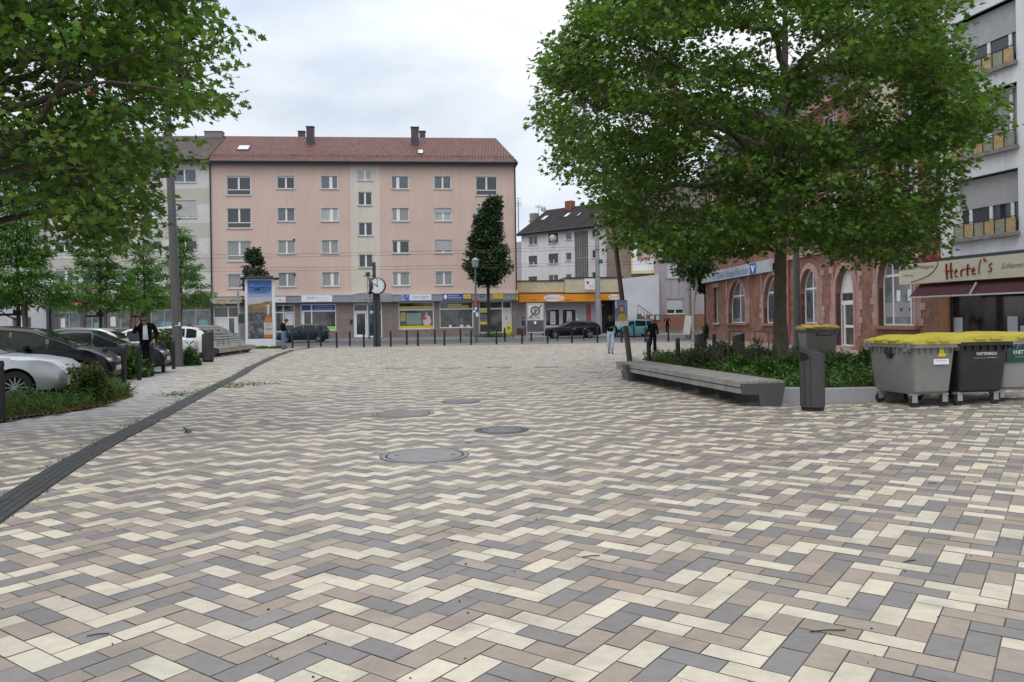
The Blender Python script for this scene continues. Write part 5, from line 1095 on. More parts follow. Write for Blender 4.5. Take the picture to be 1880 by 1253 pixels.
def face(c, ang, r, hands=True):
    nrm = Vector((math.sin(ang), -math.cos(ang), 0)); ux = Vector((math.cos(ang), math.sin(ang), 0)); m = MB(); n = 36
    def ringv(rad, d): return [c + ux * (rad * math.cos(2 * math.pi * k / n)) + Vector((0, 0, rad * math.sin(2 * math.pi * k / n))) + nrm * d for k in range(n)]
    rs = [ringv(r * .9, -.13), ringv(r * 1.04, -.10), ringv(r * 1.04, .10), ringv(r * .96, .13), ringv(r * .93, .10)]; vs = sum(rs, []); fs = []
    for i in range(len(rs) - 1):
        for k in range(n): j = (k + 1) % n; fs.append((i * n + k, i * n + j, (i + 1) * n + j, (i + 1) * n + k))
    fs.append(tuple(range(n))); m.add(vs, fs); h = m.build('housing', mat('column_dark', (.035, .032, .035), .5), t, smooth=35)
    m = MB(); m.add(ringv(r * .94, .105), [tuple(range(n))]); f = m.build('clock_face', cface, h if False else t)
    m = MB()
    for k in range(12):
        a = k * math.pi / 6; d_ = ux * math.sin(a) + Vector((0, 0, math.cos(a))); sd = ux * math.cos(a) - Vector((0, 0, math.sin(a))); w = .02 if k % 3 else .028
        m.quad(c + d_ * r * .76 - sd * w + nrm * .11, c + d_ * r * .76 + sd * w + nrm * .11, c + d_ * r * .88 + sd * w + nrm * .11, c + d_ * r * .88 - sd * w + nrm * .11)
    m.build('hour_marks', mat('mark_grey', (.15, .15, .16), .6), f)
    for nm, a, l, w in (('hour_hand', R(-58), .5, .035), ('minute_hand', R(6), .82, .022)):
        m = MB(); d_ = ux * math.sin(a) + Vector((0, 0, math.cos(a))); sd = ux * math.cos(a) - Vector((0, 0, math.sin(a)))
        m.quad(c - d_ * r * .15 - sd * w + nrm * .12, c - d_ * r * .15 + sd * w + nrm * .12, c + d_ * r * l + sd * w * .6 + nrm * .12, c + d_ * r * l - sd * w * .6 + nrm * .12); m.build(nm, DKT, f)
cc_ = W(693.2, 525.3, y0 - .35); face(Vector((cc_.x, y0 - .35, cc_.z)), R(-8), .51)
cb_ = W(679.5, 525.5, y0); face(Vector((cb_.x, y0, cb_.z)), R(-72), .51)
# ---- blue pole lamp beside the clock, lantern post, sign post
p0 = Vector((XG(677.5, 67, 1), 67, 0)); t = thing('lamp_post', 'thin blue post with a flat round lamp just left of the clock', 'lamp post', p0)
m = MB(); m.tube([p0, p0 + Vector((0, 0, 3.2))], .075, 8); m.build('post', mat('blue_pole', (.03, .10, .14), .5), t); zt = W(676, 507, 67).z
m = MB(); m.tube([p0 + Vector((0, 0, 3.2)), p0 + Vector((-.05, 0, zt))], .06, 8); m.build('upper_post', STEEL, t)
m = MB(); m.lathe([(.5, zt - .02), (.1, zt + .1), (.2, zt + .14), (.2, zt + .3)], p0 + Vector((-.05, 0, 0)), 16); m.build('lamp_head', DGREY, t)
p0 = G(874.5, 630); t = thing('lamp_post', 'slim lantern post with a stickered shaft left of the dark column tree', 'lamp post', p0); zt = W(873.5, 492, p0.y).z
m = MB(); m.tube([p0, p0 + Vector((0, 0, zt))], [.10, .05], 10); m.build('post', mat('post_bluegrey', (.08, .11, .13), .5), t)
m = MB(); m.lathe([(.09, zt), (.2, zt + .08), (.24, zt + .5), (.28, zt + .52), (.06, zt + .72)], p0, 8); m.build('lantern', mat('lantern_glass', (.22, .24, .26), .3), t)
m = MB(); m.lathe([(.11, 2.55), (.11, 3.2)], p0, 10); m.build('red_sleeve', mat('faded_red', (.36, .06, .07), .6), t); m = MB()
for z_, a_ in ((2.0, .1), (2.15, -.08), (1.85, .12), (2.35, .02)): m.box(p0.x - .1 + a_, p0.x + .06 + a_, p0.y - .115, p0.y - .11, z_, z_ + .13)
m.build('stickers', WHT, t)
p0 = G(441, 650); t = thing('sign_post', 'thin grey post with a small dark green box beside the advertising column', 'post', p0); m = MB(); zt = W(440.5, 534, p0.y).z; m.tube([p0, p0 + Vector((-.08, 0, zt))], .055, 8); m.build('post', STEEL, t)
m = MB(); zz_ = W(445, 594, p0.y).z; m.box(p0.x - .02, p0.x + .24, p0.y - .12, p0.y + .02, zz_, zz_ + .5); m.build('box', mat('box_green', (.02, .06, .05), .5), t, bev=.02)
# ---- advertising column
p0 = G(481, 638.5); ad = thing('advertising_column', 'tall white framed advertising column with a bottle poster beside the man in jeans', 'advertising column', p0); t = ad
AF = Fr(G(456.6, 638.5).x, p0.y - .2, 1, .32); aw = AF.uz(505.8, 600)[0]; zt = W(481, 512, p0.y).z
m = MB()
AF.box(m, 0, aw, 0, .55, -1.5, 0); AF.box(m, 0, .16, .55, zt, -1.5, 0); AF.box(m, aw - .2, aw, .55, zt, -1.5, 0); AF.box(m, .16, aw - .2, zt - .06, zt, -1.5, 0); AF.box(m, .16, aw - .2, .55, zt - .06, -1.5, -.03)
m.build('housing', mat('ad_white', (.66, .68, .72), .4, var=.03), t, bev=.02)
m = MB(); AF.box(m, -.28, aw + .28, zt, zt + .07, -1.75, .28); AF.box(m, .1, aw - .1, zt + .07, zt + .2, -1.4, -.1); m.build('roof', DK, t, bev=.02)
m = MB(); AF.box(m, .3, .45, zt + .2, zt + .75, -.8, -.65); AF.box(m, .1, .7, zt + .6, zt + .66, -1.0, -.45); m.build('aerial_box', DGREY, t)
def poster(F, a, b, c, d, dep, par, side=False):
    m = MB(); n = 8
    # printed picture: graded sky in strips, hills, dark rocks
    skyc = [(.03, .12, .42), (.05, .17, .48), (.12, .24, .50), (.25, .33, .52), (.42, .42, .50), (.48, .42, .38)]
    pn = MB(); hs_ = d - c; z = d
    mats_ = [mat('poster_sky_%s' % 'abcdef'[i], skyc[i], .35, var=.1) for i in range(6)]
    for i in range(6): F.box(pn, a, b, z - hs_ * .072, z, dep, dep + .01, i); z -= hs_ * .072
    F.box(pn, a, b, c, z, dep, dep + .01, 6); pn.build('poster', mats_ + [mat('poster_rocks', (.055, .065, .075), .35, var=.9, scale=5, dirt=((.32, .31, .28), .9, 3.2))], par)
    pn = MB(); rp = random.Random(4); pts = [F.p(a, z - hs_ * .12, dep + .012)] + [F.p(a + (b - a) * k / 8, z + hs_ * (.02 + .05 * k / 8 + rp.uniform(-.012, .012)), dep + .012) for k in range(9)] + [F.p(b, z - hs_ * .12, dep + .012)]
    pn.add(pts, [tuple(range(len(pts)))]); pn.build('hill_print', mat('poster_hill', (.20, .14, .07), .35, var=.6, scale=4), par)
poster(AF, .18, aw - .22, .58, zt - .1, -.03 + .005, t)
inkb = mat('poster_navy', (.01, .03, .10), .5); text_mesh('STAMMTISCH', inkb, t, AF.p(aw * .49, .58 + (zt - .68) * .845, -.01), AF.d, (0, 0, 1), width=aw * .72, height=.3, bold=.02); text_mesh('mit Freunden', inkb, t, AF.p(aw * .42, .58 + (zt - .68) * .795, -.01), AF.d, (0, 0, 1), width=aw * .5, height=.1); text_mesh('am Hafen geniessen', inkb, t, AF.p(aw * .47, .58 + (zt - .68) * .77, -.01), AF.d, (0, 0, 1), width=aw * .66, height=.09)
text_mesh('WK', mat('poster_gold', (.45, .35, .12), .5), t, AF.p(aw * .24, .58 + (zt - .68) * .925, -.01), AF.d, (0, 0, 1), width=.24, height=.16)
m = MB(); bx = aw * .765; Zb = .62; S_b = 1.0
outl = [(0, 0), (.27, 0), (.29, .1), (.29, 1.05), (.22, 1.3), (.10, 1.45), (.085, 2.0), (.10, 2.06), (.10, 2.2), (0, 2.2)]
full = [(bx + x, Zb + z) for x, z in outl] + [(bx - x, Zb + z) for x, z in reversed(outl[1:-1])]
m.prism([AF.p(x, z, -.012) for x, z in full], AF.n * .008, 0)
for (z0_, z1_, w_, mi) in ((.22, 1.0, .28, 1), (.03, .2, .27, 2), (1.04, 1.28, .2, 2), (1.55, 2.0, .08, 1), (2.02, 2.18, .1, 1)): AF.box(m, bx - w_, bx + w_, Zb + z0_, Zb + z1_, -.004, .002, mi)
m.build('bottle_print', [mat('bottle_amber', (.34, .15, .06), .35), mat('bottle_label', (.50, .47, .42), .5, var=.15, scale=8), mat('bottle_orange', (.50, .16, .03), .4)], t)
text_mesh('CO', inkb, t, AF.p(bx, Zb + .85, .004), AF.d, (0, 0, 1), width=.26, height=.16); text_mesh('Weldes', inkb, t, AF.p(bx, Zb + .6, .004), AF.d, (0, 0, 1), width=.4, height=.14)
m = MB(); m.hexa([AF.p(-.01, .6, -1.4), AF.p(-.012, .6, -.1), AF.p(-.02, .6, -.1), AF.p(-.02, .6, -1.4), AF.p(-.01, zt - .1, -1.4), AF.p(-.012, zt - .1, -.1), AF.p(-.02, zt - .1, -.1), AF.p(-.02, zt - .1, -1.4)]); m.build('side_poster', MATS['poster_sky_b'], t)
# ---- pedestrian zone end sign
SG = Fr(G(966.4, 631).x, 50.0, 1, 0); sw = G(997.5, 631).x - G(966.4, 631).x; t = thing('traffic_sign', 'framed end of pedestrian zone sign above a dark panel, in front of the travel shop', 'traffic sign', SG.p(sw / 2, 0)); zt = W(981, 558, 50).z
m = MB(); 
for u in (0, sw): m.tube([SG.p(u, 0), SG.p(u, zt)], .035, 8)
zc_ = W(981, 588, 50).z; zb3 = W(981, 611, 50).z
for z_ in (zt, zc_, zb3): m.tube([SG.p(0, z_), SG.p(sw, z_)], .035, 6)
m.build('frame', STEEL, t); m = MB(); SG.box(m, .05, sw - .05, zc_ + .04, zt - .04, -.02, .02); m.build('sign_panel', mat('sign_offwhite', (.52, .52, .52), .5), t)
cz = zc_ + (zt - zc_) * .56; m = MB(); rr_ = .31; n = 24
for k in range(n):
    a0, a1 = 2 * math.pi * k / n, 2 * math.pi * (k + 1) / n; m.quad(*[SG.p(sw / 2 + r_ * math.cos(a), cz + r_ * math.sin(a), .024) for r_, a in ((rr_, a0), (rr_, a1), (rr_ * .62, a1), (rr_ * .62, a0))])
SG.box(m, sw / 2 - .08, sw / 2 + .06, cz - .15, cz + .1, .024, .026); SG.box(m, sw / 2 - .04, sw / 2 + .03, cz + .11, cz + .18, .024, .026)
dz_ = Vector((.05, 0, .05)); m.quad(SG.p(.1, zc_ + .12, .03), SG.p(.2, zc_ + .1, .03), SG.p(sw - .08, zt - .1, .03), SG.p(sw - .18, zt - .08, .03)); m.build('symbol', mat('symbol_grey', (.10, .10, .10), .6), t)
text_mesh('ZONE', MATS['symbol_grey'], t, SG.p(sw / 2, zc_ + .16, .024), SG.d, (0, 0, 1), width=.55, height=.16)
m = MB(); SG.box(m, .05, sw - .05, zb3 + .04, zc_ - .04, -.02, .02); m.build('lower_panel', mat('panel_dark', (.07, .07, .075), .6), t); m = MB(); SG.box(m, sw * .42, sw * .54, zc_ - .25, zc_ - .08, .021, .025); m.build('sticker', WHT, t)
# ---- catenary masts and wires
for (px, Yb, r0, pt, lab) in ((1098, 76, .24, 394, 'tall pale grey tapered mast in front of the orange fascia'), (1263.5, 58.5, .23, 430, 'thick grey mast beside the tilted advertising board')):
    p0 = Vector((XG(px, Yb, .5), Yb, 0)); zt = W(px, pt, Yb).z; t = thing('overhead_line_mast', lab, 'mast', p0, group='masts of the overhead line')
    m = MB(); m.tube([p0, p0 + Vector((0, 0, zt))], [r0 * 1.15, r0 * .72], 14); m.build('shaft', mat('mast_grey', (.27, .275, .29), .6, var=.1), t, smooth=40)
    m = MB(); m.lathe([(r0 * 1.2, .0), (r0 * 1.2, .5), (r0 * 1.15, .52)], p0, 14); 
    m.build('base', mat('mast_band', (.15, .155, .16), .6), t)
    for z_ in (3.6, 5.6, 8.2): m = MB(); m.lathe([(r0 * 1.02, z_), (r0 * 1.06, z_ + .03), (r0 * 1.0, z_ + .08)], p0, 14, cap=False); m.build('collar', MATS['mast_band'], t)
    m = MB(); m.box(p0.x + .1, p0.x + .5, p0.y - .3, p0.y, 6.9, 7.3); m.build('insulator', mat('teal_insulator', (.04, .12, .15), .5), t, bev=.05)
wires = [((20, 470.5), (1260, 447), 61.5), ((20, 477), (1260, 452), 61.7), ((20, 492), (1260, 478), 64.3), ((20, 498.5), (1260, 483), 64.6)]
for i, (a, b, Yw) in enumerate(wires):
    pa, pb = W(*a, Yw), W(*b, Yw); m = MB(); pts = [pa.lerp(pb, k / 16) - Vector((0, 0, .25 * math.sin(math.pi * k / 16))) for k in range(17)]; m.tube(pts, .010, 4); tag(m.build('overhead_wire', DK), ['topmost thin overhead wire crossing the pink facade', 'second thin overhead wire from the top across the pink facade', 'third thin overhead wire from the top across the pink facade', 'lowest thin overhead wire crossing the pink facade'][i], 'wire', 'overhead wires above the road')
# ---- leaning wooden pole with election style placard
b_ = Vector((XG(1157, 20.8, .4), 20.8, 0)); tp = W(1117, 345, 20.8); t = thing('wooden_pole', 'brown leaning wooden pole rising into the crown behind the far end of the bench', 'pole', b_)
low_ = W(1156, 662, 20.8); dirp = (tp - low_); base = low_ - dirp * (low_.z / dirp.z); m = MB(); m.tube([base, base.lerp(tp, .5), tp], [.075, .062, .045], 12); m.build('shaft', mat('pole_brown', (.075, .055, .04), .8, var=.3, scale=4, bump=.5), t, smooth=40)
PF = Fr(W(1129.5, 572, 20.5).x, 20.55, 1, 0); pw = W(1152.5, 572, 20.55).x - W(1129.5, 572, 20.55).x; z0, z1 = W(1141, 589, 20.55).z, W(1141, 551.5, 20.55).z
t = thing('placard', 'placard of a woman in yellow hanging on the leaning wooden pole', 'poster', PF.p(pw / 2, z0)); m = MB(); PF.box(m, 0, pw, z0, z1, -.01, .01); m.build('board', mat('placard_blue', (.13, .18, .30), .5, var=.6, scale=6), t)
m = MB(); cx_ = pw * .55; hz_ = z1 - z0
m.prism([PF.p(cx_ + x * pw, z0 + z * hz_, .012) for x, z in [(-.38, .0), (.42, 0), (.40, .18), (.22, .32), (.1, .36), (-.1, .36), (-.26, .28)]], PF.n * .002, 0)
m.prism([PF.p(cx_ + .16 * pw * math.cos(a), z0 + hz_ * .56 + .14 * hz_ * math.sin(a), .0145) for a in [i * math.pi / 8 for i in range(16)]], PF.n * .002, 1); m.prism([PF.p(cx_ + .24 * pw * math.cos(a), z0 + hz_ * .57 + .21 * hz_ * math.sin(a), .0122) for a in [i * math.pi / 8 for i in range(16)]], PF.n * .002, 2)
PF.box(m, pw * .04, pw * .13, z0 + hz_ * .62, z0 + hz_ * .95, .0122, .014, 3); m.build('portrait', [mat('portrait_yellow', (.40, .29, .06), .6, var=.15, scale=12), mat('portrait_skin', (.45, .27, .2), .6), mat('portrait_hair', (.14, .07, .03), .6), WHT], t)
m = MB(); PF.box(m, -.0, pw + .02, z0 - .14, z0 - .005, -.01, .008); m.build('lower_board', mat('placard_white', (.5, .5, .52), .5, var=.4, scale=20), t)
# ---- tilted A-board, notice boards, fence, bin, person-side bits
AB = Fr(W(1248, 600, 58.5).x, 57.5, 1, .1); t = thing('advertising_board', 'white A-board with blue top leaning beside the thick grey mast', 'board', AB.p(.3, 0)); z0, z1 = W(1250, 615, 57.5).z, W(1257, 580.5, 57.5).z
m = MB(); m.hexa([AB.p(.0, z0, .0), AB.p(.52, z0, .0), AB.p(.52, z0, .04), AB.p(.0, z0, .04), AB.p(.28, z1, -.25), AB.p(.78, z1, -.25), AB.p(.78, z1, -.21), AB.p(.28, z1, -.21)]); m.build('board', mat('aboard_white', (.60, .60, .58), .5, var=.1, scale=3), t)
m = MB(); m.hexa([AB.p(.27, z1 - .32, -.18), AB.p(.74, z1 - .32, -.18), AB.p(.74, z1 - .32, -.165), AB.p(.27, z1 - .32, -.165), AB.p(.30, z1 - .03, -.225), AB.p(.76, z1 - .03, -.225), AB.p(.76, z1 - .03, -.205), AB.p(.30, z1 - .03, -.205)]); m.build('blue_print', mat('print_blue', (.08, .25, .5), .5, var=.3, scale=8), t)
m = MB()
for u in (.03, .5): m.tube([AB.p(u, z0, .02), AB.p(u - .12, 0, .08)], .015, 5)
m.tube([AB.p(.75, z1, -.25), AB.p(1.35, 0, -1.0)], .02, 5); m.tube([AB.p(.9, z1 - .1, -.25), AB.p(1.5, .2, -1.0)], .03, 5); m.build('legs', mat('aboard_wood', (.4, .33, .22), .7), t)
FN = Fr(XG(1186, 77, 1), 77, 1, 0); fw = FN.uz(1297, 590)[0]; zf_ = FN.uz(1240, 577.5)[1]; t = thing('wooden_fence', 'brown upright board fence in front of the mauve house', 'fence', FN.p(0, .1)); rnd = random.Random(2)
wf = mat('fence_brown', (.20, .10, .055), .8, var=.25, scale=3); m = MB(); u = 0
while u < fw: FN.box(m, u, u + .19, .35, zf_ + rnd.uniform(-.02, .02), .0, .03); u += .205
m.build('boards', wf, t); m = MB(); FN.box(m, 0, fw, .1, .4, -.1, .06); m.build('base', mat('fence_base', (.18, .16, .15), .9, var=.3), t)
for i, (x0, x1) in enumerate(((1193, 1202), (1204, 1211.5))):
    a, b, c, d = pxrect(FN, x0, 579, x1, 588.5, .2); t = thing('notice_board', ['pale notice board, left one of two on the brown fence', 'pale notice board, right one of two on the brown fence'][i], 'notice board', FN.p(a, c, .1), group='notice boards on the fence'); m = MB(); FN.box(m, a, b, c, d, .04, .12); m.build('frame', DGREY, t); m = MB(); FN.box(m, a + .04, b - .04, c + .04, d - .04, .12, .13); m.build('paper', mat('notice_grey', (.4, .42, .45), .6), t)
t = thing('house_stairs', 'dark stair with thin railing climbing along the white yard wall', 'stairs', (XG(1178, 77.5, 1), 77.5, .1)); m = MB(); x0 = XG(1170, 77.5, 1)
for k in range(8): m.box(x0 + k * .3, x0 + k * .3 + .32, 77.0, 77.9, .1, 2.0 - k * .22)
m.build('steps', mat('stair_grey', (.10, .09, .09), .9), t); m = MB()
for k in range(9): m.tube([(x0 + k * .3, 77, 2.0 - k * .22), (x0 + k * .3, 77, 2.9 - k * .22)], .02, 4)
m.tube([(x0, 77, 2.9), (x0 + 2.4, 77, 1.14)], .03, 5); m.build('railing', DK, t)
p0 = Vector((XG(1186, 72, .8), 72, .1)); t = thing('wheelie_bin', 'dark green wheelie bin behind the walking woman', 'bin', p0); m = MB(); m.hexa([p0 + Vector(v) for v in [(-.28, -.3, .1), (.28, -.3, .1), (.28, .3, .1), (-.28, .3, .1), (-.35, -.38, 1.25), (.35, -.38, 1.25), (.35, .38, 1.25), (-.35, .38, 1.25)]]); m.build('body', mat('bin_green', (.012, .035, .03), .5), t); m = MB(); m.box(p0.x - .38, p0.x + .38, p0.y - .42, p0.y + .4, 1.36, 1.44); m.build('lid', MATS['bin_green'], t, bev=.03)
for sx in (-.2, .2): m = MB(); m.lathe([(.1, -.03), (.1, .03)], p0 + Vector((sx, .3, .1)), 12, ax=0); m.build('wheel', RUB, t)
# ---- yellow advertising figure and bike racks
p0 = Vector((XG(933.5, 69.5, .8), 69.5, .1)); t = thing('display_stand', 'yellow bag shaped advertising stand at the shop door right of the column tree', 'display stand', p0); m = MB(); m.lathe([(.22, 0), (.24, .2), (.22, .9), (.12, 1.15), (.1, 1.3)], p0, 14); m.build('body', mat('stand_yellow', (.62, .50, .02), .5, var=.1), t, smooth=40); m = MB(); m.box(p0.x - .07, p0.x + .07, p0.y - .26, p0.y - .23, .8, 1.0); m.build('mark', DKT, t)
p0 = Vector((XG(794, 68.6, .4), 68.6, .1)); m = MB(); m.tube([p0 + Vector((-.55, 0, 0)), p0 + Vector((-.1, 0, .85)), p0 + Vector((.05, 0, .85)), p0 + Vector((.6, 0, .02)), p0 + Vector((-.55, 0, .02))], .025, 6); tag(m.build('bicycle_stand', STEEL), 'thin grey triangular bicycle stand below the yellow striped shop window', 'bicycle stand')
t = thing('guard_rail', 'thin dark hoops of a low guard rail behind the planting bed', 'railing', (9.0, 29.5, 0))
m = MB(); xs = [XG(x, 29.5, .5) for x in (1338, 1361, 1385, 1409)]
for x in xs: m.tube([(x, 29.5, 0), (x, 29.5, 1.02)], .018, 5)
m.tube([(xs[0], 29.5, 1.02), (xs[1], 29.5, 1.02)], .015, 5); m.tube([(xs[2], 29.5, 1.02), (xs[3], 29.5, 1.02)], .015, 5); m.build('hoops', DK, t)
# ---- wheeled containers
def container(loc, yaw, label, body, sx, sy, sz=1.2, texts=(), extra=None, lidm=None):
    """local: x along the long side, y along the short side; origin at the centre on the ground"""
    t = thing('waste_container', label, 'waste container', loc, yaw, 'wheeled waste containers', local=True)
    hb_, hx, hy = .22, sx / 2, sy / 2; bt = sz - .10; k = .86
    m = MB(); lv = [(.80, .80, hb_), (.88, .86, hb_ + .05), (1.0, .98, bt - .12), (1.0, .98, bt)]
    n = 6
    def ringp(fx, fy, z):
        out_ = []; r_ = .07
        for cx_, cy_, a0 in ((1, 1, 0), (-1, 1, 90), (-1, -1, 180), (1, -1, 270)):
            for q in range(4): a = R(a0 + q * 30); out_.append((cx_ * (hx * fx - r_) + r_ * math.cos(a), cy_ * (hy * fy - r_) + r_ * math.sin(a), z))
        return out_
    rs = [ringp(*l) for l in lv]; N_ = len(rs[0]); fs = [(i * N_ + q, i * N_ + (q + 1) % N_, (i + 1) * N_ + (q + 1) % N_, (i + 1) * N_ + q) for i in range(len(rs) - 1) for q in range(N_)] + [tuple(reversed(range(N_))), tuple(range(3 * N_, 4 * N_))]
    m.add(sum(rs, []), fs); b = m.build('body', body, t, smooth=35)
    m = MB(); rs = [ringp(1.02, 1.0, bt - .1), ringp(1.08, 1.08, bt - .09), ringp(1.08, 1.08, bt), ringp(1.0, 1.0, bt + .003)]; m.add(sum(rs, []), [(i * N_ + q, i * N_ + (q + 1) % N_, (i + 1) * N_ + (q + 1) % N_, (i + 1) * N_ + q) for i in range(3) for q in range(N_)])
    for sgn in (-1, 1):
        for i in range(9): xx = -hx * .8 + i * hx * .2; m.box(xx - .008, xx + .008, sgn * hy * 1.0 - .02 * sgn, sgn * hy * 1.07, bt - .19, bt - .09)
        for i in range(6): yy = -hy * .75 + i * hy * .3; m.hexa([(sgn * hx * 1.0, yy - .008, bt - .19), (sgn * hx * 1.03, yy - .008, bt - .17), (sgn * hx * 1.03, yy + .008, bt - .17), (sgn * hx * 1.0, yy + .008, bt - .19), (sgn * hx * 1.0, yy - .008, bt - .09), (sgn * hx * 1.07, yy - .008, bt - .09), (sgn * hx * 1.07, yy + .008, bt - .09), (sgn * hx * 1.0, yy + .008, bt - .09)])
        for xx in (-hx * .93, hx * .75): m.box(xx, xx + hx * .2, sgn * hy * 1.02, sgn * (hy * 1.02 + .09), bt - .15, bt - .10); m.box(xx, xx + .015, sgn * hy * 1.02, sgn * (hy * 1.02 + .09), bt - .15, bt); m.box(xx + hx * .2 - .015, xx + hx * .2, sgn * hy * 1.02, sgn * (hy * 1.02 + .09), bt - .15, bt)
    m.build('rim', body, t)
    # lid: low vaulted, with ribs and handle bar
    m = MB(); rows = 7; colsn = 15; vs = []; 
    for i in range(rows):
        for j in range(colsn):
            fx = -1 + 2 * j / (colsn - 1); fy = -1 + 2 * i / (rows - 1); z = sz - .085 + .085 * (1 - abs(fy) ** 2.4) * (1 - .25 * abs(fx) ** 6) + (.018 if (j // 2) % 2 and abs(fx) < .9 and abs(fy) < .9 else 0); vs.append((fx * hx * 1.09, fy * hy * 1.10, z))
    fs = [(i * colsn + j, i * colsn + j + 1, (i + 1) * colsn + j + 1, (i + 1) * colsn + j) for i in range(rows - 1) for j in range(colsn - 1)]
    nb2 = len(vs); edge = [j for j in range(colsn)] + [i * colsn + colsn - 1 for i in range(1, rows)] + [(rows - 1) * colsn + j for j in reversed(range(colsn - 1))] + [i * colsn for i in reversed(range(1, rows - 1))]
    for e_ in edge: v = vs[e_]; vs.append((v[0] * 1.003, v[1] * 1.003, sz - .13))
    for i in range(len(edge)): j = (i + 1) % len(edge); fs.append((edge[i], edge[j], nb2 + j, nb2 + i))
    m.add(vs, fs); ld = m.build('lid', lidm or mat('lid_yellow', (.47, .40, .05), .5, var=.12, dirt=((.4, .34, .1), .4, 3)), t, smooth=25)
    m = MB()
    for sgn in (-1, 1):
        for xx in (-.55, .05): m.box(hx * xx, hx * (xx + .45), sgn * hy * 1.08, sgn * (hy * 1.08 + .05), sz - .085, sz - .065); m.box(hx * xx, hx * xx + .02, sgn * hy * 1.06, sgn * (hy * 1.08 + .05), sz - .12, sz - .06); m.box(hx * (xx + .45) - .02, hx * (xx + .45), sgn * hy * 1.06, sgn * (hy * 1.08 + .05), sz - .12, sz - .06)
    for yy in (-.5, .1): m.box(hx * 1.09, hx * 1.09 + .04, hy * yy, hy * (yy + .45), sz - .09, sz - .065)
    m.build('handle', MATS.get('lid_yellow'), ld)
    for cx_ in (-1, 1):
        for cy_ in (-1, 1):
            c = Vector((cx_ * hx * .72, cy_ * hy * .72, .09)); m = MB(); m.lathe([(.088, -.022), (.095, -.01), (.095, .01), (.088, .022)], c, 18, ax=0); w_ = m.build('wheel', RUB, t, smooth=40); w_.rotation_euler = (0, 0, 0)
            m = MB(); m.box(c.x - .04, c.x - .03, c.y - .05, c.y + .05, .08, hb_); m.box(c.x + .03, c.x + .04, c.y - .05, c.y + .05, .08, hb_); m.box(c.x - .05, c.x + .05, c.y - .06, c.y + .06, hb_ - .02, hb_ + .01); m.build('fork', STEEL, w_)
    return t, hx, hy, bt
gb = mat('container_grey', (.19, .187, .175), .6, var=.12, scale=2, bump=.1, dirt=((.14, .13, .12), .5, 3)); bb = mat('container_black', (.016, .016, .019), .5, var=.15, scale=2, dirt=((.05, .05, .05), .4, 3))
inkw = mat('ink_white', (.6, .6, .6), .6)
# container 1 (nearest): corner towards the camera at photo column 1676
def cont_at(px_corner, py, long_dir_deg, sx, sy, which):
    c = G(px_corner, py); d = Vector((math.cos(R(long_dir_deg)), math.sin(R(long_dir_deg)), 0)); e_ = Vector((-d.y, d.x, 0))
    # the near corner is (+x,-y) in local coordinates
    ctr = c - d * (sx / 2) + e_ * (sy / 2); return ctr
ang = -79
c1 = cont_at(1679, 751, ang, 1.2, .80, 0); t, hx, hy, bt = container(c1, R(ang), 'grey wheeled container with yellow lid, leftmost of the three by the butcher shop', gb, 1.2, .80, 1.19)
# local -y long side faces left towards the bench; +x short side faces the camera
m = MB(); m.tube([(0.02, -hy * .99, .98), (0.02, -hy * 1.04, .98)], .0, 4) if False else None
m = MB(); m.box(-.03, .03, -hy * 1.05, -hy * .9, .86, 1.12); m.lathe([(.05, -hy * 1.09), (.05, -hy * .95)], (0, 0, .90), 14, ax=1)
for dx_, dz_2 in ((-.07, .93), (.07, .93), (0, .86)): m.lathe([(.058, -hy * 1.07), (.058, -hy * .95)], (dx_, 0, dz_2), 14, ax=1)
m.build('lock', BLACK, t)
xf = hx * .985
m = MB(); m.box(xf - .02, xf + .008, -.02, .26, .72, .81); m.build('label', WHT, t); m = MB(); m.box(xf - .02, xf + .012, .06, .2, .85, .99); m.build('yellow_sticker', mat('sticker_yellow', (.55, .42, .02), .5, var=.6, scale=30), t)
text_mesh('Leerung Container', DKT, t, (xf + .01, .12, .78), (0, 1, 0), (0, 0, 1), width=.2, height=.025)
ang2 = -78; c2 = cont_at(1764, 747.5, ang2, 1.36, .98, 0); t, hx, hy, bt = container(c2, R(ang2), 'black wheeled container with yellow lid between the two grey containers', bb, 1.34, 1.0, 1.21)
xf = hx * .99
text_mesh('KNETTENBRECH', inkw, t, (xf + .004, .04, .88), (0, 1, 0), (0, 0, 1), width=.40, height=.05, bold=.02); text_mesh('GURDULIC', mat('ink_grey', (.25, .25, .25), .6), t, (xf - .002, -.09, .81), (0, 1, 0), (0, 0, 1), width=.24, height=.03)
m = MB(); m.box(xf - .02, xf, .06, .24, .808, .814); m.build('rule_mark', inkw, t)
ang3 = -79; c3 = cont_at(1842, 741, ang3, 1.36, 1.0, 0); t, hx, hy, bt = container(c3, R(ang3), 'pale grey wheeled container with dark green label, cut by the right edge', mat('container_palegrey', (.25, .26, .255), .55, var=.06), 1.36, 1.02, 1.21)
xf = hx * .99; m = MB(); m.hexa([(xf * .95, -.42, .70), (xf - .001, -.42, .70), (xf - .001, .40, .70), (xf * .95, .40, .70), (xf * .95, -.42, .98), (xf + .02, -.42, .98), (xf + .02, .40, .98), (xf * .95, .40, .98)]); m.build('label', mat('label_green', (.01, .06, .05), .5), t)
text_mesh('KNETTENBRECH', inkw, t, (xf + .022, .0, .88), (0, 1, 0), (0, 0, 1), width=.60, height=.07, bold=.02); text_mesh('GURDULIC', MATS['ink_grey'], t, (xf + .016, -.12, .80), (0, 1, 0), (0, 0, 1), width=.3, height=.035)
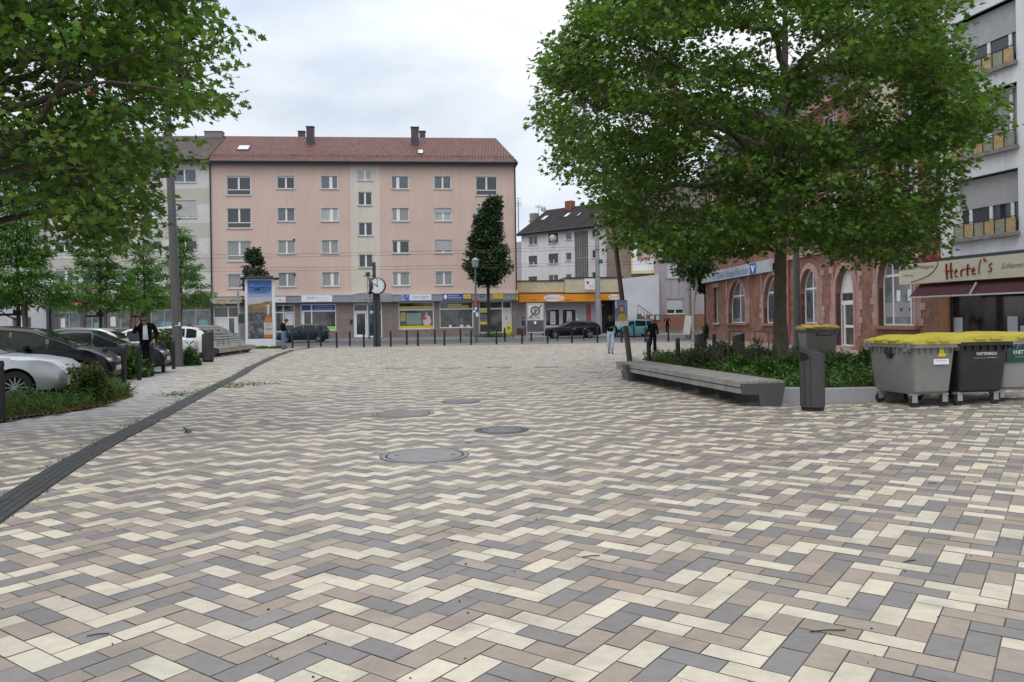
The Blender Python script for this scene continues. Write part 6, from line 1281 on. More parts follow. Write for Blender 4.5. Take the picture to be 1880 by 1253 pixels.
p0 = Vector((XG(1500, 28.0, .8), 28.0, 0)); t, hx, hy, bt = container(p0, R(2), 'grey wheeled container with yellow lid standing behind the tree by the bank door', gb, 1.14, .8, 1.24, lidm=mat('lid_amber', (.62, .42, .03), .45, var=.2, scale=4, dirt=((.25, .25, .24), 1, 3)))
m = MB(); m.box(-.22, .35, -hy * .995 - .004, -hy * .95, .86, .96); m.build('label', DKT, t); text_mesh('KNETTENBRECH', inkw, t, (.1, -hy * 1.0 - .006, .925), (1, 0, 0), (0, 0, 1), width=.45, height=.04)
# ---- planting bed kerb walls (pale concrete)
cw_ = mat('concrete_kerb', (.30, .30, .31), .8, var=.12, scale=2, bump=.2, dirt=((.2, .2, .19), .5, 2)); t = thing('planter_kerb', 'low pale concrete kerb wall around the planting bed under the big tree', 'kerb', (6, 14.3, 0))
kp = [Vector((3.95, 27, 0)), Vector((3.85, 21, 0)), Vector((4.35, 16.8, 0)), Vector((4.62, 14.35, 0)), Vector((5.45, 13.9, 0)), Vector((6.6, 14.05, 0)), Vector((8.2, 15.4, 0)), Vector((9.6, 17.5, 0))]
for a, b in zip(kp, kp[1:]):
    d = (b - a); L = d.length; d.normalize(); n_ = Vector((-d.y, d.x, 0)); k = max(1, round(L / 1.0))
    for i in range(k):
        m = MB(); s0_, s1_ = a + d * (L * i / k + .003), a + d * (L * (i + 1) / k - .003); m.hexa([s0_ - n_ * .0 , s1_, s1_ + n_ * .16, s0_ + n_ * .16] + [v + Vector((0, 0, .27)) for v in (s0_, s1_, s1_ + n_ * .16, s0_ + n_ * .16)]); m.build('kerb_block', cw_, t, bev=.008)
sheet('planting_soil', [(v.x, v.y) for v in kp] + [(10.4, 20), (10.4, 27), (7, 28.5)], .16, mat('soil', (.045, .035, .022), .95, var=.4, scale=5, bump=.6))
# ================================================================ CARS
def lerpc(pts, x):
    for (a, b), (c, d) in zip(pts, pts[1:]):
        if x <= c: t = (x - a) / (c - a) if c > a else 0; t = max(0, min(1, t)); return b + (d - b) * t
    return pts[-1][1]
def smoothc(pts, x, r=.05):
    return (lerpc(pts, x - r) + 2 * lerpc(pts, x) + lerpc(pts, x + r)) / 4
CARGL = mat('car_glass', (.010, .015, .015), .04, var=.6, scale=2.5, spec=.05)
TRIM = mat('car_trim', (.012, .012, .013), .5); HEADL = mat('headlight_glass', (.36, .38, .40), .1, var=.7, scale=9, coat=1, metal=.3); TAIL = mat('tail_light', (.32, .01, .012), .15, coat=1, var=.2); CHROME = mat('chrome', (.6, .61, .63), .15, metal=.9); ALLOY = mat('alloy', (.33, .34, .35), .3, metal=.7); PLATE = mat('number_plate', (.6, .6, .6), .5); DARKIN = mat('car_interior', (.01, .01, .011), .8)
def car(label, paint, L, Wc, H, top, wheels, side, ws, rw, loc, yaw, belt=(.86, .96), group=None, chrome=False, wr=.32, name='parked_car', doors=(), rails=False, spokes=5, mirror_x=None):
    """x forward (front at +L/2).  top: (x,z) silhouette, side: x intervals of side glass, ws / rw: x intervals of the front / rear screen"""
    t = thing(name, label, 'car', loc, yaw, group, local=True)
    xs = sorted(set([round(-L / 2 + L * i / 64, 4) for i in range(65)] + [v for s in side for v in s] + list(ws) + list(rw)))
    hw = Wc / 2; rings = []; info = []
    def zbelt(x): return belt[0] + (belt[1] - belt[0]) * (.5 - x / L)
    for x in xs:
        zt = smoothc(top, x); e = (abs(x) - L / 2 * .55) / (L / 2 * .45); e = max(0, e); w = hw * (1 - .17 * e ** 2.6); 
        if abs(x) > L / 2 - .12: w *= 1 - .10 * ((abs(x) - L / 2 + .12) / .12) ** 2
        zb = .20 + (.10 * max(0, (abs(x) - L / 2 + .5) / .5) ** 2); be = min(zbelt(x), zt - .03)
        cab = max(0, zt - be - .03); wt = w - .04 - cab * .42; mid = (zb + be) / 2
        rings.append([(w * .90, zb), (w * .97, zb + .06), (w * .995, mid * .8), (w * 1.0, mid + .05), (w * .985, be - .12), (w * .955, be), (wt + (.0 if cab > .05 else -.06), be + cab * .86 + .003), (wt - .05 - .05 * (cab < .05), zt - .018), (wt * .55, zt - .002), (0, zt + .006)])
        info.append((x, zt, be, cab))
    nR = 10; full = []
    for x, r in zip(xs, rings): full.append([(x, -y, z) for y, z in r] + [(x, y, z) for y, z in reversed(r[:-1])])
    nF = len(full[0]); vs = [p for r in full for p in r]; fs = []; glass = []
    for i in range(len(xs) - 1):
        xm = (xs[i] + xs[i + 1]) / 2; cab = min(info[i][3], info[i + 1][3])
        for j in range(nF):
            k = (j + 1) % nF; f = (i * nF + j, (i + 1) * nF + j, (i + 1) * nF + k, i * nF + k); fs.append(f)
            row = j if j < nR - 1 else nF - 2 - j
            if j == nF - 1: continue
            if row == 5 and any(a <= xm <= b for a, b in side) and cab > .09: glass.append((f, 's'))
            if row in (7, 8) and (ws[0] <= xm <= ws[1] or rw[0] <= xm <= rw[1]): glass.append((f, 't'))
    fs.append(tuple(reversed(range(nF)))); fs.append(tuple(range((len(xs) - 1) * nF, len(xs) * nF)))
    me = bpy.data.meshes.new('body'); me.from_pydata(vs, [], fs); me.materials.append(paint); me.materials.append(TRIM)
    bm = bmesh.new(); bm.from_mesh(me); bmesh.ops.recalc_face_normals(bm, faces=bm.faces); bm.to_mesh(me); bm.free()
    ob = bpy.data.objects.new('body', me); COL.objects.link(ob)
    cuts = []
    for wx in wheels:
        c = MB(); c.lathe([(wr + .055, -Wc), (wr + .055, Wc)], (wx, 0, wr + .01), 32, ax=1); co = c.build('cut', TRIM); cuts.append(co)
        b = ob.modifiers.new('b', 'BOOLEAN'); b.object = co; b.operation = 'DIFFERENCE'; b.solver = 'EXACT'
    bpy.context.view_layer.update(); nm = bpy.data.meshes.new_from_object(ob.evaluated_get(bpy.context.evaluated_depsgraph_get()))
    for c in cuts: bpy.data.objects.remove(c)
    ob.modifiers.clear(); ob.data = nm; nm.name = 'body'
    if len(nm.materials) < 2: nm.materials.append(TRIM)
    for p in nm.polygons:
        mi = 0
        for wx in wheels:
            if all(abs(math.hypot(nm.vertices[v].co.x - wx, nm.vertices[v].co.z - wr - .01) - wr - .055) < .004 for v in p.vertices) and abs(p.normal.y) < .5: mi = 1
        if p.center.z < .33 and abs(p.center.x) < L: mi = mi or (1 if p.center.z < .27 else 0)
        p.material_index = mi; p.use_smooth = True
    try: nm.set_sharp_from_angle(angle=R(32))
    except Exception: pass
    setparent(ob, t)
    for kind, nme in (('s', 'side_windows'), ('t', 'windscreen')):
        groups_ = {}
        for f, kd in glass:
            if kd != kind: continue
            c = Vector((0, 0, 0))
            for v in f: c += Vector(vs[v]) / 4
            key = (c.y > 0, [i for i, (a, b) in enumerate(side) if a <= c.x <= b][0]) if kind == 's' else (0, c.x > 0)
            groups_.setdefault(key, []).append(f)
        for key, fl in groups_.items():
            m = MB(); idx = {}
            for f in fl:
                q = []
                for v in f:
                    p = Vector(vs[v]); p.y += math.copysign(.006, p.y) if kind == 's' else 0; p.z += .006; q.append(p)
                c = sum(q, Vector()) / 4; m.add(q, [(0, 1, 2, 3)])
            m.build('side_window' if kind == 's' else ('windscreen' if key[1] else 'rear_window'), CARGL, t, smooth=30)
    # wheels
    for wx in wheels:
        for s in (-1, 1):
            y = s * (hw - .11); c = Vector((wx, y, wr)); m = MB(); m.lathe([(wr * .66, -.10), (wr * .97, -.10), (wr, -.07), (wr, .07), (wr * .97, .10), (wr * .66, .10)], c, 28, ax=1, cap=False); w_ = m.build('wheel', RUB, t, smooth=35)
            m = MB(); yo = s * .085; m.lathe([(wr * .68, yo - .01 * s), (wr * .66, yo), (wr * .60, yo - .03 * s)], c, 28, ax=1, cap=False)
            for k in range(spokes):
                a = 2 * math.pi * k / spokes; d = Vector((math.cos(a), 0, math.sin(a))); sd = Vector((-math.sin(a), 0, math.cos(a))); r0, r1 = wr * .1, wr * .63; w0, w1 = wr * (.55 / spokes), wr * (.42 / spokes)
                o0 = Vector((0, yo - .02 * s, 0)); o1 = Vector((0, yo - .05 * s, 0))
                m.hexa([c + d * r0 - sd * w0 + o1, c + d * r1 - sd * w1 + o1, c + d * r1 + sd * w1 + o1, c + d * r0 + sd * w0 + o1, c + d * r0 - sd * w0 + o0, c + d * r1 - sd * w1 + o0, c + d * r1 + sd * w1 + o0, c + d * r0 + sd * w0 + o0])
            m.lathe([(.06, yo - .05 * s), (.055, yo - .01 * s)], c, 12, ax=1); m.build('rim', ALLOY, w_)
            m = MB(); m.lathe([(wr * .66, 0), (wr * .66, .01)], c, 20, ax=1); m.build('hub', DARKIN, w_)
    zt = lambda x: smoothc(top, x); xF, xR = L / 2, -L / 2
    def wid(x): e = max(0, (abs(x) - L / 2 * .55) / (L / 2 * .45)); w = hw * (1 - .17 * e ** 2.6); return w
    for s in (-1, 1):
        m = MB(); zc = zt(xF - .25) - .12; m.hexa([(xF - .60, s * (wid(xF - .60) * .97 + .014), zc - .03), (xF - .1, s * (wid(xF - .1) * .93 + .005), zc - .09), (xF - .03, s * (wid(xF) * .62), zc - .10), (xF - .4, s * wid(xF) * .6, zc - .05), (xF - .58, s * (wid(xF - .58) * .965 + .012), zc + .07), (xF - .16, s * (wid(xF - .16) * .93 + .002), zc + .03), (xF - .03, s * (wid(xF) * .62), zc + .0), (xF - .4, s * wid(xF) * .6, zc + .02)]); m.build('headlight', HEADL, t, bev=.012)
        m = MB(); zc = min(zt(xR + .1) - .14, .98); m.hexa([(xR - .008, s * wid(xR) * .52, zc - .07), (xR - .0, s * wid(xR) * .86, zc - .07), (xR + .30, s * (wid(xR + .30) * .99 + .006), zc + .0), (xR + .2, s * wid(xR) * .5, zc - .0), (xR + .01, s * wid(xR) * .55, zc + .07), (xR + .04, s * wid(xR) * .88, zc + .08), (xR + .32, s * (wid(xR + .32) * .96 + .008), zc + .1), (xR + .2, s * wid(xR) * .5, zc + .07)]); m.build('tail_light', TAIL, t, bev=.012)
        mx = mirror_x if mirror_x is not None else ws[0] - .05; m = MB(); m.hexa([(mx - .07, s * (hw - .02), belt[0] + .02), (mx + .1, s * (hw - .0), belt[0] + .03), (mx + .08, s * (hw + .17), belt[0] + .05), (mx - .04, s * (hw + .18), belt[0] + .04), (mx - .07, s * (hw - .02), belt[0] + .15), (mx + .06, s * (hw + .0), belt[0] + .14), (mx + .05, s * (hw + .16), belt[0] + .17), (mx - .04, s * (hw + .17), belt[0] + .17)]); m.build('mirror', paint, t, bev=.02)
        for dx in doors:
            m = MB(); 
            for z0_, z1_ in ((.32, .5), (.5, .7), (.7, belt[0] - .02)): 
                f = lambda z: hw * (.985 if z < .4 else 1.0 if z < .72 else .965) + .002
                m.hexa([(dx - .004, s * (f(z0_) - .02), z0_), (dx + .004, s * (f(z0_) - .02), z0_), (dx + .004, s * f(z0_), z0_), (dx - .004, s * f(z0_), z0_), (dx - .004, s * (f(z1_) - .02), z1_), (dx + .004, s * (f(z1_) - .02), z1_), (dx + .004, s * f(z1_), z1_), (dx - .004, s * f(z1_), z1_)])
            m.build('door_seam', TRIM, t)
            m = MB(); m.box(dx + .06, dx + .26, s * hw * .99 - .01, s * hw * .99 + .03, belt[0] - .10, belt[0] - .07); m.build('door_handle', CHROME if chrome else paint, t, bev=.008)
        if chrome or rails:
            m = MB(); a, b = side[0][0], side[-1][1]; pts = []
            for i in range(15):
                x = a + (b - a) * i / 14; cab = max(0, zt(x) - min(zbelt(x), zt(x) - .03) - .03); be = min(zbelt(x), zt(x) - .03); pts.append((x, s * (wid(x) - .04 - cab * .42 + .014), be + cab * .86 + .012))
            m.tube(pts, .014, 5)
            if chrome: m.tube([(a + (b - a) * i / 10, s * (wid(a + (b - a) * i / 10) * .957 + .006), zbelt(a + (b - a) * i / 10)) for i in range(11)], .010, 5)
            m.build('window_chrome' if chrome else 'window_trim', CHROME if chrome else TRIM, t)
    for s in (-1, 1):
        m = MB(); m.hexa([(xF - .40, s * (wid(xF - .40) * .97 + .012), .36), (xF - .14, s * (wid(xF - .14) * .95 + .004), .36), (xF - .10, s * wid(xF) * .7, .36), (xF - .3, s * wid(xF) * .7, .36), (xF - .40, s * (wid(xF - .40) * .985 + .012), .44), (xF - .14, s * (wid(xF - .14) * .96 + .006), .46), (xF - .10, s * wid(xF) * .7, .46), (xF - .3, s * wid(xF) * .7, .46)]); m.build('air_intake', TRIM, t, bev=.01)
    m = MB(); zg = zt(xF - .2) - .2; m.box(xF - .06, xF + .004, -hw * .42, hw * .42, zg - .17, zg + .02); m.box(xF - .06, xF + .002, -hw * .6, hw * .6, .27, .38); m.build('grille', TRIM, t, bev=.015)
    m = MB(); m.box(xF - .01, xF + .018, -.26, .26, .42, .53); m.build('number_plate', PLATE, t); m = MB(); zp = .62; m.box(xR - .018, xR + .01, -.26, .26, zp, zp + .11); m.build('number_plate', PLATE, t)
    return t
def paint(n, c, metal=.0, rough=.35): return mat(n, c, rough, var=.04, metal=metal, coat=.3, spec=.1)
SAL = dict(top=[(-2.3, .80), (-2.24, .96), (-1.75, 1.02), (-.95, 1.37), (-.35, 1.44), (.15, 1.42), (1.05, .98), (1.5, .955), (2.02, .86), (2.22, .72), (2.3, .52)], side=[(-1.45, -.72), (-.66, .2), (.25, .95)], ws=(.2, 1.02), rw=(-1.65, -.92), wheels=(-1.4, 1.38), doors=(-.70, .22))
HAT = dict(top=[(-2.05, .62), (-2.0, 1.0), (-1.78, 1.28), (-1.3, 1.46), (-.3, 1.50), (.2, 1.46), (1.1, 1.02), (1.5, .95), (1.9, .78), (2.0, .62), (2.05, .5)], side=[(-1.55, -1.1), (-1.04, -.12), (-.06, 1.0)], ws=(.25, 1.08), rw=(-1.95, -1.6), wheels=(-1.3, 1.3), doors=(-.95, -.05))
EST = dict(top=[(-2.42, .62), (-2.36, 1.0), (-2.1, 1.28), (-1.75, 1.40), (-.6, 1.47), (.1, 1.44), (1.0, 1.0), (1.6, .95), (2.2, .80), (2.36, .66), (2.42, .5)], side=[(-1.95, -1.25), (-1.18, -.32), (-.25, .9)], ws=(.15, .97), rw=(-2.3, -1.95), wheels=(-1.45, 1.45), doors=(-1.2, -.28))
MPV = dict(top=[(-2.1, .62), (-2.05, 1.05), (-1.85, 1.35), (-1.4, 1.54), (-.4, 1.58), (.3, 1.50), (1.35, 1.03), (1.6, .97), (1.95, .80), (2.06, .64), (2.1, .5)], side=[(-1.7, -1.15), (-1.08, -.2), (-.13, .62), (.70, 1.2)], ws=(.3, 1.33), rw=(-2.0, -1.6), wheels=(-1.28, 1.36), doors=(-1.0, -.1))
GP = 'cars parked in the bays on the left'
def at(px, Y): return Vector(((px - 940) / FPX * Y, Y, 0))
def nose(px, Y, L, yaw): c = at(px, Y); return (c.x - L / 2 * math.cos(yaw), c.y - L / 2 * math.sin(yaw), 0)
Y1 = R(15); Y2 = R(13)
car('silver saloon, nearest parked car, its nose beside the green shrub', paint('silver_paint', (.48, .50, .52), .55, .3), 4.6, 1.8, 1.44, loc=nose(140, 17.0, 4.6, Y1), yaw=Y1, group=GP, wr=.33, spokes=12, **SAL)
car('black high roofed car behind the silver one, headlight showing by the bollards', paint('black_paint', (.006, .006, .009)), 4.2, 1.8, 1.55, loc=nose(216, 20.6, 4.2, Y1), yaw=Y1, group=GP, belt=(.95, 1.04), wr=.33, rails=True, **MPV)
car('dark grey saloon parked behind the black one with pale number plate', paint('darkgrey_paint', (.018, .02, .026), .2), 4.6, 1.8, 1.44, loc=nose(308, 25.8, 4.6, Y1), yaw=Y1, group=GP, **SAL)
car('pale silver car of which mostly the roof shows behind the dark saloon', paint('palesilver_paint', (.55, .56, .58), .4), 4.3, 1.8, 1.5, loc=nose(238, 29.5, 4.3, Y2), yaw=Y2 + math.pi, group=GP, rails=True, **HAT)
car('white saloon with red tail light beside the litter bin', paint('white_paint', (.66, .67, .68)), 4.6, 1.8, 1.44, loc=nose(360, 32.8, 4.6, Y2), yaw=Y2 + math.pi, group=GP, **SAL)
car('white car farther back behind the curved bench', paint('white_paint', (.66, .67, .68)), 4.4, 1.8, 1.5, loc=nose(392, 37.5, 4.4, Y2), yaw=Y2 + math.pi, group=GP, **HAT)
c0_ = at(556, 64); car('dark blue hatchback parked along the road near the man in jeans', paint('navy_paint', (.012, .025, .045), .3), 4.1, 1.72, 1.5, loc=(c0_.x, 64.2, -.015), yaw=R(180) + math.atan(SL), wr=.31, **HAT)
c0_ = at(1046, 67); car('black estate car with chrome window line parked before the travel shop', paint('black_paint', (.006, .006, .009)), 4.84, 1.85, 1.47, loc=(c0_.x + .05, 66.4, -.015), yaw=R(180) + math.atan(SL), chrome=True, wr=.34, **EST)
t_ = [o for o in COL.objects if o.get('label', '').startswith('black estate')][0]
m = MB(); m.hexa([(-.62, -.1, 1.475), (-.46, -.1, 1.475), (-.46, .1, 1.475), (-.62, .1, 1.475), (-.6, -.06, 1.62), (-.48, -.06, 1.62), (-.48, .06, 1.62), (-.6, .06, 1.62)]); m.build('roof_sign', mat('taxi_yellow', (.5, .5, .1), .5), t_, bev=.02)
c0_ = at(1159, 67.5); car('turquoise hatchback parked beside the white yard wall', paint('teal_paint', (.10, .30, .34), .2), 4.1, 1.72, 1.5, loc=(c0_.x + .1, 67.9, -.015), yaw=R(180) + math.atan(SL), wr=.30, **HAT)
# ================================================================ PEOPLE
SKIN = mat('skin', (.36, .20, .14), .55, var=.06); SKIND = mat('skin_dark', (.09, .045, .03), .5, var=.06)
def skinmesh(name, verts, edges, mats_, par, sub=2, root=0):
    """verts: (x,y,z,rx,ry)"""
    bm = bmesh.new(); ly = bm.verts.layers.skin.verify(); bv_ = []
    for i, v in enumerate(verts):
        q = bm.verts.new(v[:3]); q[ly].radius = (v[3], v[4] if len(v) > 4 else v[3]); q[ly].use_root = (i == root); bv_.append(q)
    for a, b in edges: bm.edges.new((bv_[a], bv_[b]))
    me = bpy.data.meshes.new(name); bm.to_mesh(me); bm.free(); ob = bpy.data.objects.new(name, me); COL.objects.link(ob)
    s = ob.modifiers.new('s', 'SKIN'); s.use_smooth_shade = True; d = ob.modifiers.new('d', 'SUBSURF'); d.levels = sub; d.render_levels = sub
    bpy.context.view_layer.update(); nm = bpy.data.meshes.new_from_object(ob.evaluated_get(bpy.context.evaluated_depsgraph_get())); ob.modifiers.clear(); ob.data = nm; nm.name = name; nm.materials.clear()
    for m in (mats_ if isinstance(mats_, list) else [mats_]): nm.materials.append(m)
    nm.polygons.foreach_set('use_smooth', [True] * len(nm.polygons)); setparent(ob, par); return ob
def person(label, loc, yaw, H, J, topm, botm, hairm, skin=None, shoe=None, jacket_open=None, long_hair=False, hem=.0, flare=0, bag=None, bulk=1.0):
    """J: joint positions for a 1.75 m figure facing -y; x to its left side in the picture when it faces the camera"""
    skin = skin or SKIN; k = H / 1.75
    t = thing('person', label, 'person', loc, yaw, local=True)
    D = dict(pel=(0, 0, .95), waist=(0, 0, 1.10), chest=(0, .0, 1.32), neck=(0, .01, 1.48), hb=(0, -.01, 1.56), hm=(0, -.02, 1.635), ht=(0, -.01, 1.70),
             lsh=(.175, .01, 1.42), rsh=(-.175, .01, 1.42), lel=(.23, .02, 1.15), rel=(-.23, .02, 1.15), lwr=(.22, -.06, .92), rwr=(-.22, -.06, .92), lhd=(.215, -.09, .85), rhd=(-.215, -.09, .85),
             lhip=(.09, 0, .90), rhip=(-.09, 0, .90), lkn=(.095, -.01, .50), rkn=(-.095, -.01, .50), lan=(.095, .02, .09), ran=(-.095, .02, .09))
    D.update(J); P_ = {a: tuple(c * k for c in b) for a, b in D.items()}
    def V_(n, r, r2=None): return (*P_[n], r * k, (r2 or r) * k)
    def toe(n): p = P_[n]; return (p[0] * 1.1, p[1] - .13 * k, max(.03, p[2] - .055 * k), .035 * k, .03 * k)
    b = [V_('pel', .10, .085), V_('waist', .09, .075), V_('chest', .10, .08), V_('neck', .05), V_('hb', .062, .07), V_('hm', .075, .088), V_('ht', .052, .065), V_('lsh', .045), V_('lel', .036), V_('lwr', .026), V_('rsh', .045), V_('rel', .036), V_('rwr', .026),
         V_('lhip', .075), V_('lkn', .05), V_('lan', .034), toe('lan'), V_('rhip', .075), V_('rkn', .05), V_('ran', .034), toe('ran')]
    e = [(0, 1), (1, 2), (2, 3), (3, 4), (4, 5), (5, 6), (2, 7), (7, 8), (8, 9), (2, 10), (10, 11), (11, 12), (0, 13), (13, 14), (14, 15), (15, 16), (0, 17), (17, 18), (18, 19), (19, 20)]
    # nose, hands with palm, four fingers and a thumb
    hm = Vector(P_['hm']); hb = Vector(P_['hb']); ht = Vector(P_['ht']); upv = (ht - hb).normalized(); side = Vector((1, 0, 0)); fwd = side.cross(upv) * -1
    if fwd.y > 0 and 'back' not in J: fwd = -fwd
    nose = hm + fwd * .098 * k - upv * .012 * k; b.append((*nose, .013 * k, .016 * k)); e.append((5, len(b) - 1))
    for s, wi, w_, h_, el in ((1, 9, 'lwr', 'lhd', 'lel'), (-1, 12, 'rwr', 'rhd', 'rel')):
        w = Vector(P_[w_]); h = Vector(P_[h_]); d = (h - w).normalized(); ac = d.cross(Vector((1, 0, 0))); ac = ac.normalized() if ac.length > .2 else d.cross(Vector((0, 0, 1))).normalized(); pn = d.cross(ac).normalized()
        b.append((*(w + d * .055 * k), .026 * k, .018 * k)); pi = len(b) - 1; e.append((wi, pi))
        for f in range(4):
            o = ac * (f - 1.5) * .019 * k; L_ = (.062, .075, .07, .055)[f] * k; b.append((*(w + d * .09 * k + o), .0095 * k)); e.append((pi, len(b) - 1)); b.append((*(w + d * (.09 * k + L_ * .55) + o + pn * .012 * k), .008 * k)); e.append((len(b) - 2, len(b) - 1)); b.append((*(w + d * (.09 * k + L_ * .85) + o + pn * .03 * k), .007 * k)); e.append((len(b) - 2, len(b) - 1))
        b.append((*(w + d * .05 * k - ac * .038 * k), .010 * k)); e.append((pi, len(b) - 1)); b.append((*(w + d * .085 * k - ac * .05 * k + pn * .015 * k), .008 * k)); e.append((len(b) - 2, len(b) - 1))
    skinmesh('body', b, e, skin, t)
    # trousers
    fl = flare
    def low(n, kn, f=.93): a, c = Vector(P_[n]), Vector(P_[kn]); return c.lerp(a, f)
    la, ra = low('lan', 'lkn'), low('ran', 'rkn')
    b = [V_('pel', .135, .115), V_('lhip', .105, .10), V_('lkn', .075 + fl * .2), (*la, (.062 + fl) * k, (.065 + fl) * k), V_('rhip', .105, .10), V_('rkn', .075 + fl * .2), (*ra, (.062 + fl) * k, (.065 + fl) * k), (P_['waist'][0], P_['waist'][1], P_['waist'][2], .12 * k, .10 * k)]
    skinmesh('trousers', b, [(0, 1), (1, 2), (2, 3), (0, 4), (4, 5), (5, 6), (0, 7)], botm, t)
    # jacket / top
    def fr_(a, c, f): return Vector(P_[a]).lerp(Vector(P_[c]), f)
    lc, rc = fr_('lel', 'lwr', .93), fr_('rel', 'rwr', .93); hemz = fr_('waist', 'pel', 1.0 + hem)
    b = [V_('chest', .150 * bulk, .115 * bulk), V_('waist', .135 * bulk, .11 * bulk), (*hemz, (.15 * bulk + hem * .02) * k, .12 * k * bulk), (*fr_('chest', 'neck', .75), .08 * k, .075 * k), V_('lsh', .072 * bulk), V_('lel', .056 * bulk), (*lc, .043 * k, .043 * k), V_('rsh', .072 * bulk), V_('rel', .056 * bulk), (*rc, .043 * k, .043 * k)]
    skinmesh('jacket', b, [(0, 1), (1, 2), (0, 3), (0, 4), (4, 5), (5, 6), (0, 7), (7, 8), (8, 9)], topm, t)
    if jacket_open:   # shirt front showing between the lapels
        c, w2, pl = Vector(P_['chest']), Vector(P_['waist']), Vector(P_['pel']); m = MB(); f = Vector((0, -1, 0))
        pts = [(c + Vector((dx * k, -.128 * k * bulk, dz * k))) for dx, dz in ((-.05, .12), (.05, .12))] + [w2.lerp(pl, .5) + Vector((.085 * k, -.135 * k * bulk, 0)), w2.lerp(pl, .5) + Vector((-.06 * k, -.135 * k * bulk, 0))]
        n = 6
        for i in range(n):
            a0, a1 = i / n, (i + 1) / n; l0, l1 = pts[0].lerp(pts[3], a0), pts[0].lerp(pts[3], a1); r0, r1 = pts[1].lerp(pts[2], a0), pts[1].lerp(pts[2], a1); bulge = lambda a: f * (.035 * k * math.sin(math.pi * a))
            mi0, mi1 = (l0 + r0) / 2 + f * .02 * k + bulge(a0), (l1 + r1) / 2 + f * .02 * k + bulge(a1); l0, l1, r0, r1 = l0 + bulge(a0), l1 + bulge(a1), r0 + bulge(a0), r1 + bulge(a1)
            m.quad(l0, mi0, mi1, l1); m.quad(mi0, r0, r1, mi1)
        m.build('shirt', jacket_open, t, smooth=60)
    # hair
    bk = -fwd; hv_ = [(*(hm + upv * .038 * k + bk * .022 * k), .088 * k, .092 * k), (*(ht + upv * .012 * k + bk * .01 * k), .062 * k, .07 * k), (*(hm - upv * .02 * k + bk * .05 * k), .07 * k, .055 * k)]; he = [(0, 1), (0, 2)]
    if long_hair:
        for s in (-1, 1): hv_.append((*(hm + side * s * .075 * k - upv * .07 * k + bk * .02 * k), .035 * k)); he.append((0, len(hv_) - 1)); hv_.append((*(hm + side * s * .095 * k - upv * .24 * k), .04 * k)); he.append((len(hv_) - 2, len(hv_) - 1))
    skinmesh('hair', hv_, he, hairm, t)
    # face marks
    m = MB()
    for s in (-1, 1):
        c = hm + side * s * .031 * k + fwd * .083 * k + upv * .012 * k; m.lathe([(.0, -.006), (.011 * k, -.002), (.011 * k, .002), (.0, .005)], c, 8)
    c = hm + fwd * .084 * k - upv * .045 * k; m.box(c.x - .022 * k, c.x + .022 * k, c.y - .004, c.y + .004, c.z - .004, c.z + .004); m.build('face_features', mat('face_dark', (.05, .02, .02), .5), t)
    for s in (-1, 1):
        m = MB(); c = hm + side * s * .082 * k; m.lathe([(.0, -.02 * k), (.016 * k, -.012 * k), (.018 * k, .008 * k), (.0, .022 * k)], c, 8); m.build('ear', skin, t, smooth=60)
    shoe = shoe or mat('shoe_black', (.015, .014, .014), .5)
    for n in ('lan', 'ran'):
        p = P_[n]; skinmesh('shoe', [(p[0], p[1] + .03 * k, max(.04, p[2] - .035 * k), .045 * k, .045 * k), (p[0] * 1.08, p[1] - .07 * k, max(.035, p[2] - .055 * k), .045 * k, .04 * k), (p[0] * 1.12, p[1] - .15 * k, max(.03, p[2] - .06 * k), .035 * k, .028 * k)], [(0, 1), (1, 2)], shoe, t)
    return t, P_, k
BLK = mat('cloth_black', (.006, .006, .007), .95, var=.3, scale=20, spec=.1); JEAN = mat('denim', (.11, .17, .27), .8, var=.25, scale=14); JEANL = mat('denim_light', (.36, .43, .53), .8, var=.3, scale=16); BRN = mat('hair_brown', (.05, .03, .02), .6); BLH = mat('hair_black', (.01, .009, .009), .5); SHIRT = mat('shirt_paleblue', (.48, .52, .60), .7, var=.08, scale=10)
# man in suit, looking down, hand at the head, other hand on the hip
p = G(268, 690); person('man in dark suit and pale shirt with bowed head, hand at his ear', (p.x, p.y, 0), R(22), 1.90,
    dict(neck=(0, -.03, 1.46), hb=(-.015, -.12, 1.495), hm=(-.03, -.18, 1.545), ht=(-.04, -.215, 1.60), rsh=(-.185, 0, 1.42), rel=(-.30, -.14, 1.22), rwr=(-.19, -.20, 1.44), rhd=(-.125, -.20, 1.53), lsh=(.19, .01, 1.42), lel=(.31, .05, 1.18), lwr=(.22, -.07, 1.0), lhd=(.19, -.12, .96), lkn=(.10, -.02, .5), rkn=(-.11, 0, .5), lan=(.07, .01, .09), ran=(-.13, .04, .09)),
    BLK, BLK, BRN, jacket_open=SHIRT, hem=.95, bulk=1.18)
# man in jeans seen from behind-left, looking down
p = G(520.5, 642); person('man in dark jacket and blue jeans beside the advertising column, head bowed', (p.x, p.y, 0), R(130), 1.88,
    dict(neck=(0, -.05, 1.46), hb=(0, -.12, 1.50), hm=(0, -.175, 1.55), ht=(0, -.205, 1.61), chest=(0, -.02, 1.32), rel=(-.25, .02, 1.16), rwr=(-.2, -.18, 1.02), rhd=(-.18, -.25, 1.0), lel=(.25, .02, 1.16), lwr=(.2, -.2, 1.06), lhd=(.17, -.27, 1.05)), BLK, JEAN, BRN)
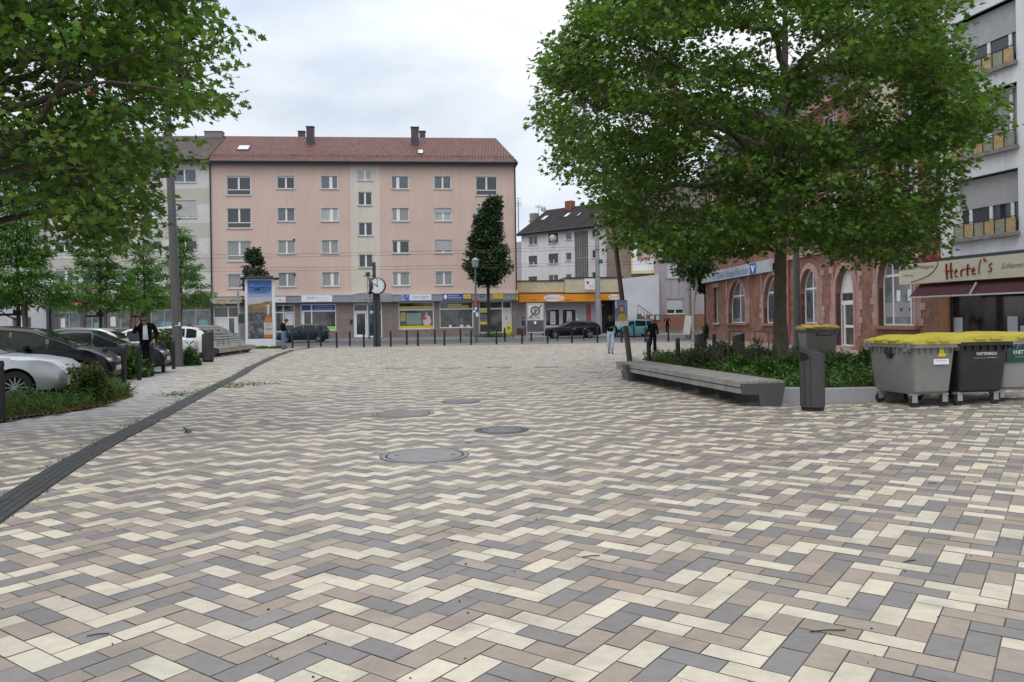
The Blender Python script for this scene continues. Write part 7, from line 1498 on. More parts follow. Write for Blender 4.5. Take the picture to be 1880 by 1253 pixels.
# walkers
p = G(1121.5, 650); person('walking man in black jacket and light blue jeans, looking at his phone', (p.x, p.y, 0), R(8), 1.72,
    dict(hm=(0, -.045, 1.625), ht=(0, -.04, 1.69), rel=(-.25, -.02, 1.16), rwr=(-.08, -.22, 1.18), rhd=(-.02, -.25, 1.21), lel=(.27, .03, 1.14), lwr=(.28, -.01, .9), lhd=(.28, -.03, .83), lkn=(.06, -.10, .5), lan=(.03, -.12, .09), rkn=(-.08, .02, .5), ran=(-.05, .16, .10)), BLK, JEANL, BLH, skin=SKIND, hem=.5, flare=.012)
tp_ = [o for o in COL.objects if o.get('label', '').startswith('walking man')][0]; m = MB(); m.box(-.04, .04, -.30, -.285, 1.16, 1.28); m.build('phone', mat('phone_grey', (.2, .2, .22), .3), None) if False else None
p = G(1199, 651.5); person('walking woman dressed in black with long dark hair and flared trousers', (p.x, p.y, 0), R(-6), 1.60,
    dict(hm=(.0, -.03, 1.635), rsh=(-.15, .01, 1.41), lsh=(.15, .01, 1.41), rel=(-.225, .0, 1.15), rwr=(-.18, -.12, 1.02), rhd=(-.2, -.17, 1.0), lel=(.22, .02, 1.12), lwr=(.22, -.05, .9), lhd=(.215, -.08, .84), lkn=(.08, -.06, .5), lan=(.10, -.04, .09), rkn=(-.12, .0, .5), ran=(-.24, .12, .12)), BLK, BLK, BLH, long_hair=True, hem=.5, flare=.025, shoe=mat('shoe_grey', (.12, .11, .10), .6))
pp = Vector((XG(961, 71, 1), 71, .1)); person('distant person in dark jacket and jeans standing left of the framed traffic sign', (pp.x, pp.y, .1), R(60), 1.70, {}, mat('jacket_navy', (.02, .03, .05), .8), JEAN, BRN)
m = MB(); m.box(pp.x + .08, pp.x + .42, pp.y - .3, pp.y - .12, .35, 1.0); tag(m.build('shoulder_bag', mat('bag_red', (.22, .03, .06), .7), bev=.04), 'dark red bag beside the distant person at the road', 'bag')
pp = Vector((XG(1225, 74, 1), 74, .1)); person('distant person in black standing in front of the brown board fence', (pp.x, pp.y, .1), R(0), 1.7, dict(lel=(.33, 0, 1.2), rel=(-.33, 0, 1.2), lwr=(.2, -.1, 1.3), rwr=(-.2, -.1, 1.3), lhd=(.12, -.12, 1.33), rhd=(-.12, -.12, 1.33)), BLK, BLK, BRN, shoe=WHITE)
# ================================================================ VEGETATION
def leaf_shape(kind):
    """half-leaf outlines folded along the midrib: returns verts and two polygons"""
    if kind == 'plane':
        h = [(0, .02), (.18, -.06), (.48, .02), (.27, .22), (.60, .48), (.27, .46), (.24, .68), (.11, .70), (0, 1.0)]
    elif kind == 'narrow': h = [(0, 0), (.13, .25), (.16, .5), (.10, .8), (0, 1.0)]
    elif kind == 'round': h = [(0, 0), (.28, .18), (.36, .48), (.22, .82), (0, 1.0)]
    elif kind == 'blade': h = [(0, 0), (.045, .0), (.035, .6), (0, 1.0)]
    vs = []; n = len(h)
    for x, y in h: vs.append((x, y, .28 * abs(x) - .10 * y * y))
    for x, y in h[1:-1]: vs.append((-x, y, .28 * abs(x) - .10 * y * y))
    f1 = list(range(n)); f2 = [0] + [n - 1] + list(reversed(range(n, 2 * n - 2)))
    return np.array(vs, float), f1, f2
def leaves(name, cen, size, par, kind='plane', base=(.05, .10, .02), var=.25, up=.6, down=0, hue=None, m=None, rng=RNG, dirs=None, brown=0.0, drop=True):
    N_ = len(cen); V0, f1, f2 = leaf_shape(kind); nv = len(V0)
    nrm = rng.normal(0, 1, (N_, 3)); nrm[:, 2] = np.abs(nrm[:, 2]) + up; nrm /= np.linalg.norm(nrm, axis=1)[:, None]
    d = rng.normal(0, 1, (N_, 3)) if dirs is None else dirs + rng.normal(0, .45, (N_, 3)); d[:, 2] -= down
    d -= nrm * (d * nrm).sum(1)[:, None]; d /= np.linalg.norm(d, axis=1)[:, None] + 1e-9; s = np.cross(d, nrm)
    sz = (size * rng.uniform(.65, 1.25, N_))[:, None, None]
    V = cen[:, None, :] + sz * (V0[None, :, 0:1] * s[:, None, :] + V0[None, :, 1:2] * d[:, None, :] + V0[None, :, 2:3] * nrm[:, None, :])
    idx = np.concatenate([f1, f2]); L = np.arange(N_)[:, None] * nv + idx[None, :]
    col = np.array(base)[None, :] * (1 + rng.normal(0, var, (N_, 1))).clip(.35, 2.2); t = rng.normal(0, .16, (N_, 1)); col = col * np.concatenate([1 + t, 1 + t * .25, 1 - t * .3], 1)
    if hue is not None: col *= hue
    if brown:
        k = rng.random(N_) < brown; col[k] = np.array([.16, .05, .012]) * rng.uniform(.7, 1.4, (k.sum(), 1))
    return npmesh(name, V.reshape(-1, 3), L.ravel(), np.tile([len(f1), len(f2)], N_), m or leafmat('leaf'), par, cols=np.repeat(col.clip(.003, 1), nv, 0))
BARK = mat('bark_plane', (.105, .085, .065), .9, var=.3, scale=2.5, bump=.7, bscale=14, dirt=((.05, .04, .03), .7, 3)); BARKN = mat('bark_brown', (.06, .045, .033), .9, var=.35, scale=4, bump=.7, bscale=18); BARKD = mat('bark_dark', (.04, .033, .026), .9, var=.3, scale=5, bump=.6, bscale=20); BARKL = mat('bark_light', (.30, .28, .25), .9, var=.3, scale=5, dirt=((.1, .09, .08), .8, 5))
def kmeans(X, k, it=8, rng=RNG):
    C_ = X[rng.choice(len(X), k, replace=False)]
    for _ in range(it):
        a = np.argmin(((X[:, None] - C_[None]) ** 2).sum(2), 1)
        for i in range(k):
            if (a == i).any(): C_[i] = X[a == i].mean(0)
    return C_, a
def tree(name, label, cat, trunk, tr, pts, leafn, lsize, kind, base, limbs=14, limb_r=.09, bark=None, spread=.32, hstart=.35, twig_r=.012, group=None, brown=0, up=.5, var=.28, down=.3, flat=.6, sub=3, rng=RNG, trans=.35):
    """trunk: polyline points, tr: radii; pts: (N,3) twig cluster centres; leafn leaves per cluster"""
    bark = bark or BARK; t = thing(name, label, cat, trunk[0], group=group)
    T = [Vector(p) for p in trunk]; m = MB(); TT = resample(T, .25) + [T[-1]]; ln = [0]
    for a, b in zip(T, T[1:]): ln.append(ln[-1] + (b - a).length)
    rad = []; acc = 0; prev = TT[0]
    for q in TT: acc += (q - prev).length; prev = q; rad.append(float(np.interp(acc, ln, tr)))
    m.tube([q + Vector((random.uniform(-.01, .01), random.uniform(-.01, .01), 0)) for q in TT], rad, 14); tro = m.build('trunk', bark, t, smooth=50)
    zs = np.array([q.z for q in TT]); TTn = np.array([q[:] for q in TT])
    Cn, a = kmeans(pts, limbs, rng=rng); lm = MB(); nodes = [[] for _ in range(limbs)]; z0 = T[0].z; ztop = TT[-1].z
    for i in range(limbs):
        c = Vector(Cn[i]); hd = math.hypot(c.x - T[-1].x, c.y - T[-1].y); zz = max(z0 + (ztop - z0) * hstart, min(ztop - .05, c.z - hd * .42)); k = int(np.argmin(abs(zs - zz))); s_ = TT[k]; L = (c - s_).length
        mid = s_.lerp(c, .45) + Vector((rng.normal(0, .06) * L, rng.normal(0, .06) * L, .06 * L + rng.normal(0, .04) * L)); P = [(s_ * (1 - u) ** 2 + mid * 2 * u * (1 - u) + c * u * u) for u in [j / 8 for j in range(9)]]
        P = [P[0]] + [q + Vector(rng.normal(0, .018 * L ** .5, 3)) for q in P[1:-1]] + [P[-1]]
        r0 = min(limb_r * (.6 + .12 * L), rad[k] * .8); lm.tube(P, [r0 * (1 - .8 * j / 8) + .008 for j in range(9)], 7); nodes[i] = [(P[j], r0 * (1 - .8 * j / 8)) for j in range(2, 9)]
    tw = lm
    for i in range(limbs):
        mem = pts[a == i]
        if len(mem) == 0: continue
        ks = max(1, min(sub, len(mem) // 4)); C2, a2 = kmeans(mem, ks, 5, rng) if len(mem) > ks else (mem, np.arange(len(mem)))
        for j in range(len(C2)):
            c = Vector(C2[j]); nd = min(nodes[i], key=lambda q: (q[0] - c).length + .6 * abs(q[0].z - c.z)); s_ = nd[0]; L = (c - s_).length; mid = s_.lerp(c, .5) + Vector(rng.normal(0, .07 * L, 3)); P = [(s_ * (1 - u) ** 2 + mid * 2 * u * (1 - u) + c * u * u) for u in (0, .25, .5, .75, 1)]; r0 = min(nd[1] * .75, .05); tw.tube(P, [max(.008, r0 * (1 - .18 * q)) for q in range(5)], 5, cap=False)
            for p in mem[a2 == j]:
                p = Vector(p); s2 = min(P[1:], key=lambda q: (q - p).length); m2 = s2.lerp(p, .5) + Vector(rng.normal(0, .04, 3)); tw.tube([s2, m2, p], [twig_r, twig_r * .8, twig_r * .4], 4, cap=False)
    lm.build('branches', bark, t, fix=False, smooth=60)
    # leaves in sprays around cluster centres, flattened
    N_ = len(pts); n = leafn; out_ = pts - TTn[-1] ; out_[:, 2] *= .3; out_ /= np.linalg.norm(out_, axis=1)[:, None] + 1e-6
    off = rng.normal(0, spread, (N_, n, 3)).clip(-1.7 * spread, 1.7 * spread); off[:, :, 2] *= flat; cen = (pts[:, None, :] + off).reshape(-1, 3); dr = np.repeat(out_, n, 0) + off.reshape(-1, 3) / spread * .5
    leaves('crown', cen, lsize, t, kind, base, var=var, up=up, down=down, dirs=dr, brown=brown, rng=rng, m=leafmat('leaf_%s' % name, trans))
    return t
def in_px_poly(P3, poly):
    dx = P3[:, 0] / P3[:, 1] * FPX; dz = (P3[:, 2] - EYE) / P3[:, 1] * FPX; px = 940 + dx * RC - dz * ROLL; py = HOR - dx * ROLL - dz * RC
    pl = np.array(poly, float); return inpoly(px, py, pl[:, 0], pl[:, 1])
def fill(n, center, radii, poly, holes=(), shell=.0, rng=RNG):
    out_ = []
    while sum(len(o) for o in out_) < n:
        u = rng.normal(0, 1, (4000, 3)); u /= np.linalg.norm(u, axis=1)[:, None]; r = rng.random(4000) ** (1 / 3) * (1 - shell) + shell * (1 - .25 * rng.random(4000) ** 2); P = np.array(center) + u * r[:, None] * np.array(radii)
        k = P[:, 2] > 1.5
        if poly is not None: k &= in_px_poly(P, poly)
        for h in holes: k &= ~(in_px_poly(P, h) & (rng.random(4000) < .96))
        out_.append(P[k])
    return np.concatenate(out_)[:n]
def relax(P, dmin, rng=RNG):   # thin out points closer than dmin
    keep = []; cell = {}
    for p in P:
        c = tuple((p / dmin).astype(int)); ok_ = True
        for a in (-1, 0, 1):
            for b in (-1, 0, 1):
                for d in (-1, 0, 1):
                    for q in cell.get((c[0] + a, c[1] + b, c[2] + d), ()):
                        if ((p - q) ** 2).sum() < dmin * dmin: ok_ = False
        if ok_: keep.append(p); cell.setdefault(c, []).append(p)
    return np.array(keep)
# ---- big plane tree on the right
PLANE = (.100, .180, .034)
from mathutils import noise as mn_
def clump(P, thr, sx=.75, sz=1.5, seed=0.0):
    return np.array([p for p in P if mn_.noise(Vector((p[0] * sx + seed, p[1] * sx, p[2] * sz + .25 * p[0]))) > thr])
rpoly = [(985, 95), (1015, 62), (1040, 45), (1055, 0), (1075, -60), (1110, -170), (1300, -240), (1560, -210), (1700, -90), (1755, 0), (1738, 50), (1770, 110), (1765, 135), (1815, 180), (1822, 238), (1790, 258), (1762, 275), (1752, 330), (1735, 395), (1728, 470), (1690, 455), (1640, 500), (1600, 470), (1560, 490), (1520, 455), (1490, 470), (1440, 450), (1400, 440), (1385, 480), (1330, 470), (1290, 470), (1260, 500), (1225, 475), (1180, 455), (1135, 455), (1118, 395), (1090, 362), (1050, 345), (1000, 330), (985, 300), (1020, 268), (972, 222), (980, 175)]
rc_ = W(1405, 150, 20.6); cen = (rc_.x, 20.6, rc_.z + .3)
rholes = [[(1280, 60), (1330, 40), (1400, 60), (1380, 95), (1300, 110)], [(1290, 245), (1330, 240), (1340, 275), (1300, 280)], [(1600, 150), (1660, 150), (1660, 215), (1600, 210)], [(1490, 165), (1530, 170), (1520, 215), (1490, 215)], [(1395, 85), (1470, 60), (1470, 110), (1400, 120)], [(1150, 140), (1185, 150), (1180, 175), (1150, 170)], [(1580, 280), (1620, 300), (1600, 340), (1575, 320)]]
rpoly = [(x + (22 if x < 1060 else 0), y) for x, y in rpoly]
rp_ = fill(4000, cen, (7.9, 5.6, 6.8), rpoly, rholes, shell=.25); rp_ = clump(relax(rp_, .23), -.07, .55, 1.25)
tb = Vector((XG(1432, 20.2, .5), 20.2, 0)); t1 = W(1433, 470, 20.2); t2 = W(1436, 250, 20.3); t3 = W(1442, 80, 20.5); t4 = W(1440, -90, 20.5)
tree('plane_tree', 'big plane tree with a wide spreading crown growing from the planting bed', 'tree', [tb, tb.lerp(t1, .5) + Vector((-.02, 0, 0)), t1, t2, t3, t4], [.24, .165, .145, .12, .08, .03], rp_, 42, .130, 'plane', PLANE, limbs=22, limb_r=.085, brown=.002, hstart=.42, spread=.26, up=.9, flat=.42, sub=4)
hang = relax(fill(160, tuple(W(1400, 470, 20.0)), (4.8, 2.5, 1.0), [(1190, 440), (1330, 440), (1390, 470), (1380, 520), (1340, 525), (1330, 490), (1255, 520), (1215, 490)]), .2) if False else None
# ---- near plane tree on the left (trunk outside the picture)
lpoly = [(-420, -300), (330, -260), (395, -60), (402, 0), (405, 35), (430, 42), (476, 52), (470, 75), (420, 85), (425, 115), (455, 128), (452, 150), (462, 175), (440, 205), (412, 232), (350, 230), (340, 262), (392, 288), (395, 305), (350, 318), (330, 335), (318, 372), (318, 420), (300, 430), (290, 462), (262, 480), (245, 470), (235, 440), (180, 470), (165, 480), (130, 470), (95, 440), (70, 400), (0, 330), (-400, 380)]
lc = W(60, 130, 9.6); lholes = [[(170, 145), (240, 140), (250, 172), (185, 180)], [(108, 155), (158, 148), (160, 172), (112, 178)], [(0, 195), (25, 190), (25, 235), (0, 235)], [(90, 15), (120, 15), (115, 40), (92, 40)], [(170, 35), (200, 35), (200, 60), (172, 60)], [(40, 80), (60, 80), (58, 110), (40, 110)], [(20, 120), (45, 122), (40, 140), (20, 138)]]
lpoly = [(x - (38 if x > 180 else 0), y - (14 if y > 300 else 0)) for x, y in lpoly]
lp = fill(2300, (-7.0, 11.3, 5.0), (4.7, 3.0, 3.9), lpoly, lholes, shell=.1); lp = clump(relax(lp, .2), -.12, .9, 1.6, 5.0)
Tl = [Vector((-8.9, 10.8, 0)), Vector((-8.85, 10.8, 1.5)), Vector((-8.7, 10.8, 2.6)), Vector((-8.4, 10.9, 4.2)), Vector((-8.1, 11, 6.5)), Vector((-8.0, 11, 8))]
tree('plane_tree', 'near plane tree whose leafy branches reach in from the top left', 'tree', Tl, [.30, .25, .22, .18, .11, .03], lp, 32, .106, 'plane', PLANE, limbs=20, limb_r=.085, brown=.004, hstart=.3, spread=.21, up=.7, down=.4, sub=4, flat=.5, bark=BARKN)
tt = [o for o in COL.objects if o.get('label', '').startswith('near plane')][0]
m = MB()
def wl_(pts, Y0, Y1, r0, r1):
    n = len(pts); m.tube([W(x, y, Y0 + (Y1 - Y0) * i / (n - 1)) for i, (x, y) in enumerate(pts)], [r0 + (r1 - r0) * i / (n - 1) for i in range(n)], 9)
wl_([(-150, 430), (-40, 350), (0, 325), (40, 308), (75, 298), (100, 292), (112, 296)], 9.9, 9.4, .08, .02)
wl_([(-120, 400), (-30, 310), (10, 280), (40, 250), (75, 215), (105, 165), (125, 120)], 9.5, 9.0, .075, .015)
wl_([(-60, 90), (0, 45), (30, 30), (60, 18), (110, 5)], 9.4, 9.0, .075, .03)
wl_([(-40, 215), (60, 190), (125, 168), (160, 155), (180, 125), (215, 110), (262, 92)], 9.6, 9.1, .05, .012)
wl_([(105, 165), (125, 150), (150, 158), (200, 150), (280, 160), (340, 172)], 9.1, 8.9, .03, .008)
m.build('limb', BARKN, tt, smooth=60)
# ---- four young trees with layered foliage and wooden stakes
def young(px, Y, ptop, pbot, wpx, label, n, base=(.08, .175, .03), stakes=True, trunkpx=None):
    x = XG(px, Y, 2); zt = W(px, ptop, Y).z; zb = W(px, pbot, Y).z; r = wpx / 2 * Y / FPX
    rg = np.random.default_rng(int(px) + 5); pts = []
    nl = 9
    for i in range(nl):
        f = i / (nl - 1); z = zb + (zt - zb) * f; rr2 = r * (1 - .75 * f ** 1.5) * (.75 + .25 * math.sin(math.pi * min(1, f * 2 + .3))); k = int(n * (1.25 - f) / nl)
        a = rg.uniform(0, 6.28, k); q = rg.random(k) ** .5 * rr2; pts.append(np.stack([x + q * np.cos(a), Y + q * np.sin(a), z + .12 * q / r + rg.normal(0, .10, k) - .18 * (q / r) ** 2 * r], 1))
    pts = np.concatenate(pts); t = tree('young_tree', label, 'tree', [(x, Y, 0), (x + .03, Y, zb), (x, Y, zt + .15)], [.07, .055, .012], pts, 40, .17, 'narrow', base, limbs=16, limb_r=.022, bark=BARKL if not stakes else BARKD, spread=.17, hstart=.3, twig_r=.006, group='young trees among the parking bays', up=.9, flat=.35, sub=2, rng=rg, down=.35, brown=0)
    return t, x
for px, Y, pt, pb, w, lab, n in ((33, 26.5, 372, 548, 190, 'young tree with layered foliage, leftmost, above the black car', 330), (184, 33.5, 410, 560, 165, 'young tree in the middle in front of the pharmacy', 300), (265, 37, 455, 560, 95, 'slender young tree just left of the suited man', 160), (332, 41, 425, 556, 125, 'young tree behind the leaning lamp post', 240)):
    young(px, Y, pt, pb, w, lab, n)
    if px in (33, 265, 184):
        x = XG(px, Y, 2.); zt = 2.35; t = thing('tree_stake', {33: 'wooden stake frame around the leftmost young tree', 184: 'wooden stake frame around the young tree by the pharmacy', 265: 'wooden stake frame behind the suited man'}[px], 'tree stakes', (x, Y, 0), group='wooden stake frames'); wd_ = mat('stake_wood', (.14, .115, .09), .85, var=.3, scale=5)
        for dx, dy in ((-.5, -.3), (.42, -.3), (.0, .45)): m = MB(); m.tube([(x + dx * 1.25, Y + dy * 1.2, 0), (x + dx * .85, Y + dy, zt)], .055, 8); m.build('post', wd_, t)
        m = MB(); m.tube([(x - .62, Y - .3, zt + .03), (x + .60, Y - .3, zt + .0)], .06, 8); m.build('crossbar', mat('crossbar_wood', (.09, .06, .045), .85), t)
        m = MB(); m.box(x - .45, x + .05, Y - .25, Y - .23, zt - .42, zt - .34); m.box(x, x + .40, Y - .25, Y - .23, zt - .30, zt - .22); m.box(x - .1, x + .12, Y - .1, Y + .08, zt - .42, zt - .22); m.build('tie', RUB, t)
# ---- dark columnar trees by the road
def column(px, Y, prof, label, n, base=(.030, .058, .020), kind='round', ls=.22, dens=34, trunk_to=None):
    rg = np.random.default_rng(int(px)); pts = []
    zsx = [(W(px, y, Y).z, w * Y / FPX, (xo - px) * Y / FPX) for y, w, xo in prof]; zsx.sort(); zz_ = [a[0] for a in zsx]; x = XG(px, Y, 3)
    for _ in range(n):
        z = rg.uniform(zz_[0], zz_[-1]); w = np.interp(z, zz_, [a[1] for a in zsx]) / 2; o = np.interp(z, zz_, [a[2] for a in zsx]); a = rg.uniform(0, 6.28); q = w * rg.random() ** .35; pts.append((x + o + q * math.cos(a), Y + q * math.sin(a), z))
    return tree('columnar_tree', label, 'tree', [(x, Y, .05), (x, Y, zz_[0]), (x + np.interp(zz_[-1], zz_, [a[2] for a in zsx]), Y, zz_[-1])], [.16, .13, .02], clump(np.array(pts), -.30, .9, 1.1, px * .1), dens, ls, kind, base, limbs=14, limb_r=.04, bark=BARKD, spread=.26, hstart=.3, twig_r=.015, up=.4, flat=.7, rng=rg, trans=.15, var=.35)
column(897.5, 68.5, [(518, 24, 897), (508, 58, 898), (490, 76, 898), (470, 68, 898), (450, 56, 897), (430, 46, 896), (405, 34, 898), (388, 26, 904), (374, 18, 909), (365, 5, 911)], 'dark green columnar street tree with bare lower trunk before the pink block', 520)
column(470, 68.5, [(560, 30, 470), (530, 32, 470), (505, 28, 469), (485, 20, 468), (468, 8, 467), (460, 2, 466)], 'dark conical tree rising behind the advertising column', 300)
column(1297, 62, [(530, 12, 1290), (512, 36, 1288), (490, 50, 1282), (470, 44, 1280), (450, 30, 1280)], 'thin dark trunked tree at the left corner of the bank', 150, base=(.03, .06, .02))
x = XG(1272, 52, 2)
tree('young_tree', 'slim tree with pale patchy trunk left of the bank corner', 'tree', [(x, 52, 0), (x + .05, 52, 2.5), tuple(W(1279, 525, 52)), tuple(W(1277, 470, 52))], [.11, .10, .09, .03], relax(fill(120, tuple(W(1275, 485, 52)), (1.3, 1.2, 1.2), None), .2), 18, .2, 'round', (.04, .085, .02), limbs=8, limb_r=.03, bark=BARKL, spread=.2, hstart=.7, up=.5)
# ---- hedge by the bank corner, weeds and planting
def patch(name, label, poly, n, h0, h1, size, kind, base, z0=0.02, label_cat='plants', up=.3, var=.35, kindp='stuff', clump=0, m=None, brown=0, dens_fn=None):
    pl = np.array(poly, float); mn, mx_ = pl.min(0), pl.max(0); P = RNG.uniform(mn, mx_, (n * 4, 2)); k = inpoly(P[:, 0], P[:, 1], pl[:, 0], pl[:, 1]); P = P[k][:n]
    hh = h0 + (h1 - h0) * (.5 + .5 * np.sin(P[:, 0] * 3.1 + 1.3 * np.sin(P[:, 1] * 2.3)) * np.cos(P[:, 1] * 2.7 + P[:, 0])); hh *= RNG.uniform(.65, 1.15, len(P))
    z = z0 + hh * RNG.random(len(P)) ** .55; C3 = np.stack([P[:, 0], P[:, 1], z], 1)
    o = leaves(name, C3, size, None, kind, base, var=var, up=up, down=-.6 if kind in ('blade', 'narrow') else 0, m=m or leafmat('leaf_bed', .3), brown=brown); o['kind'] = kindp
    if label: tag(o, label, label_cat)
    return o
bedR = [(4.55, 14.7), (5.5, 14.15), (6.55, 14.3), (8.0, 15.6), (9.5, 17.8), (10.2, 20), (10.2, 26), (7, 28), (4.3, 26), (4.1, 21), (4.5, 17)]
patch('ground_cover', 'low green ground cover filling the planting bed under the big tree', bedR, 34000, .12, .40, .095, 'narrow', (.055, .112, .025), .15, brown=.01)
patch('grass', 'tufts of grass between the ground cover plants', bedR, 6000, .03, .12, .22, 'blade', (.075, .14, .028), .15, up=.0)
def bush(px, Y, pt, w, label, n, base, kind='narrow', size=.09, name='shrub', depth=1.0, z0=.1, flowers=None, twiggy=True, group=None):
    x = XG(px, Y, .6); zt = W(px, pt, Y).z; rx = w / 2 * Y / FPX; rg = np.random.default_rng(int(px * 3 + Y)); t = thing(name, label, 'shrub', (x, Y, 0), group=group)
    u = rg.normal(0, 1, (n, 3)); u /= np.linalg.norm(u, axis=1)[:, None]; u[:, 2] = abs(u[:, 2]); lump = 1 + .28 * np.sin(u[:, 0] * 5 + px) * np.cos(u[:, 1] * 4) + .15 * np.sin(u[:, 2] * 9 + u[:, 0] * 7); r = rg.random(n) ** .33 * lump * .88
    C3 = np.array([x, Y, z0]) + u * r[:, None] * np.array([rx, rx * depth, zt - z0]); leaves('foliage', C3, size, t, kind, base, var=.4, up=.3, dirs=u.copy(), m=leafmat('leaf_bed', .3), rng=rg)
    m = MB()
    for k in range(26): a = rg.normal(0, 1, 3); a /= np.linalg.norm(a); a[2] = abs(a[2]) + .3; q = Vector((x, Y, z0)) + Vector((a[0] * rx * .9, a[1] * rx * .9, min(1.1, a[2]) * (zt - z0) * .95)); m.tube([(x + a[0] * .05, Y, 0), Vector((x, Y, z0)).lerp(q, .5) + Vector((0, 0, .06)), q], [.012, .008, .003], 4)
    m.build('stems', mat('stem_brown', (.06, .045, .025), .8), t)
    if flowers: f3 = C3[rg.random(n) < .05]; leaves('flowers', f3 + np.array([0, 0, .03]), size * .7, t, 'round', flowers, var=.2, rng=rg, m=leafmat('leaf_flower', .3))
    return t
LAV = (.075, .10, .06)
for px, Y, pt, w, lab, n, base in ((1285, 19.5, 640, 90, 'grey green wispy shrub in the bed, nearest the bench end', 2600, LAV), (1330, 21.5, 626, 130, 'grey green wispy shrub around the left round bin', 4200, LAV), (1390, 22.5, 632, 90, 'grey green shrub between the right round bin and the trunk', 2600, (.05, .085, .035)), (1352, 18.2, 655, 120, 'bright green low shrub left of the tree trunk', 3400, (.055, .12, .025)), (1410, 17.2, 662, 120, 'bright green low shrub at the foot of the tree', 3600, (.055, .125, .022)), (1545, 17.6, 650, 90, 'leafy green shrub just right of the round litter bin', 2400, (.05, .10, .025)), (1590, 18.5, 640, 90, 'leafy green shrub behind the leftmost grey container', 2600, (.05, .10, .022)), (1462, 18.5, 655, 80, 'green shrub right behind the round litter bin', 2200, (.055, .115, .022)), (1298, 60, 596, 22, 'small dark hedge at the bank corner', 700, (.02, .045, .014))):
    bush(px, Y, pt, w, lab, n, base, size=.115 if Y < 40 else .2, z0=.15 if Y < 40 else .0)
# thin seed stalks
P = np.stack([RNG.uniform(4.9, 7.6, 260), RNG.uniform(18.5, 23, 260)], 1); m = MB()
for x, y in P:
    h = RNG.uniform(.7, 1.15); m.tube([(x, y, .15), (x + RNG.normal(0, .05), y, h * .6), (x + RNG.normal(0, .14), y + RNG.normal(0, .1), h)], [.004, .003, .002], 3, cap=False)
o = m.build('seed_stalks', mat('stalk', (.16, .15, .09), .8), fix=False); tag(o, 'thin dry seed stalks standing above the bed plants', 'plants', kind='stuff')
# ---- left bed in front of the silver car
bedL = [tuple(G(x, y)[:2]) for x, y in ((-140, 800), (5, 771), (100, 758), (190, 744), (243, 727), (225, 716), (190, 700), (60, 690), (-120, 705))]
sheet('left_bed_soil', bedL, .012, MATS['soil'])
patch('ground_cover', 'low green ground cover in front of the silver car', bedL, 26000, .08, .42, .075, 'narrow', (.05, .105, .022), .02, brown=.01)
patch('grass', 'grass tufts at the edge of the left bed', bedL, 9000, .02, .1, .26, 'blade', (.07, .13, .025), .02, up=0)
edge = [tuple(G(x, y)[:2]) for x, y in ((-60, 786), (5, 774), (100, 761), (190, 747), (246, 729), (238, 724), (185, 739), (100, 752), (5, 764), (-60, 774))]
patch('leaf_litter', 'fallen brown leaves along the edge of the left bed', edge, 900, .0, .02, .05, 'round', (.17, .10, .04), .01, up=1)
bush(162, 16.0, 662, 84, 'round green shrub beside the front of the silver car', 5200, (.075, .105, .022), kind='round', size=.055, depth=.8, z0=.05)
for px, Y, pt, w, lab, n in ((240, 23.5, 640, 55, 'grassy green plant behind the bollards left of the suited man', 1500), (300, 31, 602, 62, 'green shrub beside the white saloon, left of the lamp post', 2400), (348, 30, 636, 34, 'grassy plant right of the lamp post by the white saloon', 900), (150, 22.3, 627, 90, 'feathery green plant in front of the dark saloon windows', 900)):
    bush(px, Y, pt, w, lab, n, (.055, .11, .025), kind='narrow', size=.16, z0=.02)
# weeds along the drainage channel and column foot
def weed(poly, n, lab, s=.07): patch('weeds', lab, poly, n, .0, .05, s, 'narrow', (.06, .105, .022), .008, up=.4)
for a, b, lab, n in ((0, 4, 'moss and weeds along the near part of the drainage channel', 1500), (4, 8, 'moss and weeds along the far part of the drainage channel', 1100)):
    Pn = []
    for i in range(len(chs) - 1): pass
side_pts = [(p + n_ * (hw + RNG.uniform(.0, .05)))[:2] for p, n_ in pv_ for _ in range(1)]
C3 = []
for p, n_ in pv_:
    for _ in range(int(RNG.integers(0, 14)) if math.sin(p.y * 2.1) + math.sin(p.y * .77) > -.4 else 1):
        q = p + n_ * (hw + abs(RNG.normal(0, .025))) * (1 if RNG.random() < .8 else -1); C3.append((q.x + RNG.normal(0, .05), q.y + RNG.normal(0, .05), .012 + abs(RNG.normal(0, .012))))
o = leaves('weeds', np.array(C3), .035, None, 'narrow', (.055, .085, .02), var=.4, up=.5, m=leafmat('leaf_bed', .3)); tag(o, 'moss and tiny weeds along the edges of the drainage channel', 'plants', kind='stuff')
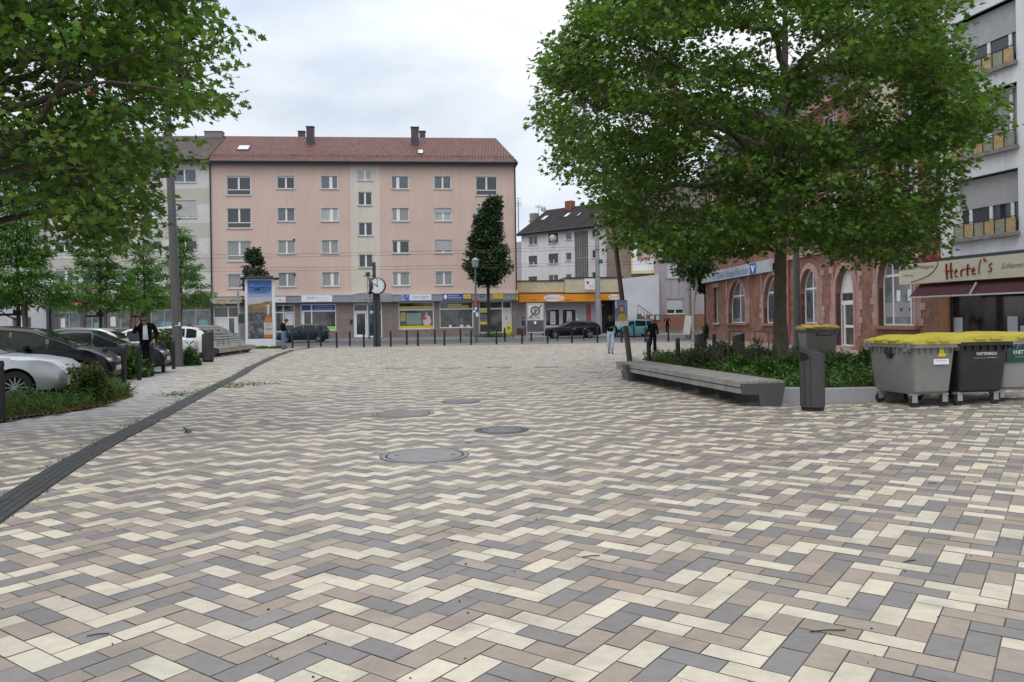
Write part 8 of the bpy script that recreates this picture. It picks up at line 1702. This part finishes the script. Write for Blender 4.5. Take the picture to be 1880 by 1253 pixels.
for px, py, r_, n in ((330, 727, .5, 260), (462, 707, .9, 420), (425, 712, .5, 200), (480, 640, .9, 700), (512, 640, .5, 300), (345, 795, .06, 40)):
    c = G(px, py); q = RNG.normal(0, 1, (n, 2)) * np.array([r_ * .5, r_ * .3]); o = leaves('weeds', np.stack([c.x + q[:, 0], c.y + q[:, 1], .01 + abs(RNG.normal(0, .03, n))], 1), .05 if py > 650 else .16, None, 'narrow', (.06, .11, .025), var=.4, up=.4, m=leafmat('leaf_bed', .3)); tag(o, {330: 'weeds growing over the drainage channel edge near the litter bin', 462: 'sparse weeds in the paving right of the channel', 425: 'sparse weeds close to the channel middle', 480: 'grass at the foot of the advertising column', 512: 'grass tuft beside the feet of the man in jeans', 345: 'single small green tuft on the paving'}[px], 'plants', kind='stuff')
c = Vector((XG(905, 67.8, .3), 67.8, .1)); q = RNG.normal(0, 1, (900, 2)) * np.array([1.0, .3]); o = leaves('ground_cover', np.stack([c.x + q[:, 0], c.y + q[:, 1], .12 + abs(RNG.normal(0, .22, 900))], 1), .16, None, 'narrow', (.05, .10, .02), up=.2, m=leafmat('leaf_bed', .3)); tag(o, 'weeds around the foot of the dark columnar tree', 'plants', kind='stuff')
# ---- litter, twigs and crumbs on the paving
m = MB()
for _ in range(150):
    y = 3.2 + 20 * RNG.random() ** 1.6; x = RNG.uniform(-.62, .64) * y
    if not inpoly(np.array([x]), np.array([y]))[0]: continue
    a = RNG.uniform(0, 6.28); l = abs(RNG.normal(.005, .004)) + .003; w = l * RNG.uniform(.4, 1)
    m.add([(x + l * math.cos(a), y + l * math.sin(a), .006), (x - w * math.sin(a), y + w * math.cos(a), .009), (x - l * math.cos(a), y - l * math.sin(a), .006), (x + w * math.sin(a), y - w * math.cos(a), .009), (x, y, .013)], [(0, 1, 4), (1, 2, 4), (2, 3, 4), (3, 0, 4)])
for px, py, l in ((180, 1170, .05), (1085, 1025, .06), (1670, 1034, .05), (1520, 1163, .09), (1240, 838, .05), (1712, 890, .04), (860, 815, .04)):
    c = G(px, py); a = RNG.uniform(-.4, .4); m.tube([c + Vector((-l * math.cos(a), -l * math.sin(a), .012)), c + Vector((0, .005, .014)), c + Vector((l * math.cos(a), l * math.sin(a), .012))], .0035, 5)
o = m.build('crumbs', mat('crumb_dark', (.035, .025, .018), .9)); tag(o, 'small dark crumbs and twigs scattered on the paving', 'debris', kind='stuff')
